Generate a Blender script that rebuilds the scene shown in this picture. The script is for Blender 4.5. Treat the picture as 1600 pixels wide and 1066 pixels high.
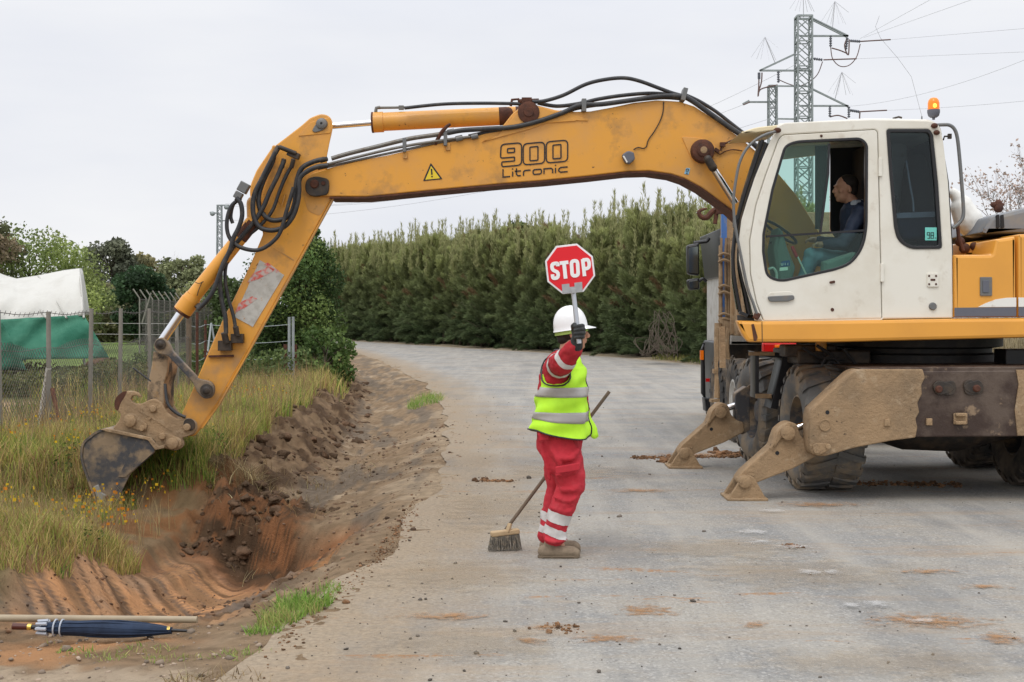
import bpy, bmesh, math, random
import numpy as np
from mathutils import Vector, Matrix, Euler, noise as mnoise
R = math.radians
for o in list(bpy.data.objects): bpy.data.objects.remove(o)
scene = bpy.context.scene
COL = scene.collection
random.seed(7); RNG = np.random.default_rng(7)

# ------------------------------------------------------------ camera, sky, sun
F = 2000.0          # focal length in photograph pixels
CZ = 1.6            # eye height
cd = bpy.data.cameras.new('camera'); cam = bpy.data.objects.new('camera', cd); COL.objects.link(cam)
cam.location = (0, 0, CZ); cam.rotation_euler = (R(90), 0, 0)
cd.sensor_width = 36.0; cd.lens = 36.0 * F / 1600.0; cd.shift_y = -33.0 / 1600.0
cd.clip_start = 0.1; cd.clip_end = 3000
scene.camera = cam
scene.render.resolution_x = 1024; scene.render.resolution_y = 682

w = bpy.data.worlds.new("World"); scene.world = w; w.use_nodes = True
nt = w.node_tree; nt.nodes.clear()
def wn(t, **k):
    n = nt.nodes.new(t)
    for a, b in k.items(): setattr(n, a, b)
    return n
SUN_EL, SUN_AZ = 58.0, 200.0
out = wn('ShaderNodeOutputWorld'); bg = wn('ShaderNodeBackground'); sky = wn('ShaderNodeTexSky')
sky.sky_type = 'NISHITA'; sky.sun_disc = False; sky.sun_elevation = R(SUN_EL); sky.sun_rotation = R(SUN_AZ)
sky.dust_density = 4.0
tc = wn('ShaderNodeTexCoord'); sep = wn('ShaderNodeSeparateXYZ'); nt.links.new(tc.outputs['Generated'], sep.inputs[0])
# overcast deck: grey-white cloud whose luminance climbs towards the zenith
grad = wn('ShaderNodeMapRange'); grad.inputs[1].default_value = 0.22; grad.inputs[2].default_value = 1.0
grad.inputs[3].default_value = 9.25; grad.inputs[4].default_value = 19.0
nt.links.new(sep.outputs[2], grad.inputs[0])
mp = wn('ShaderNodeMapping'); mp.inputs['Scale'].default_value = (1.0, 1.0, 4.0)
nt.links.new(tc.outputs['Generated'], mp.inputs[0])
nz = wn('ShaderNodeTexNoise'); nz.inputs['Scale'].default_value = 2.6; nz.inputs['Detail'].default_value = 5; nz.inputs['Roughness'].default_value = .5
nt.links.new(mp.outputs[0], nz.inputs['Vector'])
rmp = wn('ShaderNodeValToRGB'); rmp.color_ramp.elements[0].position = .3; rmp.color_ramp.elements[1].position = .7
rmp.color_ramp.elements[0].color = (.845, .87, .945, 1); rmp.color_ramp.elements[1].color = (1.0, 1.005, 1.025, 1)
nt.links.new(nz.outputs[0], rmp.inputs[0])
vm = wn('ShaderNodeVectorMath', operation='SCALE'); nt.links.new(rmp.outputs[0], vm.inputs[0]); nt.links.new(grad.outputs[0], vm.inputs['Scale'])
mix = wn('ShaderNodeMixRGB'); mix.inputs[0].default_value = .94
nt.links.new(sky.outputs[0], mix.inputs[1]); nt.links.new(vm.outputs[0], mix.inputs[2])
nt.links.new(mix.outputs[0], bg.inputs[0]); bg.inputs[1].default_value = 0.1
nt.links.new(bg.outputs[0], out.inputs[0])

sl = bpy.data.lights.new('sun', 'SUN'); sl.energy = 0.9; sl.angle = R(22); sl.color = (1, .97, .92)
so = bpy.data.objects.new('sun', sl); COL.objects.link(so)
az = R(SUN_AZ); el = R(SUN_EL)
sd = Vector((math.sin(az) * math.cos(el), math.cos(az) * math.cos(el), math.sin(el)))
so.rotation_euler = sd.to_track_quat('Z', 'Y').to_euler(); so.location = (0, 0, 30)
vs = scene.view_settings; vs.view_transform = 'Standard'; vs.look = 'None'; vs.gamma = 1; vs.exposure = 0.05
vs.use_curve_mapping = False
scene.render.engine = 'CYCLES'
scene.cycles.max_bounces = 6; scene.cycles.diffuse_bounces = 3; scene.cycles.transparent_max_bounces = 12

# ------------------------------------------------------------ helpers
def P(px, py, D): return Vector(((px - 800.0) * D / F, D, CZ - (py - 500.0) * D / F))
WO = {}
def worigin(o): return WO.get(o.name, Vector((0, 0, 0))) if o else Vector((0, 0, 0))
def tag(o, label=None, cat=None, group=None, kind=None):
    if label: o['label'] = label
    if cat: o['category'] = cat
    if group: o['group'] = group
    if kind: o['kind'] = kind
    return o
def thing(name, label, cat, loc, group=None):
    o = bpy.data.objects.new(name, None); COL.objects.link(o); o.location = loc; o.empty_display_size = .2
    WO[o.name] = Vector(loc)
    return tag(o, label, cat, group)
def link(name, me, mat, parent=None, smooth=40):
    n = len(me.vertices)
    co = np.empty(n * 3, 'f'); me.vertices.foreach_get('co', co); co = co.reshape(-1, 3)
    c = (co.min(0) + co.max(0)) / 2 if n else np.zeros(3)
    if parent is None: c[2] = co[:, 2].min()
    co -= c; me.vertices.foreach_set('co', co.ravel())
    me.update()
    if mat and not me.materials: me.materials.append(mat)
    if smooth:
        me.polygons.foreach_set('use_smooth', np.ones(len(me.polygons), bool)); me.set_sharp_from_angle(angle=R(smooth))
    o = bpy.data.objects.new(name, me); COL.objects.link(o)
    cv = Vector([float(v) for v in c])
    WO[o.name] = cv
    o.parent = parent
    o.location = cv - worigin(parent)
    return o
def copy_tree(o, parent=None, loc=None):
    c = o.copy(); COL.objects.link(c)
    if parent: c.parent = parent
    if loc is not None: c.location = loc
    for ch in o.children: copy_tree(ch, c)
    return c
def cat_rom(pts, k=6):
    pts = [Vector(p) for p in pts]
    if len(pts) < 3: return pts
    res = []
    for i in range(len(pts) - 1):
        p0 = pts[max(i - 1, 0)]; p1 = pts[i]; p2 = pts[i + 1]; p3 = pts[min(i + 2, len(pts) - 1)]
        for j in range(k):
            t = j / k
            res.append(.5 * ((2 * p1) + (p2 - p0) * t + (2 * p0 - 5 * p1 + 4 * p2 - p3) * t * t + (3 * p1 - p0 - 3 * p2 + p3) * t ** 3))
    res.append(pts[-1]); return res
def fillet(pts, r, k=4):
    """round polygon corners (2D px)"""
    res = []; n = len(pts)
    for i in range(n):
        a = Vector(pts[i - 1][:2]); b = Vector(pts[i][:2]); c = Vector(pts[(i + 1) % n][:2])
        rr = pts[i][2] if len(pts[i]) > 2 else r
        la = (a - b).length; lc = (c - b).length; q = min(rr, la * .48, lc * .48)
        if q < .3: res.append(tuple(b)); continue
        s = b + (a - b).normalized() * q; e = b + (c - b).normalized() * q
        for j in range(k + 1):
            t = j / k; v = s * (1 - t) ** 2 + b * 2 * t * (1 - t) + e * t * t; res.append(tuple(v))
    return res
class MB:
    def __init__(s): s.v = []; s.f = []
    def raw(s, v, f):
        b = len(s.v); s.v += [tuple(x) for x in v]; s.f += [tuple(i + b for i in q) for q in f]; return s
    def box(s, c, d, rot=None):
        c = Vector(c); m = Euler(rot).to_matrix() if rot is not None else Matrix.Identity(3)
        v = [c + m @ Vector((x * d[0] / 2, y * d[1] / 2, z * d[2] / 2)) for z in (-1, 1) for y in (-1, 1) for x in (-1, 1)]
        return s.raw(v, [(0, 2, 3, 1), (4, 5, 7, 6), (0, 1, 5, 4), (2, 6, 7, 3), (0, 4, 6, 2), (1, 3, 7, 5)])
    def bar(s, a, b, w_, h_, up=(0, 0, 1)):
        a = Vector(a); b = Vector(b); d = (b - a); L = d.length; d.normalize()
        up = Vector(up)
        if abs(d.dot(up)) > .98: up = Vector((0, 1, 0))
        x = d.cross(up).normalized(); y = x.cross(d).normalized()
        v = [p + x * sx * w_ / 2 + y * sy * h_ / 2 for p in (a, b) for sx, sy in ((-1, -1), (1, -1), (1, 1), (-1, 1))]
        return s.raw(v, [(3, 2, 1, 0), (4, 5, 6, 7), (0, 1, 5, 4), (1, 2, 6, 5), (2, 3, 7, 6), (3, 0, 4, 7)])
    def tube(s, pts, r, n=10, caps=True):
        pts = [Vector(p) for p in pts]; N = len(pts)
        rr = r if hasattr(r, '__len__') else [r] * N
        if len(rr) != N: rr = list(np.interp(np.linspace(0, 1, N), np.linspace(0, 1, len(rr)), rr))
        t = (pts[1] - pts[0]).normalized(); a = Vector((0, 0, 1)) if abs(t.z) < .9 else Vector((0, 1, 0))
        x = t.cross(a).normalized(); v = []; f = []
        for i, p in enumerate(pts):
            t = (pts[min(i + 1, N - 1)] - pts[max(i - 1, 0)])
            if t.length < 1e-9: t = Vector((0, 0, 1))
            t.normalize(); x = (x - t * x.dot(t)).normalized(); y = t.cross(x)
            for j in range(n):
                q = 2 * math.pi * j / n; v.append(p + (x * math.cos(q) + y * math.sin(q)) * rr[i])
        for i in range(N - 1):
            for j in range(n):
                k = (j + 1) % n; f.append((i * n + j, i * n + k, (i + 1) * n + k, (i + 1) * n + j))
        if caps: f.append(tuple(range(n))[::-1]); f.append(tuple((N - 1) * n + j for j in range(n)))
        return s.raw(v, f)
    def cyl(s, a, b, r, r2=None, n=20): return s.tube([a, b], [r, r if r2 is None else r2], n)
    def ell(s, c, r, n=12, m=20, rot=None):
        c = Vector(c); mt = Euler(rot).to_matrix() if rot is not None else Matrix.Identity(3); v = []; f = []
        for i in range(1, n):
            th = math.pi * i / n
            for j in range(m):
                ph = 2 * math.pi * j / m
                v.append(c + mt @ Vector((r[0] * math.sin(th) * math.cos(ph), r[1] * math.sin(th) * math.sin(ph), r[2] * math.cos(th))))
        v.append(c + mt @ Vector((0, 0, r[2]))); v.append(c + mt @ Vector((0, 0, -r[2]))); T = len(v) - 2
        for i in range(n - 2):
            for j in range(m):
                k = (j + 1) % m; f.append((i * m + j, (i + 1) * m + j, (i + 1) * m + k, i * m + k))
        for j in range(m):
            k = (j + 1) % m; f.append((T, j, k)); f.append((T + 1, (n - 2) * m + k, (n - 2) * m + j))
        return s.raw(v, f)
    def cap(s, a, b, ra, rb=None, n=12):
        rb = ra if rb is None else rb
        s.tube([a, b], [ra, rb], n); s.ell(a, (ra,) * 3, 8, n); s.ell(b, (rb,) * 3, 8, n); return s
    def lathe(s, c, axis, prof, n=32):
        """prof: list of (along axis, radius)"""
        c = Vector(c); ax = Vector(axis).normalized(); a = Vector((0, 0, 1)) if abs(ax.z) < .9 else Vector((1, 0, 0))
        x = ax.cross(a).normalized(); y = ax.cross(x); v = []; f = []
        for (h, r) in prof:
            for j in range(n):
                q = 2 * math.pi * j / n; v.append(c + ax * h + (x * math.cos(q) + y * math.sin(q)) * max(r, 1e-4))
        for i in range(len(prof) - 1):
            for j in range(n):
                k = (j + 1) % n; f.append((i * n + j, i * n + k, (i + 1) * n + k, (i + 1) * n + j))
        return s.raw(v, f)
    def shape(s, pts, D0, D1, bevel=.008, holes=(), Dp=None, world=False):
        """extruded outline: pts in photograph pixels on the plane at depth Dp (or world X,Z), from depth D0 to D1"""
        Dp = Dp or D0
        cu = bpy.data.curves.new('t', 'CURVE'); cu.dimensions = '2D'; cu.fill_mode = 'BOTH'
        for ring in [pts] + list(holes):
            sp = cu.splines.new('POLY'); sp.points.add(len(ring) - 1); sp.use_cyclic_u = True
            for i, q in enumerate(ring):
                if world: x, z = q[0], q[1]
                else: p = P(q[0], q[1], Dp); x, z = p.x, p.z
                sp.points[i].co = (x, z, 0, 1)
        th = (D1 - D0) / 2; bevel = min(bevel, th * .9)
        cu.extrude = th - bevel; cu.bevel_depth = bevel; cu.bevel_resolution = 1; cu.offset = -bevel
        ob = bpy.data.objects.new('t', cu); me = bpy.data.meshes.new_from_object(ob)
        mid = (D0 + D1) / 2
        s.raw([(q.co.x, mid - q.co.z, q.co.y) for q in me.vertices], [tuple(p.vertices) for p in me.polygons])
        bpy.data.objects.remove(ob); bpy.data.curves.remove(cu); bpy.data.meshes.remove(me)
        return s
    def ribbon(s, pts, wd, D, closed=False, th=.003):
        """flat stroke on plane D, px coordinates, miter-joined"""
        pts = [Vector(p[:2]) for p in pts]; n = len(pts); L = []
        for i, p in enumerate(pts):
            a = pts[i - 1] if (i > 0 or closed) else None; b = pts[(i + 1) % n] if (i < n - 1 or closed) else None
            d1 = (p - a).normalized() if a is not None else None; d2 = (b - p).normalized() if b is not None else None
            if d1 is None: d1 = d2
            if d2 is None: d2 = d1
            t = (d1 + d2); t = t.normalized() if t.length > 1e-6 else d1
            nn = Vector((-t.y, t.x)); k = 1 / max(.45, abs(nn.dot(Vector((-d1.y, d1.x)))))
            L.append((p + nn * wd / 2 * k, p - nn * wd / 2 * k))
        v = []
        for l, r_ in L:
            for dd in (0, th):
                a = P(l.x, l.y, D); b = P(r_.x, r_.y, D); v.append((a.x, D - th + dd, a.z)); v.append((b.x, D - th + dd, b.z))
        f = []
        for i in range(n if closed else n - 1):
            a = i * 4; b = ((i + 1) % n) * 4
            f += [(a, a + 1, b + 1, b), (a + 2, b + 2, b + 3, a + 3), (a, b, b + 2, a + 2), (a + 1, a + 3, b + 3, b + 1)]
        if not closed:
            a = 0; f.append((a, a + 2, a + 3, a + 1)); a = (n - 1) * 4; f.append((a, a + 1, a + 3, a + 2))
        return s.raw(v, f)
    def flat(s, h): s.v = [(x, y, min(max(z, .0), h)) for x, y, z in s.v]; return s
    def mesh(s, name):
        me = bpy.data.meshes.new(name); me.from_pydata(s.v, [], s.f); me.update()
        bm = bmesh.new(); bm.from_mesh(me); bmesh.ops.recalc_face_normals(bm, faces=bm.faces); bm.to_mesh(me); bm.free(); return me
    def build(s, name, mat, parent=None, bevel=0, smooth=40, seg=2):
        o = link(name, s.mesh(name), mat, parent, smooth)
        if bevel:
            b = o.modifiers.new('bevel', 'BEVEL'); b.width = bevel; b.segments = seg; b.limit_method = 'ANGLE'; b.angle_limit = R(35)
        return o
    def blend(s, name, mat, parent, voxel=.008, it=4, wr=None):
        """one continuous skin out of overlapping volumes"""
        o = link(name, s.mesh(name), mat, parent, 0)
        m = o.modifiers.new('remesh', 'REMESH'); m.mode = 'VOXEL'; m.voxel_size = voxel; m.use_smooth_shade = True
        q = o.modifiers.new('smooth', 'SMOOTH'); q.iterations = it; q.factor = .6
        if wr:
            tx = bpy.data.textures.new(name + '_folds', 'CLOUDS'); tx.noise_scale = wr[0]; tx.noise_depth = 2
            dm = o.modifiers.new('folds', 'DISPLACE'); dm.texture = tx; dm.strength = wr[1]; dm.mid_level = .5; dm.texture_coords = 'LOCAL'
        return o
def mesh_np(name, v, f, col=None, smooth=False):
    me = bpy.data.meshes.new(name); v = np.asarray(v, 'f'); f = np.asarray(f, 'i'); k = f.shape[1]
    me.vertices.add(len(v)); me.vertices.foreach_set('co', v.ravel())
    me.loops.add(f.size); me.loops.foreach_set('vertex_index', f.ravel())
    me.polygons.add(len(f)); me.polygons.foreach_set('loop_start', np.arange(len(f), dtype='i') * k)
    if col is not None:
        a = me.color_attributes.new('Col', 'FLOAT_COLOR', 'POINT'); c = np.ones((len(v), 4), 'f'); c[:, :3] = col
        a.data.foreach_set('color', c.ravel())
    me.update(calc_edges=True); me.validate()
    if smooth: me.polygons.foreach_set('use_smooth', np.ones(len(f), bool))
    return me
# value noise in numpy
def _h(ix, iy, s):
    n = (ix.astype(np.int64) * 374761393 + iy.astype(np.int64) * 668265263 + s * 982451653) & 0x7fffffff
    n = ((n ^ (n >> 13)) * 1274126177) & 0x7fffffff
    return ((n ^ (n >> 16)) & 0xffff) / 65535.0
def vnoise(x, y, s=0):
    x = np.asarray(x, float); y = np.asarray(y, float)
    ix = np.floor(x); iy = np.floor(y); fx = x - ix; fy = y - iy; fx = fx * fx * (3 - 2 * fx); fy = fy * fy * (3 - 2 * fy)
    a = _h(ix, iy, s); b = _h(ix + 1, iy, s); c = _h(ix, iy + 1, s); d = _h(ix + 1, iy + 1, s)
    return (a * (1 - fx) + b * fx) * (1 - fy) + (c * (1 - fx) + d * fx) * fy
def fbm(x, y, o=4, s=0):
    r = 0; a = .5
    for i in range(o): r = r + a * vnoise(x, y, s + i * 17); x = x * 2.03 + 5.2; y = y * 2.03 + 1.3; a *= .5
    return r / (1 - .5 ** o)
def ss(a, b, x): t = np.clip((x - a) / (b - a), 0, 1); return t * t * (3 - 2 * t)

# ------------------------------------------------------------ materials
def nodes(m):
    t = m.node_tree; b = t.nodes['Principled BSDF']; return t, b
def mat(name, col, rough=.6, metal=0, var=None, var2=None, spots=None, bump=None, spec=.4, attr=False, stretch=None, coat=0, trans=0):
    """var=(colour, scale, lo, hi)  spots=(colour, scale, threshold)  bump=(scale, strength)"""
    m = bpy.data.materials.new(name); m.use_nodes = True; t, b = nodes(m)
    b.inputs['Roughness'].default_value = rough; b.inputs['Metallic'].default_value = metal
    b.inputs['Specular IOR Level'].default_value = spec
    if coat: b.inputs['Coat Weight'].default_value = coat
    tc = t.nodes.new('ShaderNodeTexCoord'); vec = tc.outputs['Object']
    if stretch:
        mp = t.nodes.new('ShaderNodeMapping'); mp.inputs['Scale'].default_value = stretch; t.links.new(vec, mp.inputs[0]); vec = mp.outputs[0]
    if attr:
        a = t.nodes.new('ShaderNodeAttribute'); a.attribute_name = 'Col'; cur = a.outputs[0]
    else:
        rgb = t.nodes.new('ShaderNodeRGB'); rgb.outputs[0].default_value = (*col, 1); cur = rgb.outputs[0]
    i = 0
    for v in (var, var2, spots):
        if not v: continue
        i += 1
        n = t.nodes.new('ShaderNodeTexNoise'); n.inputs['Scale'].default_value = v[1]; n.inputs['Detail'].default_value = 6; n.inputs['Roughness'].default_value = .62
        n.noise_dimensions = '4D'; n.inputs['W'].default_value = i * 3.7
        t.links.new(vec, n.inputs['Vector'])
        mr = t.nodes.new('ShaderNodeMapRange'); t.links.new(n.outputs[0], mr.inputs[0])
        if v is spots: lo, hi = v[2], v[2] + .05
        else: lo, hi = v[2], v[3]
        mr.inputs[1].default_value = lo; mr.inputs[2].default_value = hi
        if len(v) > 4: mr.inputs[4].default_value = v[4]
        mx = t.nodes.new('ShaderNodeMixRGB'); t.links.new(mr.outputs[0], mx.inputs[0]); t.links.new(cur, mx.inputs[1])
        mx.inputs[2].default_value = (*v[0], 1); cur = mx.outputs[0]
    t.links.new(cur, b.inputs['Base Color'])
    if trans:   # leaves let light through
        tr = t.nodes.new('ShaderNodeBsdfTranslucent'); t.links.new(cur, tr.inputs[0]); ms = t.nodes.new('ShaderNodeMixShader')
        ms.inputs[0].default_value = trans; t.links.new(b.outputs[0], ms.inputs[1]); t.links.new(tr.outputs[0], ms.inputs[2])
        t.links.new(ms.outputs[0], t.nodes['Material Output'].inputs[0])
    if bump:
        n = t.nodes.new('ShaderNodeTexNoise'); n.inputs['Scale'].default_value = bump[0]; n.inputs['Detail'].default_value = 8; n.inputs['Roughness'].default_value = .7
        t.links.new(vec, n.inputs['Vector'])
        bp = t.nodes.new('ShaderNodeBump'); bp.inputs['Strength'].default_value = bump[1]; bp.inputs['Distance'].default_value = bump[2] if len(bump) > 2 else .02
        t.links.new(n.outputs[0], bp.inputs['Height']); t.links.new(bp.outputs[0], b.inputs['Normal'])
    return m
def glass(name, tint, refl=.12, rough=.02, opac=0.0):
    m = bpy.data.materials.new(name); m.use_nodes = True; t = m.node_tree; t.nodes.clear()
    o = t.nodes.new('ShaderNodeOutputMaterial'); tr = t.nodes.new('ShaderNodeBsdfTransparent'); tr.inputs[0].default_value = (*tint, 1)
    g = t.nodes.new('ShaderNodeBsdfGlossy'); g.inputs['Roughness'].default_value = rough; g.inputs[0].default_value = (.9, .95, .95, 1)
    fr = t.nodes.new('ShaderNodeFresnel'); fr.inputs[0].default_value = 1.45
    ad = t.nodes.new('ShaderNodeMath'); ad.operation = 'ADD'; ad.inputs[1].default_value = refl; t.links.new(fr.outputs[0], ad.inputs[0])
    ms = t.nodes.new('ShaderNodeMixShader'); t.links.new(ad.outputs[0], ms.inputs[0]); t.links.new(tr.outputs[0], ms.inputs[1]); t.links.new(g.outputs[0], ms.inputs[2])
    t.links.new(ms.outputs[0], o.inputs[0]); return m
YEL = (.72, .335, .045)
M = {}
M['yellow'] = mat('yellow_paint', YEL, .42, var=((.60, .31, .10), 1.8, .40, .62, .8), var2=((.30, .17, .07), 4.0, .54, .70, .65), spots=((.10, .045, .02), 22, .655), bump=(30, .08, .01), coat=.1)
M['yellow_dirty'] = mat('yellow_muddy', (.66, .31, .05), .6, var=((.34, .21, .11), 3.2, .42, .66, .85), var2=((.10, .06, .03), 6.0, .60, .72, .8), spots=((.08, .035, .02), 22, .68), bump=(30, .15, .01))
M['yellow_clean'] = mat('yellow_body_paint', (.76, .35, .05), .35, var=((.60, .27, .045), 1.6, .45, .75, .6), spots=((.14, .07, .03), 20, .73), bump=(14, .03, .01), coat=.2)
M['cream'] = mat('cream_paint', (.76, .735, .65), .38, var=((.60, .55, .44), 2.0, .44, .70, .6), var2=((.45, .38, .28), 7, .58, .74, .5), spots=((.22, .14, .09), 24, .745), coat=.15)
M['black'] = mat('black_rubber', (.022, .022, .022), .55, var=((.07, .062, .05), 9, .45, .75, .8), bump=(60, .1, .005))
M['hose'] = mat('hose_rubber', (.028, .029, .032), .45, var=((.085, .075, .06), 14, .5, .75, .8))
M['blackpl'] = mat('black_plastic', (.018, .018, .02), .35)
M['dark'] = mat('dark_greased_steel', (.035, .03, .027), .5, .2, var=((.12, .085, .055), 8, .45, .7, .8), bump=(40, .3, .01))
M['steelgrey'] = mat('grey_painted_steel', (.16, .165, .165), .45, .3, var=((.24, .19, .14), 9, .5, .75, .8))
M['pipe'] = mat('zinc_pipe', (.17, .165, .15), .4, .5, var=((.10, .07, .045), 11, .45, .7, .8))
M['chrome'] = mat('chrome', (.75, .76, .78), .12, 1.0)
M['rust'] = mat('rusty_steel', (.12, .045, .025), .8, .1, var=((.055, .025, .018), 16, .4, .65), bump=(40, .5, .01))
M['mud'] = mat('mud_coated_steel', (.375, .255, .148), .9, var=((.21, .155, .10), 2.6, .42, .66, .8), var2=((.48, .37, .25), 9, .54, .70, .7), spots=((.09, .065, .045), 14, .645), bump=(22, .8, .03), spec=.15)
M['mudgrey'] = mat('muddy_grey_steel', (.065, .065, .07), .55, .2, var=((.29, .21, .13), 3.8, .46, .58, .95), var2=((.21, .155, .10), 9, .5, .7, .7), bump=(26, .35, .015))
M['brownsteel'] = mat('wet_brown_steel', (.052, .032, .024), .38, .1, var=((.13, .095, .072), 3.4, .46, .62, .8), var2=((.3, .21, .13), 5.5, .60, .66, .85), bump=(18, .4, .02))
M['tyre'] = mat('muddy_tyre', (.03, .029, .028), .8, var=((.17, .13, .09), 3.4, .46, .62, .85), bump=(40, .4, .01))
M['tyre_mud'] = mat('mud_caked_tyre', (.12, .118, .112), .85, var=((.27, .205, .135), 4.0, .46, .60, .85), bump=(40, .5, .01))
M['greyblue'] = mat('dark_grey_stripe', (.12, .125, .15), .5, var=((.2, .16, .12), 8, .6, .8, .5))
M['cabglass'] = glass('cab_glass', (.70, .86, .81), -.01)
M['rearglass'] = glass('dark_window_glass', (.62, .69, .72), -.01)
M['winglass'] = glass('windscreen_glass', (.45, .52, .46), -.06, .15)
M['red'] = mat('red_cotton', (.44, .018, .028), .85, var=((.30, .014, .022), 6, .4, .7, .8), var2=((.46, .05, .06), 14, .55, .75, .5), bump=(70, .25, .004))
M['redfaded'] = mat('faded_red_cotton', (.55, .030, .045), .85, var=((.32, .018, .03), 5, .4, .7, .8), var2=((.56, .08, .09), 11, .58, .78, .6), bump=(70, .25, .004))
M['neon'] = mat('hi_vis_yellow', (.52, .92, .035), .7, var=((.40, .76, .03), 7, .42, .7, .7), spots=((.25, .35, .05), 24, .75), bump=(60, .15, .004))
M['reflect'] = mat('reflective_tape', (.40, .38, .36), .5, var=((.30, .28, .26), 9, .4, .7, .7))
M['reflect2'] = mat('bright_reflective_tape', (.58, .56, .54), .5, var=((.48, .45, .43), 10, .45, .72, .8))
M['skin'] = mat('skin', (.50, .26, .17), .55, var=((.40, .18, .11), 12, .4, .7, .5))
M['helmet'] = mat('white_helmet', (.82, .83, .83), .3, coat=.2)
M['hair'] = mat('dark_hair', (.02, .014, .011), .7, bump=(90, .5, .005))
M['glove'] = mat('black_glove', (.022, .024, .024), .55, var=((.07, .075, .07), 16, .5, .7, .8))
M['white'] = mat('white_sticker', (.82, .82, .82), .45)
M['signred'] = mat('sign_red', (.72, .012, .022), .35, var=((.80, .06, .07), 9, .6, .8, .5))
M['signwhite'] = mat('sign_white', (.80, .80, .82), .4, var=((.62, .62, .64), 20, .5, .8, .5))
M['tape'] = mat('grey_duct_tape', (.40, .41, .42), .45, .2, var=((.30, .30, .31), 18, .4, .7, .8))
M['alu'] = mat('aluminium_tube', (.5, .52, .55), .3, .8)
M['wood'] = mat('weathered_wood', (.17, .125, .085), .75, var=((.10, .075, .05), 10, .4, .7), stretch=None)
M['palewood'] = mat('pale_wood', (.48, .35, .20), .75, var=((.34, .24, .14), 12, .4, .7, .8))
M['navy'] = mat('navy_cloth', (.016, .026, .055), .7, var=((.03, .045, .085), 12, .45, .7, .8))
M['jeans'] = mat('pale_denim', (.20, .30, .38), .85, var=((.13, .21, .28), 9, .4, .7, .8))
M['greyhood'] = mat('grey_hood_cloth', (.42, .45, .50), .85)
M['amber'] = mat('amber_lens', (.85, .18, .01), .2)
M['concrete'] = mat('weathered_concrete', (.24, .225, .195), .9, var=((.19, .18, .155), 8, .4, .7, .8), bump=(40, .3, .01))
M['galv'] = mat('galvanised_steel', (.34, .37, .37), .55, .3, var=((.22, .25, .25), 3, .4, .7, .8))
M['wire'] = mat('fence_wire', (.12, .11, .10), .7, .2)
M['cable'] = mat('power_cable', (.5, .5, .53), .7)
M['bluep'] = mat('blue_paint', (.06, .16, .42), .5, var=((.25, .23, .22), 8, .5, .65, .9))
M['blueumb'] = mat('blue_umbrella_cloth', (.010, .022, .050), .75, var=((.02, .04, .085), 18, .4, .7, .8), bump=(30, .3, .008))
M['pole'] = mat('tan_plastic_pole', (.38, .31, .21), .65, var=((.28, .22, .15), 7, .4, .7, .8))
M['gold'] = mat('brass', (.72, .52, .12), .3, .8)
M['redwood'] = mat('dark_red_wood', (.08, .02, .013), .4)
M['plastic_w'] = mat('white_greenhouse_film', (.74, .73, .68), .55, var=((.60, .58, .52), 2, .45, .75, .7), bump=(5, .3, .05), trans=.25)
M['netting'] = mat('green_shade_net', (.03, .17, .105), .8, var=((.10, .30, .20), 1.6, .4, .7, .8), bump=(5, .5, .06), trans=.15)
M['taillight'] = mat('red_tail_light', (.5, .01, .01), .25)
M['silver'] = mat('silver_car_paint', (.45, .46, .46), .3, .3)
M['truckwhite'] = mat('dusty_white_paint', (.50, .49, .46), .5, var=((.32, .29, .24), 6, .45, .7, .8))
M['rope'] = mat('muddy_rope', (.28, .20, .12), .9, var=((.18, .12, .07), 12, .4, .7))
M['interior'] = mat('dark_interior', (.02, .02, .022), .8)
M['seatgrey'] = mat('grey_green_interior', (.22, .26, .24), .8)
M['jug'] = mat('white_plastic', (.78, .77, .72), .45, var=((.55, .46, .38), 7, .56, .66, .8))
M['leaf'] = mat('foliage', (.1, .1, .1), .7, attr=True, spec=.25, trans=.25)
M['blade'] = mat('grass_blades', (.1, .1, .1), .7, attr=True, spec=.2, trans=.4)
M['bark'] = mat('bark', (.11, .085, .06), .9, var=((.06, .045, .035), 8, .4, .7), bump=(20, .6, .03))
M['palebark'] = mat('pale_bark', (.28, .24, .21), .9, var=((.2, .17, .15), 8, .4, .7))
M['stone'] = mat('stones', (.1, .1, .1), .95, attr=True, bump=(30, .6, .01))
M['clod'] = mat('earth_clod', (.10, .065, .04), 1, var=((.17, .10, .06), 6, .42, .62, .9), var2=((.03, .022, .018), 12, .55, .7, .8), bump=(26, 1, .03), spec=.15)
M['paint'] = mat('worn_chalk_paint', (.42, .41, .39), .9, var=((.22, .215, .20), 12, .42, .6))
# ------------------------------------------------------------ terrain
def smooth_interp(x, xs, ys, wd):
    x = np.asarray(x, float); r = 0; ks = np.linspace(-wd, wd, 7)
    for k in ks: r = r + np.interp(x + k, xs, ys)
    return r / len(ks)
def Xe(Y):
    return smooth_interp(Y, [-60, 3, 5.65, 7.1, 9.14, 12.3, 16, 21.3, 32, 49, 71, 97, 140, 300], [-1.6, -1.45, -1.22, -1.07, -.86, -.70, -.75, -1.07, -2.1, -4.9, -9.3, -16.5, -32, -120], .9)
def Xr(Y):
    return smooth_interp(Y, [-60, 20, 30, 42.7, 56, 74, 97, 140, 300], [14, 14, 11, 7.4, 4.4, -3.0, -12.0, -27.5, -112], 3)
def digw(Y): return ss(6.75, 7.3, Y) * (1 - ss(10.9, 11.25, Y))
def scrape(u, Y, ue): return u - .80 * (Y - 8.8) * ss(.85, 1.7, ue)   # the lines the bucket teeth left
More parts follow.
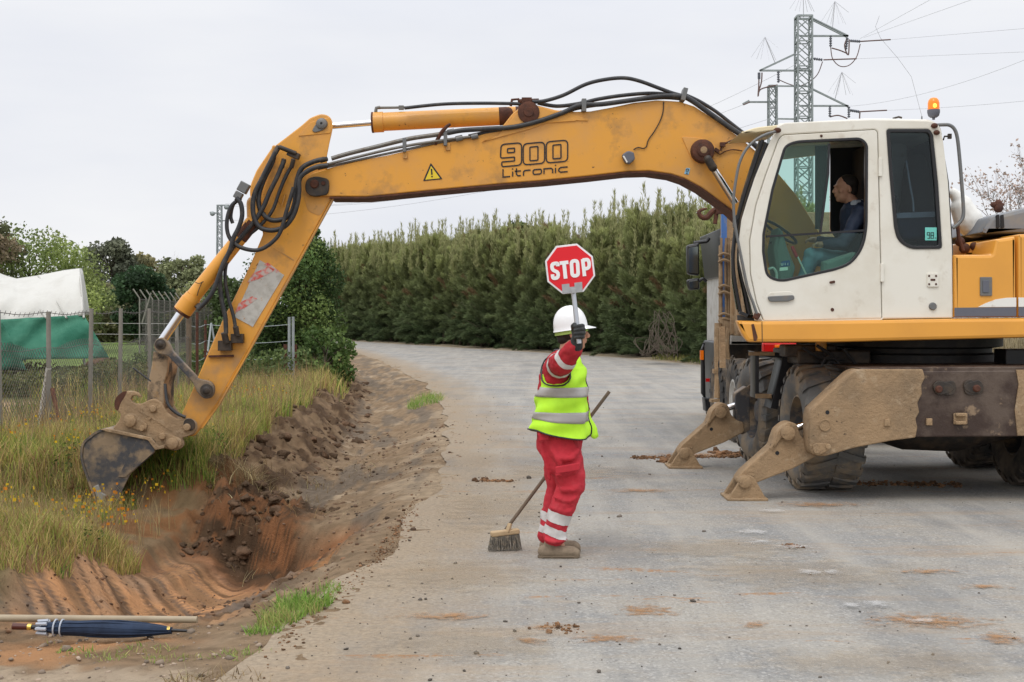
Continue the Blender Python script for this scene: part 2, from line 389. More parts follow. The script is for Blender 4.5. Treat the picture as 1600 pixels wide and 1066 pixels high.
def height(X, Y):
    X = np.asarray(X, float); Y = np.asarray(Y, float)
    wob = .12 * (vnoise(Y * .9, X * 0 + 3, 5) - .5) + .06 * (vnoise(Y * 3, X * 3, 6) - .5)
    u = Xe(Y) - X + wob; v = X - Xr(Y)
    # natural verge with the old shallow ditch
    flat = ss(6.0, 8.0, Y); Y0 = Y; Y = Y - 1.0 * ss(.9, 2.5, u) * ss(9.5, 11, Y)
    und = np.interp(u, [-.7, -.02, .3, .7, 1.3, 1.75, 2.05, 2.4, 3.2, 6, 12, 40], [-.034, -.006, -.03, -.16, -.24, -.18, .02, .22, .20, .08, 0, 0])
    far = ss(20, 42, Y)
    und = und * (1 - far * .55)
    drop = .46 * ss(8.8, 10.8, Y0) * (1 - ss(12.45, 12.95, Y0)) * ss(1.9, 2.35, u) * (1 - ss(3.7, 4.9, u))
    W = np.interp(Y, [6.6, 8, 9.5], [.74, .9, 1.0])
    ue = u / W
    dep = np.interp(Y, [6.7, 7.3, 8.2, 9.2, 10.3], [0, .34, .60, .83, 1.0])
    dug = np.interp(ue, [-.7, -.02, .3, .7, 1.2, 1.6, 1.9, 2.15, 2.4, 3, 6, 12], [-.034, -.006, -.05, -.30, -.62, -.70, -.60, -.26, .11, .18, .08, 0])
    dug = np.where(dug < 0, dug * np.where(u < .1, 1, dep), dug)
    W2 = digw(Y) * ss(.0, .3, u)
    lip = -.01 - .03 * ss(0, 2, u)
    base = und * flat + lip * (1 - flat)
    base = np.where(u < 0, und, base)
    z = base * (1 - W2) + dug * W2 - drop
    # roughness
    dirt = ss(.35, .8, u) * (1 - ss(2.3, 2.7, u)) * ss(6.6, 7.4, Y)
    clodz = ss(1.45, 1.8, u) * (1 - ss(2.2, 2.6, u)) * ss(11.0, 11.8, Y) * (1 - ss(38, 60, Y))
    n1 = fbm(X * 1.7, Y * 1.2, 4, 11); n2 = fbm(X * 6, Y * 5, 4, 23); n3 = fbm(X * 22, Y * 20, 3, 31)
    z = z + clodz * (np.maximum(n1 - .42, 0) * .55 + (n2 - .5) * .20 + (n3 - .5) * .07)
    wall = ss(10.6, 10.95, Y) * (1 - ss(12.0, 12.6, Y)) * ss(.95, 1.3, u) * (1 - ss(2.2, 2.5, u))
    z = z + wall * ((n2 - .40) * .26 + (n3 - .5) * .12)
    sq = scrape(u, Y0, ue) + .10 * fbm(X * 1.5, Y0 * 1.5, 2, 401); streak = fbm(sq * 7, Y0 * .6, 5, 41) - .5; st2 = fbm(sq * 30, Y0 * .6, 2, 47) - .5
    z = z + W2 * dirt * (1 - wall) * (1 - .5 * ss(9.5, 10.6, Y)) * (streak * .085 + st2 * .050 + (n3 - .5) * .024)
    rsl = W2 * ss(.15, .4, u) * (1 - ss(.9, 1.3, u)); z = z + rsl * ((fbm(u * 7, Y * 2.2, 4, 131) - .5) * .13 + (n3 - .5) * .05)
    z = z + dirt * (1 - digw(Y)) * (1 - clodz) * ((n2 - .5) * .09 + (n3 - .5) * .04)
    z = z + (1 - ss(6.6, 7.6, Y)) * ss(.1, .8, u) * ((n2 - .5) * .05 + (n3 - .5) * .028)
    grs = ss(2.3, 2.9, u)
    z = z + grs * ((n1 - .5) * .16 + (n2 - .5) * .06) * (1 - .6 * ss(5, 8, u))
    Y = Y0
    # ragged lip where dust spills on the tarmac
    e = ss(-.75, -.2, u) * (1 - ss(.05, .3, u))
    z = z + e * ((n2 - .5) * .036 + (n3 - .5) * .030)
    # right-hand verge
    z = np.where(v > -.3, np.interp(v, [-.3, 0, .8, 2, 6], [-.06, -.005, .04, .10, .15]) + ss(0, .8, v) * (n1 - .5) * .12, z)
    z = np.where((u < -.7) & (v < -.3), -.06, z)
    # far country rises a little
    z = z + ss(60, 200, Y) * ss(6, 60, u) * 1.2
    return z
def soilcol(X, Y):
    u = Xe(Y) - X; v = X - Xr(Y); W = np.interp(Y, [6.6, 8, 9.5], [.74, .9, 1.0]); ue = u / W
    Y0 = Y; Y = Y - 1.0 * ss(.9, 2.5, u) * ss(9.5, 11, Y)
    n1 = fbm(X * 1.3, Y * 1.1, 4, 51)[..., None]; n2 = fbm(X * 5, Y * 4, 4, 53)[..., None]; n3 = fbm(X * 17, Y * 15, 3, 57)[..., None]
    C = lambda *c: np.array(c)
    dust = C(.245, .172, .105) * (.5 + .95 * n3); orange = C(.53, .275, .128) * (.6 + .75 * n2); dark = C(.075, .045, .026) * (.6 + .8 * n3)
    brown = C(.19, .125, .072) * (.6 + .8 * n3); straw = C(.15, .125, .05) * (.7 + .6 * n2); pale = C(.33, .25, .165) * (.6 + .75 * n3)
    redd = C(.26, .115, .05) * (.5 + 1.0 * n2)
    def mixc(a, b, t): t = np.clip(t, 0, 1); t = t[..., None] if t.ndim < a.ndim else t; return a * (1 - t) + b * t
    c = dust + 0 * X[..., None]
    c = mixc(c, pale, ss(.45, .6, n1[..., 0]) * (1 - ss(2.2, 2.6, u)))
    c = mixc(c, brown, ss(.44, .60, n2[..., 0] * .6 + n1[..., 0] * .4) * ss(.3, .9, u) * .75)
    c = mixc(c, C(.15, .12, .09) * (.6 + .8 * n3), ss(.50, .60, fbm(u * 5, Y * .8, 4, 71)) * ss(.1, .3, u) * (1 - ss(1.5, 1.9, u)) * ss(9, 11, Y) * .8)
    # clods and the old bank
    cl = ss(1.4, 1.75, u) * (1 - ss(2.2, 2.7, u)) * ss(11, 11.7, Y)
    c = mixc(c, mixc(brown, dark, ss(.42, .58, n2[..., 0])), cl * .9)
    # fresh cut
    dg = digw(Y) * ss(.25, .75, u + .25 * (n2[..., 0] - .5)) * (1 - ss(2.15, 2.5, ue))
    cut = mixc(orange, C(.40, .25, .15) * (.8 + .4 * n3), ss(.45, .65, n1[..., 0]))
    sq = scrape(u, Y0, ue) + .10 * fbm(X * 1.5, Y0 * 1.5, 2, 401); stk = fbm(sq * 7, Y0 * .6, 5, 41)
    cut = mixc(cut, brown * .7, ss(.55, .46, -stk + 1) * .0)
    cut = mixc(cut, brown * .9, (1 - ss(.34, .52, stk)) * .6)
    cut = mixc(cut, C(.10, .085, .075) * (.6 + .8 * n3), ss(.54, .66, fbm(sq * 26, Y0 * .9, 4, 43)) * .7)
    cut = mixc(cut, dark * 1.6, ss(.57, .68, fbm(sq * 12, Y0 * .9, 4, 61)) * .8)
    rs = (1 - ss(.85, 1.35, ue)) * ss(7.0, 7.6, Y)
    cut = mixc(cut, mixc(C(.21, .125, .065) * (.5 + n3), C(.15, .12, .095) * (.6 + .8 * n3), ss(.48, .58, fbm(u * 16, Y0 * .5, 3, 67))), rs * .8)
    cut = mixc(cut, dark, rs * ss(.50, .60, fbm(u * 13, Y0 * 1.4, 4, 69)) * .85)
    cut = mixc(cut, C(.38, .17, .06) * (.6 + .8 * n3), rs * ss(.60, .66, fbm(u * 9, Y0 * 1.5, 4, 73)))
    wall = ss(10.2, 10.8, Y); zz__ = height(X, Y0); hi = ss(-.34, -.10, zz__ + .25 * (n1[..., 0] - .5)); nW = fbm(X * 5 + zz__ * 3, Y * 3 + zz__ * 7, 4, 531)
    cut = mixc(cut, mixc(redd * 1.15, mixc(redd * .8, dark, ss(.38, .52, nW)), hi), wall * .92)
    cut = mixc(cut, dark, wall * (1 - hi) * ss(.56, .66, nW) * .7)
    c = mixc(c, cut, dg)
    wl2 = ss(10.6, 10.9, Y) * (1 - ss(11.8, 12.5, Y)) * ss(.9, 1.25, u) * (1 - ss(2.3, 2.6, u))
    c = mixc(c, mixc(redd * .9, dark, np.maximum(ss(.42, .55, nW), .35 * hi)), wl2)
    c = mixc(c, straw, ss(2.2, 2.5, ue) * ss(6.9, 7.4, Y))
    Y = Y0; hole = ss(9.6, 10.6, Y) * (1 - ss(12.6, 13.0, Y)) * ss(2.0, 2.4, u) * (1 - ss(3.0, 3.6, u))
    c = mixc(c, mixc(redd, brown, ss(.4, .6, n2[..., 0])), hole * .8)
    # brown stretch in front of the lip
    fr = (1 - ss(6.5, 7.0, Y)) * ss(.2, .6, u)
    c = mixc(c, mixc(brown * 1.15, orange * .8, ss(.5, .65, n1[..., 0])), fr * ss(5.85, 6.25, Y + .5 * (n2[..., 0] - .5)) * .9)
    c = mixc(c, C(.40, .315, .225) * (.7 + .6 * n3), (1 - ss(5.7, 6.05, Y + .5 * (n2[..., 0] - .5))) * ss(.1, .3, u))
    # field beyond the fence
    fx = ss(4.9, 5.5, u)
    c = mixc(c, C(.40, .27, .17) * (.85 + .3 * n2), fx * (1 - ss(23.5, 26, Y)) * .85)
    c = mixc(c, C(.07, .085, .03) * (.6 + .8 * n2), fx * ss(23.5, 26, Y))
    c = mixc(c, C(.15, .21, .06) * (.6 + .7 * n2), ss(7, 10, u) * ss(32, 38, Y)); c = mixc(c, C(.17, .18, .09) * (.7 + .6 * n2), ss(7, 10, u) * ss(90, 130, Y))
    c = mixc(c, C(.10, .11, .045) * (.6 + .8 * n2), ss(.4, 2.0, v))
    c = mixc(c, C(.30, .25, .17), ss(.0, .3, v) * (1 - ss(.8, 1.6, v)))
    return np.clip(c, 0, 1)
def axis(segs):
    r = []
    for a, b, s0, s1 in segs:
        x = a; n = 0
        while x < b:
            r.append(x); t = (x - a) / (b - a); x += s0 + (s1 - s0) * t
    r.append(segs[-1][1]); return np.array(r)
xs = axis([(-900, -60, 60, 8), (-60, -12, 6, .6), (-12, -5.2, .5, .07), (-5.2, -.1, .032, .032), (-.1, 3, .12, .7), (3, 20, .7, 1.2), (20, 80, 2, 10), (80, 900, 20, 90)])
ys = axis([(-60, 3.5, 8, .2), (3.5, 6, .08, .035), (6, 13, .03, .034), (13, 24, .04, .12), (24, 70, .14, .7), (70, 160, .9, 5), (160, 1500, 8, 120)])
GX, GY = np.meshgrid(xs, ys); GZ = height(GX, GY); GC = soilcol(GX, GY)
nx, ny = len(xs), len(ys)
idx = np.arange(nx * ny).reshape(ny, nx)
fc = np.stack([idx[:-1, :-1], idx[:-1, 1:], idx[1:, 1:], idx[1:, :-1]], -1).reshape(-1, 4)
gm = mesh_np('ground', np.stack([GX, GY, GZ], -1).reshape(-1, 3), fc, GC.reshape(-1, 3), smooth=True)
mg = mat('soil', (.2, .15, .1), 1.0, attr=True, spec=.12, var=((.10, .065, .04), 26, .56, .74, .5), bump=(34, .9, .03))
gm.materials.append(mg)
go = bpy.data.objects.new('ground', gm); COL.objects.link(go); go['kind'] = 'structure'
print('ground', nx, ny)
# ---- road sheet: dusty chip-seal
ry = axis([(-60, 4, 8, .5), (4, 20, .08, .12), (20, 40, .2, .6), (40, 110, .8, 1.5), (110, 300, 3, 20)])
NW = 26; t = np.linspace(0, 1, NW) ** 1.3
L = Xe(ry) - .02 + .34 * (fbm(ry * .9, ry * 0, 4, 301) - .5); Rr = Xr(ry) + .05
RX = L[:, None] + (Rr - L)[:, None] * t[None]; RY = np.repeat(ry[:, None], NW, 1)
idx = np.arange(RX.size).reshape(RX.shape)
fc = np.stack([idx[:-1, :-1], idx[:-1, 1:], idx[1:, 1:], idx[1:, :-1]], -1).reshape(-1, 4)
ed = (RX - Xe(RY)); ed2 = Xr(RY) - RX
rm = mesh_np('road', np.stack([RX, RY, RX * 0], -1).reshape(-1, 3), fc, np.stack([np.clip(ed / 6, 0, 1), np.clip(ed2 / 6, 0, 1), ed * 0], -1).reshape(-1, 3))
mr = bpy.data.materials.new('chip_seal'); mr.use_nodes = True; t_, b_ = nodes(mr)
def N(tp, **k):
    n = t_.nodes.new(tp)
    for a, b in k.items(): setattr(n, a, b)
    return n
geo = N('ShaderNodeNewGeometry'); pos = geo.outputs['Position']
def noise(scale, detail=5, rough=.6, sc=(1, 1, 1), w_=0):
    mp = N('ShaderNodeMapping'); mp.inputs['Scale'].default_value = sc; mp.inputs['Location'].default_value = (w_, w_ * 2, 0); t_.links.new(pos, mp.inputs[0])
    n = N('ShaderNodeTexNoise'); n.inputs['Scale'].default_value = scale; n.inputs['Detail'].default_value = detail; n.inputs['Roughness'].default_value = rough
    t_.links.new(mp.outputs[0], n.inputs['Vector']); return n.outputs[0]
def rng(v, a, b, c=0, d=1):
    n = N('ShaderNodeMapRange'); t_.links.new(v, n.inputs[0])
    for i, x in enumerate((a, b, c, d)): n.inputs[i + 1].default_value = x
    return n.outputs[0]
def mth(op, a, b=None):
    n = N('ShaderNodeMath', operation=op)
    for i, x in enumerate((a, b)):
        if x is None: continue
        if isinstance(x, (int, float)): n.inputs[i].default_value = x
        else: t_.links.new(x, n.inputs[i])
    return n.outputs[0]
def mx(f_, a, b):
    n = N('ShaderNodeMixRGB')
    for i, x in enumerate((f_, a, b)):
        if isinstance(x, (int, float)): n.inputs[i].default_value = x
        elif isinstance(x, tuple): n.inputs[i].default_value = (*x, 1)
        else: t_.links.new(x, n.inputs[i])
    return n.outputs[0]
at = N('ShaderNodeAttribute'); at.attribute_name = 'Col'; sp = N('ShaderNodeSeparateColor'); t_.links.new(at.outputs[0], sp.inputs[0])
edge, edge2 = sp.outputs[0], sp.outputs[1]
vor = N('ShaderNodeTexVoronoi'); vor.inputs['Scale'].default_value = 75; t_.links.new(pos, vor.inputs['Vector'])
base = mx(rng(noise(.9, 7, .66, (.8, .9, 1)), .42, .58), (.248, .245, .235), (.335, .312, .272))
vc = N('ShaderNodeSeparateColor'); t_.links.new(vor.outputs['Color'], vc.inputs[0])
base = mx(mth('MULTIPLY', rng(noise(5, 7, .75, (.8, 1.6, 1), 77), .50, .66), .32), base, (.36, .29, .20))
base = mx(mth('MULTIPLY', rng(vc.outputs[0], .25, 1), .30), base, (.115, .115, .118))
base = mx(mth('MULTIPLY', rng(vc.outputs[1], .75, 1), .5), base, (.50, .48, .44))
base = mx(mth('MULTIPLY', rng(noise(42, 3, .6), .55, .68), .5), base, (.105, .10, .095))
# bare worn streaks along the lane
base = mx(mth('MULTIPLY', rng(noise(1.5, 6, .68, (1.6, .10, 1), 4), .46, .66), .6), base, (.38, .355, .31))
# dust near the verge
dn = noise(1.6, 7, .68, (1, .5, 1), 9)
dust = rng(mth('ADD', edge, mth('MULTIPLY', dn, -.36)), -.13, .045, 1, 0)
base = mx(mth('MULTIPLY', dust, .85), base, mx(rng(noise(30, 5), .35, .7), (.35, .268, .178), (.215, .165, .108)))
dust2 = rng(mth('ADD', edge2, mth('MULTIPLY', dn, -.3)), -.13, -.04, 1, 0)
base = mx(mth('MULTIPLY', dust2, .7), base, (.36, .29, .20))
# crosswise smears of spilled earth
sm = rng(noise(.9, 7, .7, (.42, 1.9, 1), 14), .53, .64)
base = mx(mth('MULTIPLY', sm, .4), base, mx(rng(noise(9, 5), .4, .6), (.35, .245, .15), (.29, .215, .14)))
sm2 = mth('MULTIPLY', rng(noise(1.1, 7, .72, (.5, 2.6, 1), 31), .60, .65), rng(noise(24, 4, .7), .42, .56))
base = mx(mth('MULTIPLY', sm2, .85), base, (.33, .17, .07))
oil = rng(noise(.8, 6, .65, (1.3, .35, 1), 51), .54, .70)
base = mx(mth('MULTIPLY', oil, .5), base, (.155, .150, .142))
t_.links.new(base, b_.inputs['Base Color']); b_.inputs['Roughness'].default_value = .88; b_.inputs['Specular IOR Level'].default_value = .25
bp = N('ShaderNodeBump'); bp.inputs['Strength'].default_value = .55; bp.inputs['Distance'].default_value = .008
t_.links.new(mth('ADD', vor.outputs['Distance'], noise(30, 6, .7)), bp.inputs['Height']); t_.links.new(bp.outputs[0], b_.inputs['Normal'])
rm.materials.append(mr)
ro = bpy.data.objects.new('road', rm); COL.objects.link(ro); ro['kind'] = 'structure'

# ------------------------------------------------------------ grass and weeds
def blades(name, X, Y, H, Wd, cols, lean=.5, Z=None, parent=None, nseg=3):
    n = len(X); Z = height(X, Y) - .02 if Z is None else Z
    a = RNG.uniform(0, 2 * math.pi, n); dx, dy = np.cos(a), np.sin(a); b = RNG.uniform(0, 2 * math.pi, n); sx, sy = np.cos(b), np.sin(b)
    ln = RNG.uniform(.05, lean, n) * H; v = []
    ts = [0, .4, .75, 1.0][:nseg + 1] if nseg == 3 else [0, .55, 1.0]
    for t in ts:
        wd = Wd * (1 - t ** 1.6) * .5 + .0006
        cx = X + dx * ln * t * t; cy = Y + dy * ln * t * t; cz = Z + H * (t - .25 * (ln / H) * t * t)
        v.append(np.stack([cx - sx * wd, cy - sy * wd, cz], -1)); v.append(np.stack([cx + sx * wd, cy + sy * wd, cz], -1))
    V = np.stack(v, 1).reshape(-1, 3); k = 2 * len(ts); o = np.arange(n)[:, None] * k
    f = np.concatenate([np.stack([o[:, 0] + 2 * i, o[:, 0] + 2 * i + 1, o[:, 0] + 2 * i + 3, o[:, 0] + 2 * i + 2], -1) for i in range(len(ts) - 1)])
    return V, f, np.repeat(cols, k, 0)
def pick(n, pal, wts, X, Y, s=1.2, seed=91):
    pal = np.array(pal); w_ = np.array(wts, float); w_ /= w_.sum()
    q = np.clip(.5 + (fbm(X * s, Y * s, 3, seed) - .5) * 2.2, 0, 1) * .6 + RNG.uniform(0, 1, n) * .4
    i = np.searchsorted(np.cumsum(w_), q * .999); c = pal[np.clip(i, 0, len(pal) - 1)]
    return np.clip(c * np.array([1.05, 1.03, .92]) * RNG.uniform(.65, 1.4, (n, 1)), 0, 1)
PAL = [(.25, .33, .07), (.14, .22, .05), (.44, .38, .13), (.52, .42, .20), (.34, .22, .12), (.30, .34, .09), (.46, .36, .17), (.20, .26, .07)]
PW = [1.6, 1.5, 1.4, 1.1, 1.1, 1.8, 1.1, 1.2]
def scatter(n, y0, y1, u0, u1, pw=1.0):
    Y = y0 + (y1 - y0) * RNG.uniform(0, 1, n) ** pw; u = RNG.uniform(u0, u1, n); return Xe(Y) - u, Y, u
def emit(name, parts, label, m='blade'):
    V = []; Fs = {}; C = []; b = 0
    F4 = []
    for v, f, c in parts: V.append(v); F4.append(f + b); C.append(c); b += len(v)
    me = mesh_np(name, np.concatenate(V), np.concatenate(F4), np.concatenate(C)); me.materials.append(M[m])
    o = bpy.data.objects.new(name, me); COL.objects.link(o); tag(o, label, 'grass', kind='stuff'); return o
parts = []
def grass_patch(n, y0, y1, u0, u1, h0, h1, w_, pal=PAL, pw=PW, ypow=1.0, keep=None, lean=.7):
    X, Y, u = scatter(n, y0, y1, u0, u1, ypow)
    den = fbm(X * 2.0, Y * 1.6, 3, 77)
    k = den > RNG.uniform(.18, .52, n)
    if keep is not None: k &= keep(X, Y, u)
    X, Y = X[k], Y[k]; den = den[k]; n = len(X)
    hf = (.5 + 1.0 * fbm(X * 1.1, Y * .9, 3, 83))
    H = RNG.uniform(h0, h1, n) * hf * (.7 + .6 * fbm(X * 4, Y * 3, 2, 85))
    parts.append(blades('', X, Y, H, np.full(n, w_) * RNG.uniform(.6, 1.3, n), pick(n, pal, pw, X, Y), lean))
bank = lambda X, Y, u: (u > 2.25 + .25 * (vnoise(X * 3, Y * 3, 9) - .3)) | (Y < 7)
grass_patch(30000, 7.4, 10.4, 2.05, 4.4, .07, .20, .007, keep=lambda X, Y, u: u / np.interp(Y, [6.6, 8, 9.5], [.74, .9, 1.0]) > 2.12 + .2 * vnoise(X * 4, Y * 4, 3))
grass_patch(26000, 10.2, 12.7, 2.3, 5.4, .06, .20, .008, keep=lambda X, Y, u: u > 2.5 + .5 * vnoise(X * 4, Y * 4, 3) + .35 * ss(11.2, 12.2, Y))
grass_patch(50000, 12.65, 17.5, 2.1, 6.2, .14, .34, .010, keep=lambda X, Y, u: bank(X, Y, u) & ((Y < 14.8) | (u < 4.3 + .5 * vnoise(X * 2, Y * 2, 4))))
grass_patch(36000, 16, 26, 2.0, 6.4, .18, .42, .014, keep=lambda X, Y, u: bank(X, Y, u) & ((u < 4.3 + .5 * vnoise(X * 2, Y * 2, 4)) | (RNG.uniform(0, 1, len(u)) < .06)))
grass_patch(22000, 25, 48, 1.6, 8, .2, .50, .022, keep=lambda X, Y, u: u > 1.9)
# sparse taller dry stalks and broad-leaved weeds among the grass
grass_patch(3200, 12.7, 26, 2.2, 5.8, .35, .75, .006, [(.36, .28, .16), (.28, .2, .12), (.22, .15, .10)], [1, 1, 1], lean=.35)
grass_patch(1500, 8, 12, 2.4, 4.2, .2, .42, .005, [(.36, .28, .16), (.28, .2, .12)], [1, 1], lean=.5)
Xw, Yw, uw = scatter(60000, 7.6, 24, 2.3, 5.8, 1.2); dw = fbm(Xw * 1.6, Yw * 1.3, 3, 177); kk = (dw > .50) & ((uw > 3.2) | (Yw > 13.2) | (Yw < 10)); Xw, Yw, dw = Xw[kk], Yw[kk], dw[kk]; nw = len(Xw)
Pw = np.stack([Xw, Yw, height(Xw, Yw) + RNG.uniform(.0, 1, nw) * (.05 + .9 * np.clip(dw - .50, 0, .2))], -1)
aw = RNG.normal(size=(nw, 3)); aw /= np.linalg.norm(aw, axis=1, keepdims=True); bw = np.cross(aw, RNG.normal(size=(nw, 3))); bw /= np.linalg.norm(bw, axis=1, keepdims=True); sw_ = RNG.uniform(.012, .03, (nw, 1))
Vw = np.stack([Pw - aw * sw_, Pw + bw * sw_ * .45, Pw + aw * sw_, Pw - bw * sw_ * .45], 1).reshape(-1, 3)
parts.append((Vw, np.arange(nw * 4).reshape(nw, 4), np.repeat(pick(nw, [(.10, .17, .04), (.16, .23, .06), (.22, .12, .07), (.27, .21, .09), (.08, .12, .035)], [1.5, 1.5, .8, .9, 1.2], Xw, Yw, 2.2, 191), 4, 0)))
emit('verge_grass', parts, 'tall mixed green and straw grass covering the bank between ditch and fence')
parts = []
GR = [(.12, .24, .04), (.18, .32, .06), (.26, .36, .10), (.36, .34, .14)]
def patch(cx, cy, rx, ry_, n, h0, h1, pal=GR, w_=.007, lean=1.0):
    r = np.sqrt(RNG.uniform(0, 1, n)); a = RNG.uniform(0, 6.28, n); X = cx + rx * r * np.cos(a); Y = cy + ry_ * r * np.sin(a)
    k = vnoise(X * 5, Y * 5, 19) > .34; X, Y = X[k], Y[k]; n = len(X)
    parts.append(blades('', X, Y, RNG.uniform(h0, h1, n), np.full(n, w_) * RNG.uniform(.6, 1.2, n), pick(n, pal, [1] * len(pal), X, Y, 4), lean))
def pw_(px, py, h=0): D = (CZ - h) * F / (py - 500.0); return ((px - 800) * D / F, D)
for (px, py, rx, ry_, n, a, b) in [(470, 945, .17, .35, 900, .05, .15), (440, 965, .12, .22, 500, .05, .13), (500, 930, .12, .35, 400, .03, .09), (415, 985, .1, .1, 200, .03, .08),
        (665, 625, .35, 1.5, 900, .08, .22), (380, 1022, .16, .09, 220, .02, .05), (180, 1010, .3, .12, 260, .02, .06), (70, 985, .2, .1, 120, .02, .06), (235, 1025, .25, .08, 180, .02, .05), (555, 925, .12, .12, 70, .01, .03)]:
    x, y = pw_(px, py); patch(x, y, rx, ry_, n, a, b)
emit('grass_tufts', parts, 'low bright green grass tufts along the edge of the road and ditch')
# dead roots and straw lying on the cut bank
parts = []
DR = [(.38, .31, .18), (.30, .22, .12), (.2, .14, .08), (.45, .40, .25)]
for (x, y, rx, ry_, n, a, b) in [(-2.0, 11.4, .5, .4, 60, .06, .22), (-2.25, 11.0, .08, .06, 60, .15, .35), (-2.4, 13, .5, 1.4, 260, .06, .18), (-1.9, 15, .4, 2.0, 120, .05, .15), (-2.7, 12.7, .35, .25, 420, .10, .30), (-1.3, 5.6, .25, .25, 300, .03, .10)]:
    patch(x, y, rx, ry_, n, a, b, DR, .006, 1.8)
emit('dry_roots', parts, 'pale dry roots and straw strewn over the freshly dug earth')
# orange and yellow wildflowers
n = 4200; X, Y, u = scatter(n, 8.0, 22, 2.6, 5.2, 1.5); fl = fbm(X * 1.2, Y * 1.0, 2, 99); k = fl > .46; X, Y = X[k], Y[k]; n = len(X)
Z = height(X, Y) + RNG.uniform(.08, .30, n); s = RNG.uniform(.006, .016, n); V = []; a = RNG.uniform(0, 3.14, n)
q = [(-1, -1), (1, -1), (1, 1), (-1, 1)]
for (i, j) in q: V.append(np.stack([X + s * i * np.cos(a), Y + s * i * np.sin(a), Z + s * j * .8], -1))
V = np.stack(V, 1).reshape(-1, 3); f = np.arange(n * 4).reshape(n, 4)
me = mesh_np('wildflowers', V, f, np.repeat(np.where(RNG.uniform(0, 1, (n, 1)) < .6, [(.75, .50, .03)], [(.70, .26, .03)]), 4, 0)); me.materials.append(M['blade'])
o = bpy.data.objects.new('wildflowers', me); COL.objects.link(o); tag(o, 'small yellow and orange flowers scattered through the bank grass', 'flowers', kind='stuff')

# ------------------------------------------------------------ loose earth
def rocks(n, X, Y, S, col, name, label, cat, sq=.65, Zoff=0, m='stone', hz=None):
    bm = bmesh.new(); bmesh.ops.create_icosphere(bm, subdivisions=3 if S.max() > .05 else 1, radius=1)
    bv = np.array([v.co[:] for v in bm.verts]); bf = np.array([[v.index for v in f.verts] for f in bm.faces]); bm.free()
    V = []; Fc = []; C = []
    for i in range(n):
        a = RNG.uniform(0, 6.28, 3); m_ = np.array(Euler(a).to_matrix()); d = bv * (1 + (fbm(bv[:, 0] * 1.6 + i * 3.1, bv[:, 1] * 1.6 + bv[:, 2] * 1.7, 3, i) - .5)[:, None] * 1.3 + (fbm(bv[:, 0] * 6 + i, bv[:, 1] * 6 + bv[:, 2] * 5, 2, i) - .5)[:, None] * .5)
        d = (d * [1, .8, .75]) @ m_.T * S[i]; d[:, 2] *= sq
        z = (hz[i] if hz is not None else 0) + Zoff * S[i]
        V.append(d + [X[i], Y[i], z + S[i] * sq * .45]); Fc.append(bf + i * len(bv)); C.append(np.repeat(col[i][None], len(bv), 0))
    me = mesh_np(name, np.concatenate(V), np.concatenate(Fc), np.concatenate(C), smooth=True); me.materials.append(M[m])
    o = bpy.data.objects.new(name, me); COL.objects.link(o); return tag(o, label, cat, kind='stuff')
n = 1000; Y = 5.2 + 22 * RNG.uniform(0, 1, n) ** 1.8; X = Xe(Y) + RNG.exponential(1.6, n) + RNG.uniform(0, .3, n)
S = np.clip(RNG.exponential(.0035, n) + .0025, 0, .018)
ex = [(870, 750, .03), (906, 765, .025), (968, 808, .028), (876, 886, .014), (843, 808, .012), (1015, 742, .02), (1237, 852, .02), (826, 748, .035)]
for i, (px, py, s) in enumerate(ex): X[i], Y[i] = pw_(px, py); S[i] = s
col = np.array([.10, .085, .07]) * RNG.uniform(.5, 1.8, (n, 1))
rocks(n, X, Y, S, col, 'road_pebbles', 'small dark pebbles and crumbs of earth scattered over the road', 'pebbles')
# crumbled soil lines on the road (by the far stabiliser, below the digger)
X = []; Y = []; S = []
for (a, b, n, wd, s) in [((990, 716), (1160, 713), 700, .08, .012), ((1030, 722), (1075, 722), 60, .10, .035), ((1110, 708), (1160, 712), 90, .10, .035), ((1330, 756), (1500, 758), 260, .10, .014),
        ((740, 752), (800, 752), 120, .05, .011), ((850, 980), (900, 984), 70, .05, .007), ((1225, 852), (1250, 856), 50, .03, .010), ((600, 860), (640, 800), 260, .5, .006), ((440, 1000), (640, 830), 360, .40, .006)]:
    for i in range(n):
        t = random.random(); x, y = pw_(a[0] + (b[0] - a[0]) * t, a[1] + (b[1] - a[1]) * t); X.append(x + random.gauss(0, .03)); Y.append(y + random.gauss(0, wd)); S.append(min(.06, random.expovariate(1 / (s * .5)) + s * .3))
n = len(X); col = np.array([.20, .105, .05]) * RNG.uniform(.35, 1.5, (n, 1))
rocks(n, np.array(X), np.array(Y), np.array(S), col, 'spilled_earth', 'reddish crumbs of earth spilled in thin lines on the grey road', 'earth')
# clods along the old bank and at the top of the fresh cut
n = 1500; Y = np.concatenate([RNG.uniform(11.5, 12.6, 240), 11.5 + 24 * RNG.uniform(0, 1, n - 240) ** 1.5]); uu = np.where(np.arange(n) < 240, RNG.uniform(.9, 2.25, n), RNG.uniform(1.35, 2.3, n)); X = Xe(Y) - uu
S = np.clip(RNG.exponential(.018, n) + .007, 0, .11)
col = np.array([.115, .068, .038]) * RNG.uniform(.3, 1.6, (n, 1))
rocks(n, X, Y, S, col, 'earth_clods', 'dark brown clods heaped along the lip of the ditch', 'earth', m='clod', hz=height(X, Y) - .02)
n = 900; Y = RNG.uniform(6.9, 10.4, n); uu = RNG.uniform(.2, 2.2, n); X = Xe(Y) - uu; S = np.clip(RNG.exponential(.006, n) + .003, 0, .028)
col = np.array([.16, .09, .05]) * RNG.uniform(.35, 1.7, (n, 1))
rocks(n, X, Y, S, col, 'ditch_crumbs', 'small crumbs of loosened soil lying on the scraped ditch slope', 'earth', hz=height(X, Y) - .004)
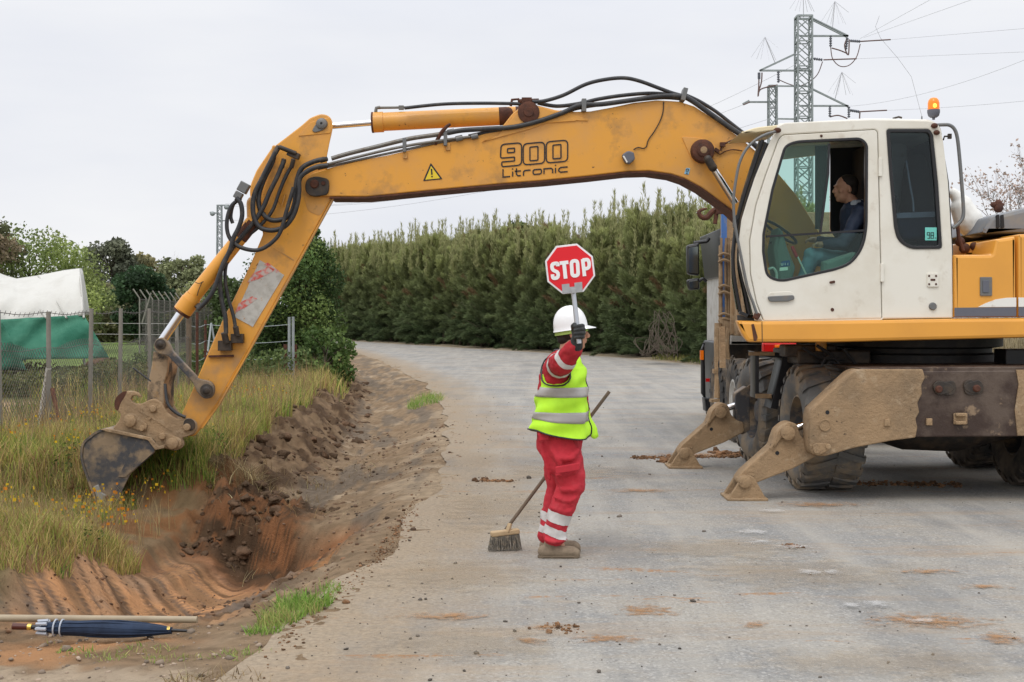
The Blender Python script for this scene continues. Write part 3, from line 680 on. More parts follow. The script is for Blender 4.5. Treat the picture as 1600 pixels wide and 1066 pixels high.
n = 4200; Y = 7.0 + 14 * RNG.uniform(0, 1, n) ** 1.5; X = Xe(Y) - RNG.uniform(-.15, 1.7, n); fl = fbm(X * 3, Y * 1.5, 3, 222) + RNG.uniform(-.12, .12, n); k = fl > .48; X, Y = X[k], Y[k]; n = len(X); S = np.clip(RNG.exponential(.005, n) + .003, 0, .024) * (.7 + Y / 25)
col = np.array([.15, .095, .06]) * RNG.uniform(.3, 1.6, (n, 1))
rocks(n, X, Y, S, col, 'shoulder_crumbs', 'dark crumbly soil strewn between the ditch and the road edge', 'earth', hz=height(X, Y) - .004)
n = 700; Y = RNG.uniform(5.0, 6.9, n); X = Xe(Y) - RNG.uniform(.05, 2.4, n); S = np.clip(RNG.exponential(.007, n) + .004, 0, .035)
col = np.array([.30, .23, .17]) * RNG.uniform(.4, 1.5, (n, 1))
rocks(n, X, Y, S, col, 'verge_gravel', 'pale gravel and small stones on the verge beside the umbrella', 'gravel', hz=height(X, Y) - .002)
# smears of earth and worn white marks: thin ragged films on the tarmac
def film(name, col, thr, sc, kind):
    m = bpy.data.materials.new(name); m.use_nodes = True; t, b = nodes(m); b.inputs['Base Color'].default_value = (*col, 1); b.inputs['Roughness'].default_value = .95; b.inputs['Specular IOR Level'].default_value = .1
    tc = t.nodes.new('ShaderNodeTexCoord'); mp = t.nodes.new('ShaderNodeMapping'); mp.inputs['Location'].default_value = (-1, -1, 0); mp.inputs['Scale'].default_value = (2, 2, 0)
    t.links.new(tc.outputs['Generated'], mp.inputs[0]); ln = t.nodes.new('ShaderNodeVectorMath'); ln.operation = 'LENGTH'; t.links.new(mp.outputs[0], ln.inputs[0])
    g = t.nodes.new('ShaderNodeNewGeometry'); mq = t.nodes.new('ShaderNodeMapping'); mq.inputs['Scale'].default_value = (1, 1.5, 1); t.links.new(g.outputs['Position'], mq.inputs[0])
    n = t.nodes.new('ShaderNodeTexNoise'); n.inputs['Scale'].default_value = sc; n.inputs['Detail'].default_value = 9; n.inputs['Roughness'].default_value = .75; t.links.new(mq.outputs[0], n.inputs['Vector'])
    a = t.nodes.new('ShaderNodeMath'); a.operation = 'MULTIPLY_ADD'; a.inputs[1].default_value = -.30; t.links.new(ln.outputs['Value'], a.inputs[0]); t.links.new(n.outputs[0], a.inputs[2])
    r = t.nodes.new('ShaderNodeMapRange'); r.inputs[1].default_value = thr; r.inputs[2].default_value = thr + .20; r.inputs[4].default_value = kind; t.links.new(a.outputs[0], r.inputs[0]); t.links.new(r.outputs[0], b.inputs['Alpha'])
    return m
ME_ = film('earth_film', (.36, .20, .095), .33, 11.0, .8); MT_ = film('dust_film', (.38, .30, .205), .20, 5.0, .28); MW_ = film('chalk_film', (.60, .59, .57), .28, 16.0, .42)
def smear(px, py, w_, h_, m, nm, lab, cat, grp):
    x, y = pw_(px, py); y1 = pw_(px, py - h_ / 2)[1]; y0 = pw_(px, py + h_ / 2)[1]; hw = w_ / 2 * y / F; smear.z += .0006
    me = bpy.data.meshes.new(nm); me.from_pydata([(x - hw, y0, 0), (x + hw, y0, 0), (x + hw, y1, 0), (x - hw, y1, 0)], [], [(0, 1, 2, 3)])
    o = link(nm, me, m, None, 0); o.location.z = smear.z; tag(o, lab, cat, grp, 'structure')
smear.z = .003
for a in [(1010, 955, 160, 34), (950, 1000, 190, 26), (860, 980, 120, 18), (1450, 972, 330, 44), (1180, 978, 90, 16), (830, 1003, 90, 22), (700, 965, 230, 22), (1570, 1000, 120, 40), (1540, 918, 130, 14), (1450, 895, 160, 14), (1000, 768, 150, 12), (1280, 790, 260, 16), (1100, 712, 330, 12)]:
    smear(*a, ME_, 'earth_smear', 'thin orange smear of earth across the grey road', 'dirt', 'smears of earth on the road')
for a in [(720, 900, 330, 60), (780, 800, 200, 70), (1250, 900, 420, 60), (740, 1010, 330, 60), (1120, 860, 300, 40), (1400, 1040, 500, 60), (900, 740, 240, 30)]:
    smear(*a, MT_, 'dust_patch', 'pale tan patch of dust on the grey road', 'dirt', 'dust patches on the road')
for a in [(1178, 834, 70, 12), (1190, 849, 60, 9), (1240, 857, 70, 8), (1262, 897, 60, 12), (1300, 897, 50, 10), (1370, 948, 60, 16), (1440, 975, 60, 12), (1205, 801, 60, 6), (1330, 950, 40, 10)]:
    smear(*a, MW_, 'chalk_mark', 'faint worn white marking on the tarmac right of the worker', 'road marking', 'faint white marks on the road')
# ------------------------------------------------------------ vegetation
def tree_mesh(name, V, Fq, C, m='leaf'):
    me = mesh_np(name, V, Fq, C); me.materials.append(M[m]); return me
def leaf_quads(Pp, size, col, nrm=None, asp=1.6):
    n = len(Pp); a = RNG.normal(size=(n, 3)); a /= np.linalg.norm(a, axis=1, keepdims=True); b = RNG.normal(size=(n, 3)); b -= (a * b).sum(1, keepdims=True) * a; b /= np.linalg.norm(b, axis=1, keepdims=True)
    s = (size * RNG.uniform(.6, 1.4, n))[:, None]; a = a * s * asp * .5; b = b * s * .5
    V = np.stack([Pp - a, Pp + b, Pp + a, Pp - b], 1).reshape(-1, 3); return V, np.arange(n * 4).reshape(n, 4), np.repeat(col, 4, 0)
def spray_needles(base, d, L, wd, col):
    n = len(base); s = np.cross(d, RNG.normal(size=(n, 3))); s /= np.linalg.norm(s, axis=1, keepdims=True)
    s = s * (wd * RNG.uniform(.6, 1.4, n))[:, None] * .5; e = base + d * L[:, None]; m_ = base + d * (L * .45)[:, None]
    V = np.stack([base - s * .3, m_ + s, e, m_ - s], 1).reshape(-1, 3); return V, np.arange(n * 4).reshape(n, 4), np.repeat(col, 4, 0)
def limb_mesh(name, segs, m):
    mb = MB()
    for pts, r0, r1 in segs: mb.tube(pts, list(np.linspace(r0, r1, len(pts))), 6)
    me = mb.mesh(name); me.materials.append(M[m]); me.polygons.foreach_set('use_smooth', np.ones(len(me.polygons), bool)); return me
def casuarina(seed, H, Rad):
    """feathery upright conifer-like tree: whippy branches carrying long drooping needles"""
    rg = np.random.default_rng(seed); segs = [([Vector((0, 0, -.1)), Vector((rg.normal() * .05, rg.normal() * .05, H * .5)), Vector((rg.normal() * .1, rg.normal() * .1, H * .97))], .12, .01)]
    B = []; Dd = []; Ls = []; C = []
    for i in range(150):
        t = rg.uniform(0.0, .98) ** .9; z0 = .05 + H * t * .93; a = rg.uniform(0, 6.28); L = Rad * (1.12 - t) ** .5 * rg.uniform(.65, 1.2) + .25
        up = .45 + 1.5 * t + rg.normal() * .22
        d = np.array([math.cos(a), math.sin(a), up]); d /= np.linalg.norm(d)
        if i % 3 == 0: segs.append(([Vector((0, 0, z0)), Vector((0, 0, z0)) + Vector(d * L * .9)], .025, .004))
        k = int(110 + 110 * L); tt = rg.uniform(.12, 1.0, k) ** .8
        p = np.array([0, 0, z0]) + d * (tt * L)[:, None] + rg.normal(size=(k, 3)) * (.03 + .085 * (1 - tt))[:, None]; p[:, 2] -= .30 * L * tt ** 2.2 * (1 - t)
        nd = d + rg.normal(size=(k, 3)) * .34 + np.array([0, 0, .12 - .45 * (1 - t)]) * (tt[:, None] ** 1.5 + .2); nd /= np.linalg.norm(nd, axis=1, keepdims=True)
        tone = rg.uniform(.55, 1.6)
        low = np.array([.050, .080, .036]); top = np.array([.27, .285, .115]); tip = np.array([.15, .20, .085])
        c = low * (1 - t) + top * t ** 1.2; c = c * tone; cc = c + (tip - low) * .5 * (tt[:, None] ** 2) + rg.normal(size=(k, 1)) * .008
        if rg.random() < .035: cc = np.array([.22, .15, .075]) * np.ones((k, 1)) * rg.uniform(.7, 1.2)
        B.append(p); Dd.append(nd); Ls.append(rg.uniform(.14, .34, k)); C.append(np.clip(cc, .01, 1))
    # leader spires
    for j in range(9):
        x, y = rg.normal(size=2) * Rad * .42; hh = H * rg.uniform(.90, 1.20); k = 90; tt = rg.uniform(.0, 1, k)
        p = np.stack([x + rg.normal(size=k) * .10 * (1 - tt), y + rg.normal(size=k) * .10 * (1 - tt), hh - 1.3 + tt * 1.3], -1)
        nd = rg.normal(size=(k, 3)) * .28 + np.array([0, 0, 1]); nd /= np.linalg.norm(nd, axis=1, keepdims=True)
        B.append(p); Dd.append(nd); Ls.append(rg.uniform(.15, .32, k)); C.append(np.array([.33, .33, .15]) * rg.uniform(.7, 1.3, (k, 1)))
    B = np.concatenate(B); Dd = np.concatenate(Dd); Ls = np.concatenate(Ls); C = np.concatenate(C)
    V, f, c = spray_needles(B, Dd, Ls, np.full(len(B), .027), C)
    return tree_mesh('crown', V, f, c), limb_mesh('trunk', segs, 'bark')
def place_tree(name, label, cat, meshes, loc, rz=0, sc=1.0, group=None):
    t_ = thing(name, label, cat, loc, group); t_.rotation_euler = (0, 0, rz); t_.scale = (sc,) * 3 if not hasattr(sc, '__len__') else sc
    for nm, me in zip(('crown', 'trunk'), meshes):
        if me is None: continue
        o = bpy.data.objects.new(nm, me); COL.objects.link(o); o.parent = t_
    return t_
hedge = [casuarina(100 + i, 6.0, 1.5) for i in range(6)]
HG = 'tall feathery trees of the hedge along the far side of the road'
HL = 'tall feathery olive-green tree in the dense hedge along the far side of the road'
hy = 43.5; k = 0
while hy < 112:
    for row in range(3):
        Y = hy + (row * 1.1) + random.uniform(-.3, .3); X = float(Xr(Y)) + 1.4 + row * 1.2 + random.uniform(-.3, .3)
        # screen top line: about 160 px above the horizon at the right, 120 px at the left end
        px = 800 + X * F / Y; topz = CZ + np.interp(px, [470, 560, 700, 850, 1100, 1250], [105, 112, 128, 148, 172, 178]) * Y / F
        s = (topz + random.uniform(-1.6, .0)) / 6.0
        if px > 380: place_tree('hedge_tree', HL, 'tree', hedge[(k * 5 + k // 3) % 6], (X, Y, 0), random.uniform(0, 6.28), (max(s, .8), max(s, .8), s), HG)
        k += 1
    slope = abs(float(Xr(hy + 1) - Xr(hy))); hy += 1.35 / math.sqrt(1 + slope ** 2)
print('hedge trees', k)
def broadleaf(seed, H, Rx, z0, nl, size, pal, nclump=26, trunk=.12, m='bark', flat=.85, cone=0, gap=.0, asp=1.6):
    """tapered trunk, limbs to each clump, clumps of leaves with gaps"""
    rg = np.random.default_rng(seed); segs = [([Vector((0, 0, -.1)), Vector((rg.normal() * .1, 0, z0)), Vector((0, rg.normal() * .1, H * .8))], trunk, trunk * .25)]
    Pp = []; C = []; pal = np.array(pal)
    for i in range(nclump):
        th = rg.uniform(0, 6.28); zz = rg.uniform(0, 1); cz = z0 + (H - z0) * (.06 + .86 * zz)
        prof = (math.sqrt(max(0.02, 1 - (2 * zz - 1) ** 2)) if not cone else (1.0 - zz) ** .75 * .95 + .08)
        r = Rx * prof * rg.uniform(.25, .95) ** .6; c = np.array([r * math.cos(th), r * math.sin(th), cz])
        cr = Rx * rg.uniform(.24, .42) * (1 if not cone else (1.15 - zz * .75)); k = int(nl / nclump)
        d = rg.normal(size=(k, 3)); d /= np.linalg.norm(d, axis=1, keepdims=True); p = c + d * (cr * rg.uniform(.35, 1.1, k) ** .6)[:, None] * [1, 1, flat]
        base = pal[rg.integers(len(pal))] * rg.uniform(.7, 1.3); cc = base * rg.uniform(.7, 1.35, (k, 1))
        keep = rg.uniform(0, 1, k) > gap; Pp.append(p[keep]); C.append(cc[keep])
        segs.append(([Vector((0, 0, max(z0 * .6, cz - (H - z0) * .3))), Vector(c * [.5, .5, 1] + [0, 0, -(cr * .4)]), Vector(c)], trunk * .35, .01))
    Pp = np.concatenate(Pp); C = np.clip(np.concatenate(C), 0, 1)
    V, f, c = leaf_quads(Pp, np.full(len(Pp), size), C, asp=asp)
    return tree_mesh('crown', V, f, c), limb_mesh('trunk', segs, m)
def bare(seed, H, spread, depth=5, m='palebark', leaves=None, r0=.09):
    rg = random.Random(seed); segs = []; tips = []
    def grow(p, d, L, r, k):
        q = p + d * L; mid = p + d * L * .5 + Vector((rg.gauss(0, .04), rg.gauss(0, .04), 0)) * L; segs.append(([p, mid, q], r, r * .6)); tips.append(q); tips.append(mid)
        if k == 0: return
        for j in range(rg.choice((2, 3, 3))):
            e = (d + Vector((rg.gauss(0, spread), rg.gauss(0, spread), rg.gauss(.12, spread * .5)))).normalized(); grow(q, e, L * rg.uniform(.62, .86), r * .6, k - 1)
    grow(Vector((0, 0, -.1)), Vector((0, 0, 1)), H * .28, r0, depth)
    cr = None
    if leaves:
        n, size, pal = leaves; T = np.array([list(q) for q in tips if q.z > H * .3]); i = RNG.integers(len(T), size=n); p = T[i] + RNG.normal(size=(n, 3)) * .12
        V, f, c = leaf_quads(p, np.full(n, size), np.array(pal)[RNG.integers(len(pal), size=n)] * RNG.uniform(.7, 1.3, (n, 1))); cr = tree_mesh('crown', V, f, c)
    return cr, limb_mesh('trunk', segs, m)
# poplar-like shrub tree beside the wire fence, behind the digging arm
DG = [(.055, .095, .03), (.075, .125, .035), (.11, .17, .045), (.19, .26, .075), (.04, .07, .022), (.045, .08, .025)]
def at(px, D, z=0): return (float((px - 800) * D / F), D, z)
place_tree('leafy_tree', 'dense dark green leafy tree behind the digging arm at the road bend', 'tree', broadleaf(5, 3.75, 1.30, .05, 34000, .050, DG, 85, .1, cone=0, flat=1.15), at(462, 33), 0, (1, 1, 1))
place_tree('leafy_tree', 'slender bright green tree top rising beside the digging arm', 'tree', broadleaf(6, 4.6, .6, 1.2, 6500, .052, DG[1:4], 34, .07, cone=1, flat=1.2), at(487, 33.5), 1)
place_tree('shrub', 'low rounded green shrub where the wire fence meets the road', 'shrub', broadleaf(7, 1.4, .8, .05, 2600, .06, [(.07, .12, .03), (.12, .18, .05)], 16, .04), at(508, 30), 1)
# far trees at left
spots = [
 ('bright pale green tree spreading above the left end of the white tunnel', 45, 62, 6.0, 3.2, [(.24, .29, .09), (.31, .36, .12), (.19, .24, .08)], .9, 16000, .10, .25),
 ('pale green airy tree right of the bright tree behind the tunnel', 108, 66, 5.3, 2.1, [(.26, .31, .12), (.21, .26, .10)], 1.0, 9000, .09, .3),
 ('dark brownish tree cut off by the left edge of the photograph', -22, 58, 6.3, 1.6, [(.13, .14, .07), (.22, .17, .11)], 2.2, 4500, .12, .3),
 ('bluish grey-green tree with a dense round crown above the tunnel end', 178, 100, 8.0, 2.6, [(.13, .14, .095), (.17, .18, .12), (.10, .11, .075)], 1.5, 7000, .2, .1),
 ('olive brown bushy tree between the dark tree and the grey-green tree', 222, 106, 7.0, 2.4, [(.24, .21, .11), (.29, .26, .13), (.20, .19, .10)], .8, 7000, .2, .05),
 ('very dark green rounded tree in front of the olive trees', 218, 84, 5.2, 2.0, [(.04, .075, .035), (.055, .10, .045)], .4, 7000, .17, 0),
 ('olive green bushy tree left of the digging arm by the tall pole', 287, 98, 7.0, 2.1, [(.20, .22, .11), (.25, .27, .14)], .6, 7000, .18, .05),
 ('low olive bush between the tunnel and the dark rounded tree', 148, 92, 4.2, 2.6, [(.24, .23, .12), (.2, .21, .10)], .2, 5000, .18, .05),
 ('low dull green bush behind the angled fence', 250, 92, 3.6, 3.0, [(.20, .20, .10), (.26, .24, .12)], .1, 6000, .18, 0),
 ('low dull green bush under the tall lattice pole', 318, 92, 4.2, 2.4, [(.20, .22, .10), (.24, .26, .12)], .1, 6000, .18, 0),
 ('dark green bush half hidden behind the lower digging arm', 375, 70, 3.8, 2.2, [(.06, .09, .03), (.09, .13, .045)], .1, 6000, .15, 0),
 ('low green bush between the arm and the leafy tree', 405, 46, 2.0, 1.6, [(.07, .11, .035), (.10, .15, .045)], .1, 4000, .10, 0),
 ('olive tree beyond the left edge, nearest the white tunnel', -150, 78, 6.0, 3.6, [(.12, .14, .06), (.16, .17, .08)], .6, 6000, .18, .1),
 ('dull green tree well beyond the left edge', -330, 84, 6.6, 4.2, [(.10, .13, .06), (.14, .16, .07)], .6, 6000, .2, .1),
 ('dark green tree farthest beyond the left edge', -520, 80, 5.6, 4.4, [(.07, .10, .045), (.10, .13, .06)], .5, 6000, .2, .1)]
for i, (lab, px, D, H, Rx, pal, z0, nl, sz, gap) in enumerate(spots):
    place_tree('far_tree' if H > 4.25 else 'bush', lab, 'tree' if H > 4.25 else 'bush', broadleaf(20 + i, H, Rx, z0, nl, sz, pal, 30, .12, gap=gap), at(px, D))
place_tree('bare_tree', 'leafless grey tree showing between the olive trees', 'tree', bare(3, 7.4, .35, 6, r0=.06), at(243, 108))
place_tree('bare_tree', 'leafless grey tree behind the white tunnel', 'tree', bare(4, 6.2, .35, 6, r0=.06), at(112, 90))
place_tree('bare_tree', 'nearly leafless tree with sparse pinkish brown leaves right of the cab', 'tree', bare(8, 6.9, .42, 6, leaves=(1100, .06, [(.44, .33, .28), (.36, .27, .22), (.50, .38, .32)]), r0=.08), at(1592, 40))
place_tree('bare_tree', 'small bare brown-leaved tree just behind the cab handrail', 'tree', bare(9, 5.6, .45, 5, leaves=(500, .075, [(.34, .24, .18), (.28, .19, .13)]), r0=.06), at(1536, 44))
place_tree('bare_tree', 'leafless tree tip showing above the green bushes behind the bucket arm', 'tree', bare(12, 5.4, .3, 5, r0=.05), at(325, 99))
place_tree('far_tree', 'round green treetop rising above the hedge line', 'tree', broadleaf(44, 8.4, 1.6, 3.5, 5000, .2, [(.09, .12, .04), (.13, .17, .06)], 24, .2), at(810, 88))
# dark scrub beyond the fence
def scrub(name, label, boxes, nper, size, pal, h, cat='bushes'):
    Pp = []; C = []
    for (x0, x1, y0, y1) in boxes:
        n = nper; X = RNG.uniform(x0, x1, n); Y = RNG.uniform(y0, y1, n); hh = h * (.35 + 1.1 * fbm(X * .8, Y * .5, 3, 7)); Z = height(X, Y) + hh * RNG.uniform(0, 1, n) ** .7
        Pp.append(np.stack([X, Y, Z], -1)); pa = np.array(pal); C.append(pa[RNG.integers(len(pa), size=n)] * (.6 + .8 * fbm(X * 1.5, Y * 1.5, 3, 8))[:, None] * RNG.uniform(.7, 1.3, (n, 1)))
    V, f, c = leaf_quads(np.concatenate(Pp), np.full(sum(len(q) for q in Pp), size), np.clip(np.concatenate(C), 0, 1)); me = tree_mesh(name, V, f, c)
    o = bpy.data.objects.new(name, me); COL.objects.link(o); return tag(o, label, cat, kind='stuff')
scrub('scrub', 'dark green weedy scrub behind the wire mesh fence', [(-13.5, -6.9, 25.5, 31)], 26000, .055, [(.11, .14, .045), (.17, .18, .06), (.2, .19, .08), (.08, .10, .035)], .55)
scrub('scrub', 'green undergrowth around the fence posts near the leafy tree', [(-8.2, -4.6, 26, 34)], 12000, .055, [(.08, .12, .035), (.12, .16, .05), (.06, .09, .03)], .75)
scrub('scrub', 'low dull undergrowth in the field beyond the angled fence', [(-42, -14, 90, 112)], 16000, .22, [(.16, .17, .08), (.22, .21, .10), (.12, .14, .06)], 1.8)
# weeds at the far roadside, reeds behind the digger, pinkish soil tufts
def blade_stuff(name, label, n, x0, x1, y0, y1, h0, h1, wd, pal, lean=.5):
    X = RNG.uniform(x0, x1, n); Y = RNG.uniform(y0, y1, n); k = (X > Xr(Y) + .3) | (X < Xe(Y) - 2); X, Y = X[k], Y[k]; n = len(X)
    V, f, c = blades('', X, Y, RNG.uniform(h0, h1, n), np.full(n, wd), pick(n, pal, [1] * len(pal), X, Y, 1), lean); me = mesh_np(name, V, f, c); me.materials.append(M['blade'])
    o = bpy.data.objects.new(name, me); COL.objects.link(o); return tag(o, label, 'grass', kind='stuff')
blade_stuff('verge_grass', 'low green and yellow grass strip beyond the far road edge beside the truck', 9000, 4.5, 10, 38, 52, .06, .3, .03, [(.14, .2, .05), (.24, .26, .09), (.36, .32, .15)])
blade_stuff('dry_reeds', 'tall dry beige reeds behind the digger undercarriage', 9000, 11.8, 20, 33, 41, .9, 1.9, .03, [(.42, .36, .26), (.34, .29, .2), (.28, .25, .17)], .35)
blade_stuff('field_weeds', 'sparse green weeds on the pale soil beyond the fence', 1600, -8.6, -6.6, 18, 24, .1, .3, .012, [(.12, .17, .05), (.2, .22, .08)])
# ------------------------------------------------------------ excavator
EX = thing('excavator', 'large yellow wheeled excavator with a white cab, reaching across the road into the ditch', 'excavator', (4.05, 13.0, 0))
def zz(o, s, pts): return [(o[0] + x / s, o[1] + y / s, *r) for (x, y, *r) in pts]
B0, B1 = 12.55, 12.95; BC = 12.75
# boom
boom_pts = [(500, 307), (482, 303, 14), (476, 291, 14), (482, 272, 12), (520, 261), (560, 251), (608, 242), (667, 228), (749, 211), (786, 196), (800, 178, 6), (818, 163, 14), (838, 164, 12), (868, 172), (899, 174.5), (922, 174), (955, 168),
  (990, 160.5), (1026, 156.5), (1061, 158.5), (1085, 166), (1108, 181), (1131, 197), (1155, 214), (1200, 252), (1245, 305), (1285, 370), (1305, 440), (1305, 520), (1235, 520), (1222, 470), (1200, 412), (1172, 358), (1143, 328), (1122, 312), (1096, 293), (1070, 279), (1049, 272), (1014, 267), (981, 268), (920, 275), (850, 282), (785, 287), (667, 298), (573, 307.5)]
boom = MB().shape(fillet(boom_pts, 2), B0, B1, .012).build('boom', M['yellow'], EX)
# dark lower edge flange and cylinder-lug reinforcement plates
fl = [(515, 308.5), (573, 308.5), (667, 299), (785, 288), (850, 283), (920, 276), (981, 269), (1014, 268), (1049, 273), (1070, 280), (1096, 294), (1122, 313), (1143, 329), (1160, 345)]
mb = MB()
for a, b in zip(fl[:-1], fl[1:]):
    pa = P(*a, B0); pb = P(*b, B0); mb.bar((pa.x, BC, pa.z - .004), (pb.x, BC, pb.z - .004), .016, .43, up=(0, 1, 0))
mb.build('boom_flange', M['rust'], boom)
mb = MB().shape(fillet(zz((550, 80), 4.263, [(860, 606), (975, 560), (1090, 420), (1175, 365), (1270, 375), (1492, 455), (1492, 465), (1300, 478), (1180, 520)]), 2), B0 - .014, B0 + .01, .003)
mb.shape(fillet([(862, 187), (876, 172), (919, 186), (919, 189)], 1), B0 - .012, B0 + .01, .003)
mb.build('cylinder_lug_plate', M['yellow'], boom)
mb = MB().shape(fillet(zz((850, 80), 4.263, [(918, 570), (1060, 578, 20), (1150, 640), (1120, 740), (1010, 745), (975, 700)]), 3), B0 - .012, B0 + .01, .004)
mb.build('cylinder_boss_plate', M['yellow'], boom)
c = P(1097, 237, B0); mb = MB()
mb.lathe((c.x, B0 - .12, c.z), (0, 1, 0), [(0, .0), (0, .05), (.004, .062), (.02, .065), (.02, .085), (.03, .108), (.06, .112), (.10, .118), (.13, .118)], 32)
mb.build('boom_cylinder_pin', M['rust'], boom)
MB().lathe((c.x, B0 - .125, c.z), (0, 1, 0), [(0, 0), (0, .028), (.01, .04), (.02, .045)], 20).build('pin_cap', M['mud'], boom)
mb = MB()
for d in (12.44, 13.05):
    a = P(1104, 247, d); b = P(1152, 322, d); mb.cyl(a, b, .036, n=20)
mb.build('boom_cylinder_rod', M['chrome'], EX)
mb = MB()
for d in (12.44, 13.05): mb.cyl(P(1150, 318, d), P(1235, 460, d), .062, n=20)
mb.build('boom_cylinder', M['yellow'], EX)
mb = MB().cap(P(1106, 249, 12.40), P(1114, 262, 12.40), .042); mb.build('rod_eye', M['dark'], boom)
# pin bosses
mb = MB(); mb.shape(fillet(zz((200, 150), 2.665, [(735, 375, 30), (745, 345, 20), (780, 333, 20), (835, 345, 10), (838, 375), (832, 412, 12), (770, 420, 16), (742, 405, 16)]), 5), B0 - .03, B0 + .03, .008)
mb.build('stick_pivot_plate', M['dark'], boom)
c = P(492, 288, B0); mb = MB().lathe((c.x, B0 - .055, c.z), (0, 1, 0), [(0, 0), (0, .022), (.004, .038), (.02, .04), (.03, .05)], 20)
c2 = P(506, 287, B0); mb.lathe((c2.x, B0 - .045, c2.z), (0, 1, 0), [(0, 0), (0, .018), (.01, .022), (.02, .022)], 12); mb.build('stick_pivot_pin', M['rust'], boom)
c = P(826, 176, B0); MB().lathe((c.x, B0 - .05, c.z), (0, 1, 0), [(0, 0), (0, .045), (.01, .05), (.012, .075), (.02, .105), (.05, .108), (.06, .11)], 28).build('cylinder_lug_pin', M['rust'], boom)
# lettering as printed on the boom
DL = B0 - .003
def rr(x0, y0, x1, y1, r, tilt=0, k=4):
    pts = fillet([(x0, y0), (x1, y0), (x1, y1), (x0, y1)], r, k); cx = (x0 + x1) / 2
    return [(x, y + (x - cx) * tilt) for x, y in pts]
T = -.085
mb = MB()
def sk(x, y, x0=781.0): return (x, y + (x - x0) * T)
def rrs(x0, y0, x1, y1, r): return [sk(*q) for q in fillet([(x0, y0), (x1, y0), (x1, y1), (x0, y1)], r)]
for x0 in (817.5, 853.5):
    mb.ribbon(rrs(x0, 228, x0 + 33.5, 261, 7), 2.0, DL, True); mb.ribbon(rrs(x0 + 10.5, 234, x0 + 23, 255.5, 1.5), 2.0, DL, True)
nine = fillet([(783, 226, 6), (815, 226, 7), (815, 261, 7), (784, 261, 6), (784, 253.5, 2), (804, 253.5, 1), (804, 247.5, 1), (790, 247.5, 6), (782, 247.5, 5)], 3)
mb.ribbon([sk(*q) for q in nine], 2.0, DL, True); mb.ribbon(rrs(793, 233.5, 804, 240, 1), 2.0, DL, True)
lw = 2.0
def st(*pts, close=False, r=0): mb.ribbon([sk(x, y, 785) for x, y in (fillet(pts, r) if r else pts)], lw, DL, close)
y0, y1 = 265.5, 277.5; xm = 269.5
st((786, y0 - 1), (786, y1 - .6), (797, y1 - .6)); st((801, xm), (801, y1)); st((801, y0 - 1), (801, y0 + 1))
mb.ribbon([sk(x, y, 785) for x, y in [(807, y0 - .5), (807, y1 - 3), (809.5, y1 - .6), (814, y1 - .6)]], lw, DL); st((804, xm), (814, xm))
mb.ribbon([sk(x, y, 785) for x, y in [(818, y1), (818, xm + 2), (820, xm), (829, xm)]], lw, DL)
mb.ribbon([sk(*q, 785) for q in fillet([(833, xm), (846, xm), (846, y1 - .6), (833, y1 - .6)], 3)], lw, DL, True)
mb.ribbon([sk(x, y, 785) for x, y in [(850, y1), (850, xm), (861, xm), (863.5, xm + 2), (863.5, y1)]], lw, DL)
st((868, xm), (868, y1)); st((868, y0 - 1), (868, y0 + 1))
mb.ribbon([sk(x, y, 785) for x, y in [(887, xm), (876, xm), (873, xm + 2.5), (873, y1 - 3), (876, y1 - .6), (887, y1 - .6)]], lw, DL)
mb.build('boom_lettering', M['blackpl'], boom, smooth=0)
mb = MB().shape(fillet([(661, 283), (691.5, 280), (673, 254.5)], 1.5), B0 - .005, B0 - .002, .0006); mb.build('warning_triangle', M['blackpl'], boom)
MB().shape([(664.5, 281), (687.5, 278.7), (673.6, 259.5)], B0 - .007, B0 - .004, .0005).build('warning_triangle_face', mat('sticker_yellow', (.75, .55, .03), .4), boom)
mb = MB(); mb.ribbon([(674.2, 264), (674.8, 273)], 2.2, B0 - .008); mb.ribbon([(675, 275), (675.1, 277)], 2.2, B0 - .008); mb.build('exclamation_mark', M['blackpl'], boom, smooth=0)
MB().shape(fillet([(1069, 272), (1072, 262.5), (1078.5, 263), (1076, 273)], 1), B0 - .005, B0 - .002, .0006).build('blue_sticker', mat('sticker_blue', (.25, .5, .68), .4), boom)
mb = MB(); mb.ribbon([sk(*q, 1069) for q in fillet([(1072, 264.5), (1076, 264.8), (1075.5, 268), (1072, 268)], 1)], .9, B0 - .007, True); mb.ribbon([(1071.8, 270.5), (1074.8, 270.9)], .9, B0 - .007); mb.build('sticker_mark', M['blackpl'], boom, smooth=0)
# small work lamp hanging on its cable
mb = MB().shape(fillet(zz((850, 80), 4.263, [(520, 690), (560, 660, 8), (600, 675), (607, 720), (570, 752), (540, 738)]), 2), B0 - .09, B0, .012); lamp = mb.build('boom_lamp', M['greyblue'], boom)
MB().shape(fillet(zz((850, 80), 4.263, [(524, 700), (534, 696), (558, 738), (552, 746)]), .4), B0 - .094, B0 - .07, .003).build('lamp_glass', M['jug'], lamp)
mb = MB().tube(cat_rom([P(x, y, B0 - .012) for x, y in [(1037, 159), (1036, 175), (1031, 190), (1022, 206), (1013, 219), (1010, 229), (1005, 232), (997, 230.5), (990, 234)]]), .0055, 6); mb.build('lamp_cable', M['dark'], boom)
mb = MB(); mb.tube(cat_rom([P(x, y, B0 - .03) for x, y in [(1160, 219), (1147, 219), (1136, 223), (1129, 227), (1126, 236)]]), .009, 8); mb.tube(cat_rom([P(x, y, B0 - .02) for x, y in [(1160, 236), (1145, 234), (1132, 237), (1125, 241), (1118, 236)]]), .006, 6)
mb.box(P(1129, 226, B0 - .03), (.05, .04, .04)); mb.box(P(1120, 235, B0 - .02), (.05, .03, .03), (0, .6, 0)); mb.build('sensor_cable', M['rust'], boom)
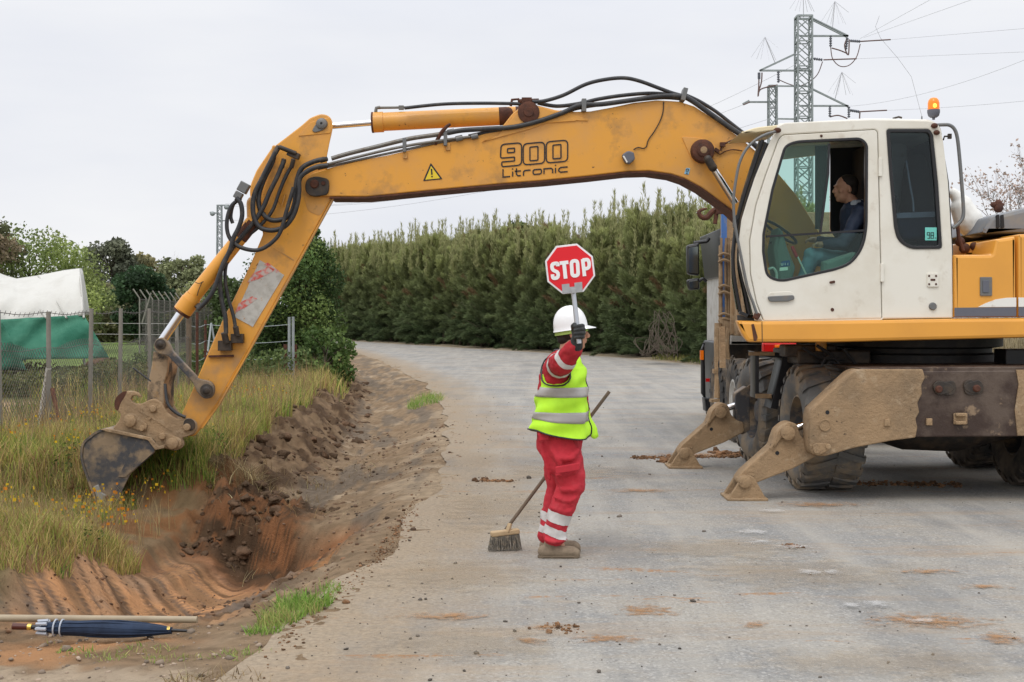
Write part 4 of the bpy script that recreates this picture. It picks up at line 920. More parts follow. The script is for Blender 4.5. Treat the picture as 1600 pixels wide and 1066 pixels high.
# stick
stick_pts = [(503, 177, 12), (517, 182, 12), (521, 197, 10), (516, 218), (511, 244), (512, 280), (519, 309), (459, 420), (388, 548), (340, 633), (314, 670, 8), (304, 683, 14), (285, 680, 12), (279, 665, 12), (285, 645), (298, 616), (325, 552), (349, 498), (365, 468), (392, 412), (411, 366), (404, 335), (391, 312, 6), (390, 292, 10), (401, 266, 4), (424, 232), (432, 226), (444, 217), (470, 197), (485, 184)]
S0, S1 = 12.58, 12.92
def yaw_(mb, k=.17, y0=12.58):
    mb.v = [(x - k * max(0, y - y0), y, z) for (x, y, z) in mb.v]; return mb   # the arm is swung slightly towards the viewer at its far end
stick = yaw_(MB().shape(fillet(stick_pts, 3), S0, S1, .012)).build('stick', M['yellow'], EX)
low = [(346, 505), (388, 528), (340, 612), (311, 660, 8), (303, 676, 12), (286, 675, 10), (283, 660, 8), (300, 616)]
MB().shape(fillet([(330, 546), (386, 545), (338, 630), (313, 667, 8), (303, 682, 14), (285, 679, 12), (280, 665, 12), (286, 645)], 2), S0 - .003, S0 + .05, .002).build('stick_lower_plate', M['yellow_dirty'], stick)
MB().shape(fillet([(474, 305), (517, 309), (500, 338), (481, 330)], 6), S0 - .004, S0 + .02, .002).build('grease_stain_plate', M['yellow_dirty'], stick)
mb = MB(); e = [(521, 310), (460, 421), (389, 549), (341, 634), (316, 669)]
for a, b in zip(e[:-1], e[1:]):
    pa = P(*a, S0); pb = P(*b, S0); mb.bar((pa.x, BC, pa.z), (pb.x, BC, pb.z), .016, .37, up=(0, 1, 0))
yaw_(mb).build('stick_flange', M['yellow_dirty'], stick)
# faded hazard panel: grey-white with red diagonals
HZ = [(406, 406.5), (444, 430), (395, 511), (366, 495)]
hz = mat('worn_hazard_panel', (.50, .49, .45), .7, var=((.36, .34, .30), 16, .45, .65, .8), var2=((.45, .22, .07), 22, .62, .68, .9), bump=(60, .3, .004))
MB().shape(HZ, S0 - .006, S0 - .003, .0006).build('hazard_panel', hz, stick)
hr = mat('worn_hazard_red', (.62, .10, .08), .7, var=((.5, .47, .43), 20, .42, .56, .9), var2=((.45, .22, .07), 22, .62, .68, .8))
mb = MB().shape([(386, 442), (396, 427), (420, 417), (431, 422), (402, 437)], S0 - .009, S0 - .007, .0005); mb.shape([(367, 489), (373, 474), (394, 463), (402, 467), (384, 480)], S0 - .009, S0 - .007, .0005); mb.build('hazard_stripe', hr, stick)
MB().shape([(412, 413), (418, 410), (437, 424), (433, 427)], S0 - .009, S0 - .007, .0004).build('hazard_stripe', hr, stick)
c = P(503, 194, S0); mb = MB().lathe((c.x, S0 - .045, c.z), (0, 1, 0), [(0, .012), (.0, .03), (.01, .05), (.03, .058), (.05, .06)], 24)
mb.shape(fillet(zz((200, 150), 2.665, [(765, 145, 12), (785, 110, 10), (820, 95, 20), (833, 118, 20), (815, 142, 10), (778, 153, 10)]), 3), S0 - .022, S0 + .01, .006); mb.build('stick_cylinder_pin', M['steelgrey'], stick)
MB().shape(fillet([(465, 213), (486, 191), (516, 183), (517, 208)], 3), S0 - .008, S0 + .01, .003).build('stick_head_plate', M['yellow'], stick)
mb = MB(); mb.ribbon([(422, 383), (459, 407)], 1.6, S0 - .002); mb.build('weld_seam', M['yellow_dirty'], stick, smooth=0)
# stick cylinder on top of boom
CY = 12.75
mb = MB(); mb.tube([P(583, 191.5, CY), P(599, 190.7, CY)], [.102, .102], 28); mb.tube([P(598, 190.5, CY), P(806, 180.5, CY)], [.092, .089], 28); scy = mb.build('stick_cylinder', M['yellow'], EX)
mb = MB().tube([P(581, 191.6, CY), P(584, 191.5, CY)], .104, 28); mb.tube([P(780, 182, CY), P(814, 180, CY)], [.091, .088], 28); mb.build('cylinder_end', M['rust'], scy)
MB().tube([P(510, 197.5, CY), P(583, 191.5, CY)], .031, 18).build('cylinder_rod', M['chrome'], scy)
MB().tube([P(587, 175, CY - .02), P(588, 169, CY - .02), P(594, 168, CY - .02)], .018, 10).tube([P(594, 168.5, CY - .02), P(632, 168, CY - .02)], .013, 10).box(P(627, 168.5, CY - .02), (.05, .04, .04)).build('oil_pipe', M['pipe'], scy)
# bucket cylinder alongside the stick
KY = 12.50
a = P(394, 352, KY); b = P(289, 482, KY); d = (b - a); dn_ = d.normalized()
a = P(396, 345, KY)
mb = MB(); q1 = P(303, 462, KY); mb.tube([a, q1], [.070, .074], 28); mb.tube([q1, P(298, 469, KY)], [.080, .086], 28); mb.tube([P(298, 469, KY), P(285, 487, KY)], [.092, .092], 28)
bcy = mb.build('bucket_cylinder', M['yellow_clean'], EX)
MB().tube([P(286, 486, KY), P(283, 490, KY)], [.093, .088], 28).tube([P(395, 347, KY), P(375, 372, KY)], [.0715, .0725], 28).build('cylinder_end', M['rust'], bcy)
MB().tube([P(284, 488, KY), P(254, 532, KY)], .044, 20).build('cylinder_rod', M['chrome'], bcy)
mb = MB().cap(P(397, 318, KY + .02), P(397, 345, KY), .075, .07); mb.build('cylinder_mount', M['yellow'], bcy)
mb = MB(); 
for i in range(2):
    mb.tube(cat_rom([P(x, y, KY - .088) for x, y in ([(316, 440), (311, 452), (308, 462)] if i == 0 else [(305, 441), (311, 443), (318, 440)])]), .004, 6)
mb.build('paint_scratch', M['blackpl'], bcy)
# links, coupler, bucket
LK = 12.47
mb = MB(); mb.shape(fillet([(243, 531, 6), (254, 526, 8), (263, 536, 6), (268, 548), (309, 592), (330, 596, 6), (336, 608, 10), (331, 622, 8), (318, 624, 8), (307, 612), (301, 598), (262, 556), (245, 552, 8), (239, 541, 8)], 3), LK - .03, LK + .03, .008); lk = mb.build('link_arm', M['mudgrey'], EX); mb = MB()
mb.shape(fillet([(243, 531, 6), (254, 526, 8), (263, 536, 6), (268, 548), (309, 592), (330, 596, 6), (336, 608, 10), (331, 622, 8), (318, 624, 8), (307, 612), (301, 598), (262, 556), (245, 552, 8), (239, 541, 8)], 3), 13.0, 13.06, .008, Dp=12.97)
mb.build('link_arm', M['mudgrey'], EX)
mb = MB()
for (x, y, r) in [(251, 538, .052), (323, 610, .062)]:
    c = P(x, y, LK - .03); mb.lathe((c.x, LK - .055, c.z), (0, 1, 0), [(0, 0), (0, r * .35), (.006, r * .6), (.008, r * .62), (.012, r), (.035, r)], 24)
mb.build('link_pin', M['dark'], lk)
MB().shape(fillet([(239, 548), (263, 556), (262, 580), (256, 600), (256, 640), (228, 640), (231, 600), (237, 570)], 4), 12.56, 12.94, .012).build('tipping_link', mat('dirty_link', (.36, .255, .155), .8, var=((.05, .042, .035), 4.0, .50, .60, .95), var2=((.42, .24, .08), 7, .6, .7, .7), bump=(30, .4, .02)), EX)
Z2 = lambda pts: zz((100, 560), 3.5525, pts)
cp = thing('quick', None, None, (0, 0, 0)) if 0 else None
plate = fillet(Z2([(470, 232, 12), (500, 222, 12), (540, 245, 10), (556, 275), (575, 305), (625, 335), (690, 330, 20), (735, 350, 22), (738, 395, 20), (710, 425), (655, 445), (668, 470, 14), (655, 500, 20), (610, 516, 16), (560, 500), (520, 505), (470, 470), (330, 430), (270, 388), (305, 345), (315, 310), (285, 285), (277, 245, 12), (292, 210, 14), (330, 183, 16), (380, 180, 14), (418, 196, 14), (430, 222, 6), (400, 205, 10), (372, 212, 10), (372, 240, 8), (400, 255, 8), (435, 250)]), 2)
mb = MB().shape(plate, 12.45, 12.49, .01); mb.shape(plate, 12.99, 13.03, .01, Dp=12.97)
inner = fillet(Z2([(480, 240), (550, 270), (600, 340), (700, 350), (700, 410), (560, 490), (470, 460), (300, 400), (340, 330)]), 3); mb.shape(inner, 12.48, 13.0, .01, Dp=12.6)
coup = mb.build('quick_coupler', M['mud'], EX)
mb = MB()
for (x, y, r, h) in [(372, 345, .060, .06), (438, 388, .028, .05), (497, 280, .034, .03), (550, 432, .033, .05), (608, 470, .055, .06), (685, 382, .036, .035), (477, 335, .012, .02)]:
    q = Z2([(x, y)])[0]; c = P(q[0], q[1], 12.45); mb.lathe((c.x, 12.45 - h, c.z), (0, 1, 0), [(0, 0), (0, r * .8), (.008, r), (h, r * 1.05)], 20)
mb.build('coupler_pin', M['mud'], coup)
mb = MB(); 
for pts in ([(330, 320, 12), (372, 303, 18), (405, 320, 10), (462, 372, 12), (455, 402, 14), (420, 405, 10), (370, 385, 14), (335, 370, 14)], [(535, 425, 10), (560, 412, 10), (650, 448, 14), (655, 490, 14), (600, 505, 14), (565, 490, 10)]):
    mb.shape(fillet(Z2(pts), 5), 12.425, 12.46, .008)
mb.ribbon(Z2([(410, 290), (480, 325), (600, 405)]), 1.6, 12.448); mb.build('coupler_latch', M['mud'], coup)
MB().shape(fillet(Z2([(660, 372, 14), (668, 340, 14), (700, 332, 14), (725, 350, 14), (728, 385, 14), (705, 404, 14), (672, 398, 14)]), 8), 12.435, 12.452, .004).build('pivot_plate', M['dark'], coup)
MB().shape(fillet(Z2([(283, 285), (277, 245, 12), (292, 210, 14), (330, 183, 16), (350, 182), (335, 215, 10), (312, 250), (300, 290)]), 2), 12.446, 12.452, .002).build('hook_tip', M['rust'], coup)
# bucket: two cheeks and a rolled shell, open on the arm side
side = Z2([(238, 397), (470, 445), (505, 485), (505, 522), (440, 580), (370, 640), (340, 700), (300, 790), (255, 878), (205, 850), (172, 760), (132, 650), (104, 560), (108, 480), (150, 435), (195, 405)])
shell = [(505, 488), (470, 447), (350, 420), (238, 398), (195, 405), (150, 435), (108, 480), (104, 560), (132, 650), (172, 760), (205, 850), (255, 880)]
pts = [P(*q, 12.4) for q in Z2(shell)]; pts = cat_rom(pts, 4); mb = MB()
for a, b in zip(pts[:-1], pts[1:]): mb.bar((a.x, 12.77, a.z), (b.x, 12.77, b.z), .022, .80, up=(0, 1, 0))
buck = mb.build('bucket', M['mudgrey'], EX)
MB().shape(fillet(side, 3), 12.38, 12.40, .006).build('bucket_cheek', M['mudgrey'], buck); MB().shape(fillet(side, 3), 13.14, 13.16, .006, Dp=12.9).build('bucket_cheek', M['mudgrey'], buck)
MB().shape(fillet(Z2([(200, 395), (240, 390), (478, 440), (520, 488), (560, 480), (555, 500), (505, 510), (465, 455), (235, 408)]), 2), 12.35, 12.39, .006).build('bucket_rim', M['mud'], buck)
mb = MB().shape(fillet(Z2([(160, 715), (190, 700), (205, 745), (235, 760), (270, 800), (262, 870), (235, 868), (200, 835)]), 2), 12.355, 12.38, .005); mb.build('cutting_edge', mat('worn_bright_steel', (.34, .33, .31), .45, .5, var=((.22, .12, .07), 9, .48, .6)), buck)
mb = MB().shape(fillet(Z2([(405, 450), (470, 448), (505, 485), (500, 520), (340, 660), (300, 660)]), 2), 12.372, 12.382, .002); mb.build('wear_plate', M['mudgrey'], buck)
# hoses and pipes
def hoses(name, lst, parent, m='hose', n=10):
    mb = MB()
    for pts, r, D in lst:
        pts = [(*p, D) if len(p) == 2 else p for p in pts]; mb.tube(cat_rom([P(*p) for p in pts], 6), r, n)
    return mb.build(name, M[m], parent)
hoses('boom_hose', [([(632, 169), (690, 163), (745, 161.5), (800, 162), (815, 163)], .017, 12.6)], boom)
hoses('boom_hose', [([(832, 159), (850, 158), (880, 149), (915, 132), (945, 124.5), (975, 122), (1000, 127), (1030, 138), (1052, 146), (1075, 152)], .019, 12.55)], boom)
hoses('boom_hose', [([(840, 161), (870, 166), (905, 162), (935, 155), (975, 149), (1020, 146), (1068, 150)], .019, 12.60), ([(700, 208), (722, 204), (760, 201.5), (800, 199), (840, 190), (880, 176), (905, 165), (940, 163), (985, 157), (1035, 150), (1068, 151)], .024, 12.52), ([(732, 213), (760, 207), (800, 200), (850, 188), (900, 170), (960, 161), (1030, 153), (1068, 155)], .018, 12.56)], boom)
hoses('boom_hose', [([(1068, 150), (1085, 160), (1110, 178), (1140, 199), (1170, 219), (1185, 232)], .026, 12.52), ([(1070, 148), (1092, 158), (1118, 174), (1145, 195), (1172, 216)], .018, 12.62)], boom)
hoses('boom_pipe', [([(518, 248), (545, 240), (590, 229), (640, 217), (680, 211), (702, 207)], .022, 12.53), ([(508, 258), (560, 245), (620, 231), (680, 221), (735, 214)], .014, 12.53), ([(508, 262), (560, 250), (620, 237), (680, 224), (712, 219)], .012, 12.55)], boom, 'pipe')
mb = MB()
for (x, y0, y1) in [(632, 216, 238), (696, 205, 228)]: mb.box((P(x, 0, 12.53).x, 12.535, (P(x, y0, 12.53).z + P(x, y1, 12.53).z) / 2), (.035, .06, (y1 - y0) * .00627)); 
for (x, y, a) in [(912, 166, 0), (1068, 149, .25)]: mb.box(P(x, y, 12.56), (.045, .16, .125), (0, a, 0))
for (x, y) in [(705, 206), (718, 216), (742, 213)]: mb.cyl(P(x - 6, y + 1.5, 12.53), P(x + 5, y - 1, 12.53), .028, n=12)
mb.build('hose_clamp', M['steelgrey'], boom, bevel=.004)
mb = MB()
for (x, y) in [(633, 243), (700, 230)]: mb.shape(rr(x - 3.5, y - 7, x + 3.5, y + 5, 1), B0 - .02, B0 + .01, .004)
mb.build('clamp_bracket', M['yellow_dirty'], boom)
mb = MB(); mb.tube([P(798, 166, 12.6), P(800, 156, 12.6), P(810, 155, 12.6), P(812, 166, 12.6)], .014, 8); mb.box(P(823, 158, 12.6), (.10, .08, .06)); mb.cyl(P(812, 159, 12.6), P(842, 158, 12.6), .026); mb.tube(cat_rom([P(680, 226, 12.56), P(688, 210, 12.52), (P(697, 199, 12.5)), P(704, 194, 12.5)]), [.02, .02, .014], 8)
mb.build('hose_fitting', M['rust'], boom, bevel=.003)
# hose bundle at the elbow
Z3 = lambda pts: zz((200, 150), 2.665, pts)
mb = MB()
for (pts, r, D) in [
  ([(820, 262), (770, 275), (725, 300), (705, 345), (697, 400), (695, 440), (680, 485), (650, 512), (600, 518), (565, 495), (545, 455), (548, 400), (570, 340), (600, 280), (610, 240)], .024, 12.46),
  ([(835, 290), (790, 295), (745, 315), (715, 345), (712, 400), (705, 450), (685, 505), (650, 545), (600, 560), (550, 548), (525, 505), (520, 450), (530, 400), (560, 340), (590, 280), (615, 235)], .024, 12.42)]:
    mb.tube(cat_rom([P(*q, D) for q in Z3(pts)], 6), r, 12)
mb.build('elbow_hose', M['hose'], stick)
mb = MB()
for (pts, r, D) in [
  ([(470, 425), (430, 460), (412, 520), (418, 580), (450, 620), (500, 640), (550, 640), (600, 610), (635, 565), (660, 480), (690, 380)], .020, 12.38),
  ([(450, 425), (470, 450), (475, 500), (460, 550), (440, 590), (425, 640), (390, 720), (360, 800), (330, 850), (290, 890)], .023, 12.36),
  ([(470, 430), (440, 450), (428, 500), (436, 530)], .018, 12.42),
  ([(650, 270), (620, 340), (590, 400), (560, 470), (520, 530), (470, 590), (430, 640), (395, 700), (382, 760), (390, 850), (405, 920), (408, 990)], .023, 12.44),
  ([(685, 285), (655, 340), (630, 400), (600, 480), (550, 540), (490, 590), (440, 640), (410, 700), (405, 770), (420, 850), (440, 920), (450, 985)], .018, 12.48)]:
    mb.tube(cat_rom([P(*q, D) for q in Z3(pts)], 6), r, 12)
mb.build('cylinder_hose', M['hose'], stick)
mb = MB()
for (a, b, r) in [((612, 240), (628, 210), .026), ((628, 212), (700, 240), .022), ((650, 262), (640, 300), .024), ((690, 262), (680, 300), .022), ((400, 985), (410, 1030), .032), ((448, 960), (455, 1000), .028), ((830, 262), (800, 270), .024), ((835, 290), (790, 300), .022), ((285, 885), (300, 870), .028)]:
    qa, qb = Z3([a, b]); mb.cyl(P(qa[0], qa[1], 12.44), P(qb[0], qb[1], 12.46), r, n=12)
qa = Z3([(405, 1040)])[0]; mb.box(P(qa[0], qa[1], 12.53), (.13, .08, .10)); qa = Z3([(456, 1010)])[0]; mb.box(P(qa[0], qa[1], 12.53), (.12, .08, .09)); qa = Z3([(690, 245)])[0]; mb.box(P(qa[0], qa[1], 12.5), (.12, .08, .06), (0, .4, 0))
mb.build('hose_fitting', M['dark'], stick, bevel=.004)
mb = MB(); q = Z3([(482, 382)])[0]; mb.box(P(q[0], q[1], 12.40), (.095, .09, .10), (0, .5, 0)); q = Z3([(460, 415)])[0]; mb.box(P(q[0], q[1], 12.40), (.075, .08, .07), (0, .5, 0)); mb.build('valve_block', M['steelgrey'], bcy, bevel=.008)
mb = MB(); mb.cap(P(428, 213 + 17, 12.52), P(408, 296, 12.52), .018); mb.tube([P(*q, 12.54) for q in Z3([(660, 300), (640, 360), (620, 430), (640, 460), (655, 410)])], .01, 6); mb.build('hose_guide', M['yellow_dirty'], stick)
mb = MB(); q = [(318, 550), (322, 548), (326, 552), (322, 559), (318, 556)]; mb.tube([P(x, y, 12.6) for x, y in q], .01, 6, False); mb.bar(P(326, 557, 12.56), P(365, 556, 12.56), .03, .02); mb.build('grease_bracket', M['rust'], stick)
MB().tube(cat_rom([P(258, 600, 12.5), P(262, 630, 12.46), P(275, 645, 12.45), P(290, 652, 12.45)]), .016, 8).tube([P(236, 596, 12.46), P(208, 575, 12.46)], .008, 6).build('bucket_hose', M['hose'], coup)

# ------------------------------------------------------------ upper carriage
def taper(mb, k=.17, xl=2.55):
    # the front of the upper carriage is swept back towards the boom side
    mb.v = [(x + k * max(0, y - 11.4) * min(1, max(0, (xl + .5 - x) / .5)), y, z) for (x, y, z) in mb.v]; return mb
C0 = 11.40
MB_LAST = [MB()]; MB_LAST[0].shape(fillet([(1152, 501, 3), (1190, 502), (1310, 501), (1490, 498), (1900, 495), (1900, 523), (1600, 528), (1300, 535, 6), (1168, 535, 5), (1160, 522)], 1), C0 - .06, 14.05, .03); taper(MB_LAST[0]).build('skirt', M['yellow_clean'], EX)
mb = MB(); mb.ribbon([(1190.5, 503), (1191, 534)], 1.0, C0 - .061); mb.build('skirt_seam', M['dark'], EX, smooth=0)
MB().shape(fillet([(1174, 507), (1178, 506), (1184, 527), (1182, 533), (1178, 533)], 1), C0 - .066, C0 - .058, .002).build('step_reflector', M['rust'], EX)
# cab: side panel with door opening and rear window
ZC = lambda pts: zz((1140, 150), 2.880, pts)
cab_out = ZC([(215, 135, 12), (245, 120, 10), (640, 104), (905, 110, 10), (945, 128, 14), (962, 200), (985, 390), (1003, 690), (1006, 1000), (112, 1012), (92, 930), (62, 830), (42, 740), (40, 660), (52, 560), (76, 480), (112, 370), (165, 240)])
door_o = ZC([(222, 190, 6), (240, 174, 12), (655, 150, 6), (668, 162, 6), (687, 1003, 4), (152, 1015, 4), (120, 930), (93, 800), (90, 650), (118, 490), (160, 360)])
rwin = ZC([(708, 150, 4), (900, 150, 10), (915, 175), (938, 400), (956, 686, 5), (812, 688, 40), (758, 650, 40), (743, 590), (722, 350)])
dwin = ZC([(248, 222, 24), (300, 202, 20), (590, 188, 24), (622, 215, 20), (620, 600, 40), (600, 690, 50), (545, 760, 60), (470, 785), (230, 838, 40), (165, 815, 50), (148, 700), (150, 620), (190, 420)])
def expand(pts, s, cx=None):
    cx = cx or (sum(p[0] for p in pts) / len(pts), sum(p[1] for p in pts) / len(pts)); o_ = []
    n = len(pts)
    for i in range(n):   # offset along averaged normals
        a = Vector(pts[i - 1]); b = Vector(pts[i]); c_ = Vector(pts[(i + 1) % n]); t1 = (b - a); t2 = (c_ - b)
        if t1.length < 1e-5: t1 = t2
        if t2.length < 1e-5: t2 = t1
        t_ = t1.normalized() + t2.normalized(); t_.normalize(); nn = Vector((t_.y, -t_.x)); 
        if nn.dot(b - Vector(cx)) < 0: nn = -nn
        o_.append(tuple(b + nn * s))
    return o_
co_, do_, rw_, dw_ = fillet(cab_out, 2), fillet(door_o, 2), fillet(rwin, 2), fillet(dwin, 3)
cab = thing('x', None, None, (0, 0, 0)) if 0 else None
cabm = MB().shape(co_, C0, C0 + .05, .012, holes=[do_, rw_])
far_win = fillet(ZC([(200, 230, 20), (640, 190, 20), (660, 560, 30), (560, 780, 60), (180, 830, 60), (110, 650)]), 3)
cabm.shape(co_, 12.35, 12.40, .012, holes=[far_win], Dp=C0)
cabb = taper(cabm).build('cab_body', M['cream'], EX)
# roof, floor, rear wall, pillars between the sides
def prof_strip(pts, D0, D1, th):
    mb = MB(); q = [P(*p[:2], C0) for p in pts]
    for a, b in zip(q[:-1], q[1:]): mb.bar((a.x, (D0 + D1) / 2, a.z), (b.x, (D0 + D1) / 2, b.z), th, D1 - D0, up=(0, 1, 0))
    return mb
roof = fillet(ZC([(150, 150), (225, 128, 8), (250, 117, 8), (640, 101), (905, 107, 10), (947, 128, 12), (956, 180)]), 2)[1:-1]
mb = MB().shape(fillet(ZC([(205, 150), (215, 122, 10), (640, 98), (908, 104, 14), (952, 130, 14), (962, 175), (940, 185), (900, 160), (640, 150), (250, 170)]), 3), C0 + .02, 12.38, .03); taper(mb).build('cab_roof', M['cream'], EX)
MB().shape(fillet(ZC([(50, 165), (110, 142, 20), (235, 128), (235, 150), (120, 165)]), 2), C0 + .05, 12.15, .01).build('sun_visor', mat('yellowed_plastic', (.74, .64, .42), .4), EX)
prof_strip(ZC([(948, 160), (985, 390), (1003, 690), (1005, 1000)]), C0 + .03, 12.37, .03).build('cab_rear_wall', M['interior'], EX)
MB().shape(ZC([(112, 985), (1000, 985), (1000, 1008), (115, 1012)]), C0 + .05, 12.35, .005).build('cab_floor', M['interior'], EX)
door = MB().shape(fillet(expand(do_, -1.0), 0), C0 - .006, C0 + .034, .006, holes=[dw_]).build('cab_door', M['cream'], EX)
mb = MB().shape(expand(dw_, .8), C0 - .012, C0 + .04, .005, holes=[expand(dw_, -3.4)]); mb.build('window_rubber', M['blackpl'], door)
gp = expand(dw_, -2.5)
def clip_poly(pts, f):  # keep points where f>=0 (Sutherland-Hodgman)
    r = []
    for i in range(len(pts)):
        a, b = pts[i - 1], pts[i]; fa, fb = f(a), f(b)
        if (fa >= 0) != (fb >= 0): t_ = fa / (fa - fb); r.append((a[0] + (b[0] - a[0]) * t_, a[1] + (b[1] - a[1]) * t_))
        if fb >= 0: r.append(b)
    return r
ymid = ZC([(400, 618)])[0][1]; xs_ = ZC([(450, 0)])[0][0]
MB().shape(clip_poly(gp, lambda p: p[1] - ymid), C0 + .01, C0 + .016, .001).build('window_pane', M['cabglass'], door, smooth=0)
MB().shape(clip_poly(clip_poly(gp, lambda p: ymid - p[1]), lambda p: xs_ - p[0]), C0 + .014, C0 + .02, .001).build('window_pane', M['cabglass'], door, smooth=0)
MB().shape(clip_poly(clip_poly(gp, lambda p: ymid - p[1]), lambda p: (p[0] - ZC([(385, 0)])[0][0]) * (ZC([(440, 0)])[0][0] - p[0])), C0 + .024, C0 + .03, .001).build('window_pane', M['cabglass'], door, smooth=0)
mb = MB(); a = ZC([(165, 633), (618, 605)]); mb.bar(P(*a[0], C0 + .01), P(*a[1], C0 + .01), .03, .018)
for (x0, y0, x1, y1) in [(447, 215, 443, 350), (443, 350, 408, 615)]: q = ZC([(x0, y0), (x1, y1)]); mb.bar(P(*q[0], C0 + .02), P(*q[1], C0 + .02), .02, .016, up=(0, 1, 0))
mb.build('window_rail', M['blackpl'], door)
mb = MB().shape(fillet(ZC([(385, 225), (440, 222), (438, 350), (405, 600), (385, 600)]), 1), C0 + .05, C0 + .06, .002); mb.build('sliding_blind', M['interior'], EX)
h_ = fillet(ZC([(170, 902, 4), (290, 896, 6), (294, 915, 6), (265, 925), (180, 927, 5)]), 1)
MB().shape(fillet(ZC([(170, 905, 8), (180, 884, 8), (275, 880, 8), (295, 895, 6), (293, 920, 6), (180, 930, 8)]), 1), C0 - .01, C0, .003).build('handle_recess', M['cream'], door)
MB().shape(h_, C0 - .03, C0 - .006, .006).build('door_handle', M['steelgrey'], door)
mb = MB()
for (x, y) in [(679, 320), (688, 795)]: mb.shape(rr(*ZC([(x - 8, y - 42)])[0], *ZC([(x + 8, y + 42)])[0], 1.2), C0 - .022, C0, .005)
mb.build('door_hinge', M['cream'], door)
mb = MB(); mb.shape(fillet(ZC([(450, 835, 5), (475, 830, 5), (476, 842, 5), (452, 845, 5)]), 3), C0 - .02, C0, .004); q = ZC([(463, 962)])[0]; mb.lathe(P(*q, C0 - .012), (0, 1, 0), [(0, 0), (0, .014), (.004, .016), (.006, .016)], 14); q = ZC([(413, 180)])[0]; mb.ell(P(*q, C0 - .01), (.012, .012, .012)); mb.build('door_stop', M['rust'], door)
mb = MB().shape(expand(rw_, .5), C0 - .012, C0 + .04, .005, holes=[fillet(ZC([(722, 163, 3), (893, 163, 8), (903, 180), (925, 400), (943, 674, 4), (814, 675, 34), (770, 642, 34), (756, 590), (735, 350)]), 2)]); rwr = mb.build('rear_window_rubber', M['blackpl'], EX)
MB().shape(ZC([(706, 148), (902, 148), (925, 200), (957, 688), (800, 688), (745, 640)]), C0 + .014, C0 + .018, .001).build('rear_window_pane', M['rearglass'], rwr, smooth=0)
q = ZC([(880, 592), (932, 650)]); MB().shape(rr(*q[0], *q[1], .5), C0 + .004, C0 + .008, .0005).build('noise_sticker', mat('turquoise_sticker', (.16, .55, .48), .5), rwr)
mb = MB()
def s98(x, y, pts, close=True): mb.ribbon([(x + a, y + b) for a, b in pts], .9, C0 + .003, close)
q = ZC([(889, 615)])[0]
s98(q[0], q[1], [(0, 0), (4, 0), (4, 4), (0, 4)]); s98(q[0], q[1], [(4, 4), (4, 9), (.5, 9)], False); s98(q[0] + 6, q[1], [(0, 0), (4, 0), (4, 4.5), (0, 4.5)]); s98(q[0] + 6, q[1] + 4.5, [(0, 0), (4, 0), (4, 4.5), (0, 4.5)])
mb.ribbon([(q[0] + 12, q[1] + 8.5), (q[0] + 14, q[1] + 8.5)], .9, C0 + .003); mb.build('sticker_number', M['blackpl'], rwr, smooth=0)
# vent plate and plug on lower rear side
q0, q1 = ZC([(890, 797), (942, 860)]); vent = MB().shape(rr(*q0, *q1, 2.5), C0 - .014, C0, .005).build('vent_plate', M['cream'], EX)
mb = MB()
for (x, y) in [(899, 810), (930, 810), (899, 847), (930, 847)]: q = ZC([(x, y)])[0]; mb.lathe(P(*q, C0 - .02), (0, 1, 0), [(0, 0), (0, .008), (.006, .010)], 10)
q = ZC([(905, 823), (926, 832)]); mb.shape(rr(*q[0], *q[1], .3), C0 - .018, C0 - .012, .001); mb.build('vent_screw', M['rust'], vent)
q = ZC([(917, 947)])[0]; MB().lathe(P(*q, C0 - .02), (0, 1, 0), [(0, 0), (0, .028), (.008, .034), (.02, .036)], 18).build('rubber_plug', M['steelgrey'], EX)
# curved windscreen and its frame
wf = fillet(ZC([(110, 205), (75, 330), (35, 480), (10, 620), (0, 740), (8, 850), (30, 980), (75, 985)]), 6, 5)
wsg = taper(prof_strip(ZC([(140, 205), (98, 330), (55, 455), (22, 580), (8, 700), (12, 830), (34, 960)]), C0 + .06, 12.33, .008)).build('windscreen', M['winglass'], EX)
mb = MB()
for D in (C0 + .045, 12.34):
    for pts in ([(150, 195), (108, 320), (68, 440), (36, 560), (20, 660), (16, 760), (28, 860), (48, 970)], [(168, 210), (128, 330), (88, 450), (60, 560), (45, 660), (46, 760), (66, 860), (90, 985)]):
        q = [P(*p, C0) for p in ZC(pts)]; mb.tube([(p.x, D, p.z) for p in cat_rom(q, 4)], .016, 8)
mb.bar(*[Vector((P(*ZC([p])[0], C0).x, (C0 + 12.35) / 2, P(*ZC([p])[0], C0).z)) for p in ((45, 972), (82, 990))], .92, .03); mb.bar(*[Vector((P(*ZC([p])[0], C0).x, (C0 + 12.35) / 2, P(*ZC([p])[0], C0).z)) for p in ((20, 560), (36, 540))], .92, .03)
taper(mb).build('windscreen_frame', M['blackpl'], wsg)
prof_strip(ZC([(155, 200), (112, 330), (75, 450), (48, 560), (36, 660)]), C0 + .05, C0 + .075, .07).build('windscreen_pillar', mat('muddy_olive_trim', (.06, .055, .04), .7, var=((.16, .12, .08), 5, .45, .65)), wsg)
hoses('grab_rail', [([ (*q, C0 - .05) for q in ZC([(222, 152), (200, 162), (160, 175), (115, 200), (75, 240), (45, 300), (30, 370), (18, 460), (22, 560), (35, 640), (55, 740), (80, 860), (105, 930), (122, 980)])], .013, C0)], cabb, 'steelgrey')
mb = MB(); q = ZC([(215, 155)])[0]; mb.ell(P(*q, C0 - .04), (.035, .03, .025)); q = ZC([(122, 990)])[0]; mb.box(P(*q, C0 - .03), (.05, .06, .06), (0, .5, 0)); mb.build('rail_bracket', M['rust'], cabb, bevel=.008)
hoses('rear_handrail', [([(*q, C0 + .02) for q in ZC([(925, 132), (960, 130), (990, 132), (1012, 150), (1025, 190), (1035, 280), (1045, 400), (1052, 500), (1050, 545), (1035, 570), (1005, 595)])], .016, C0)], cabb, 'steelgrey')
mb = MB(); 
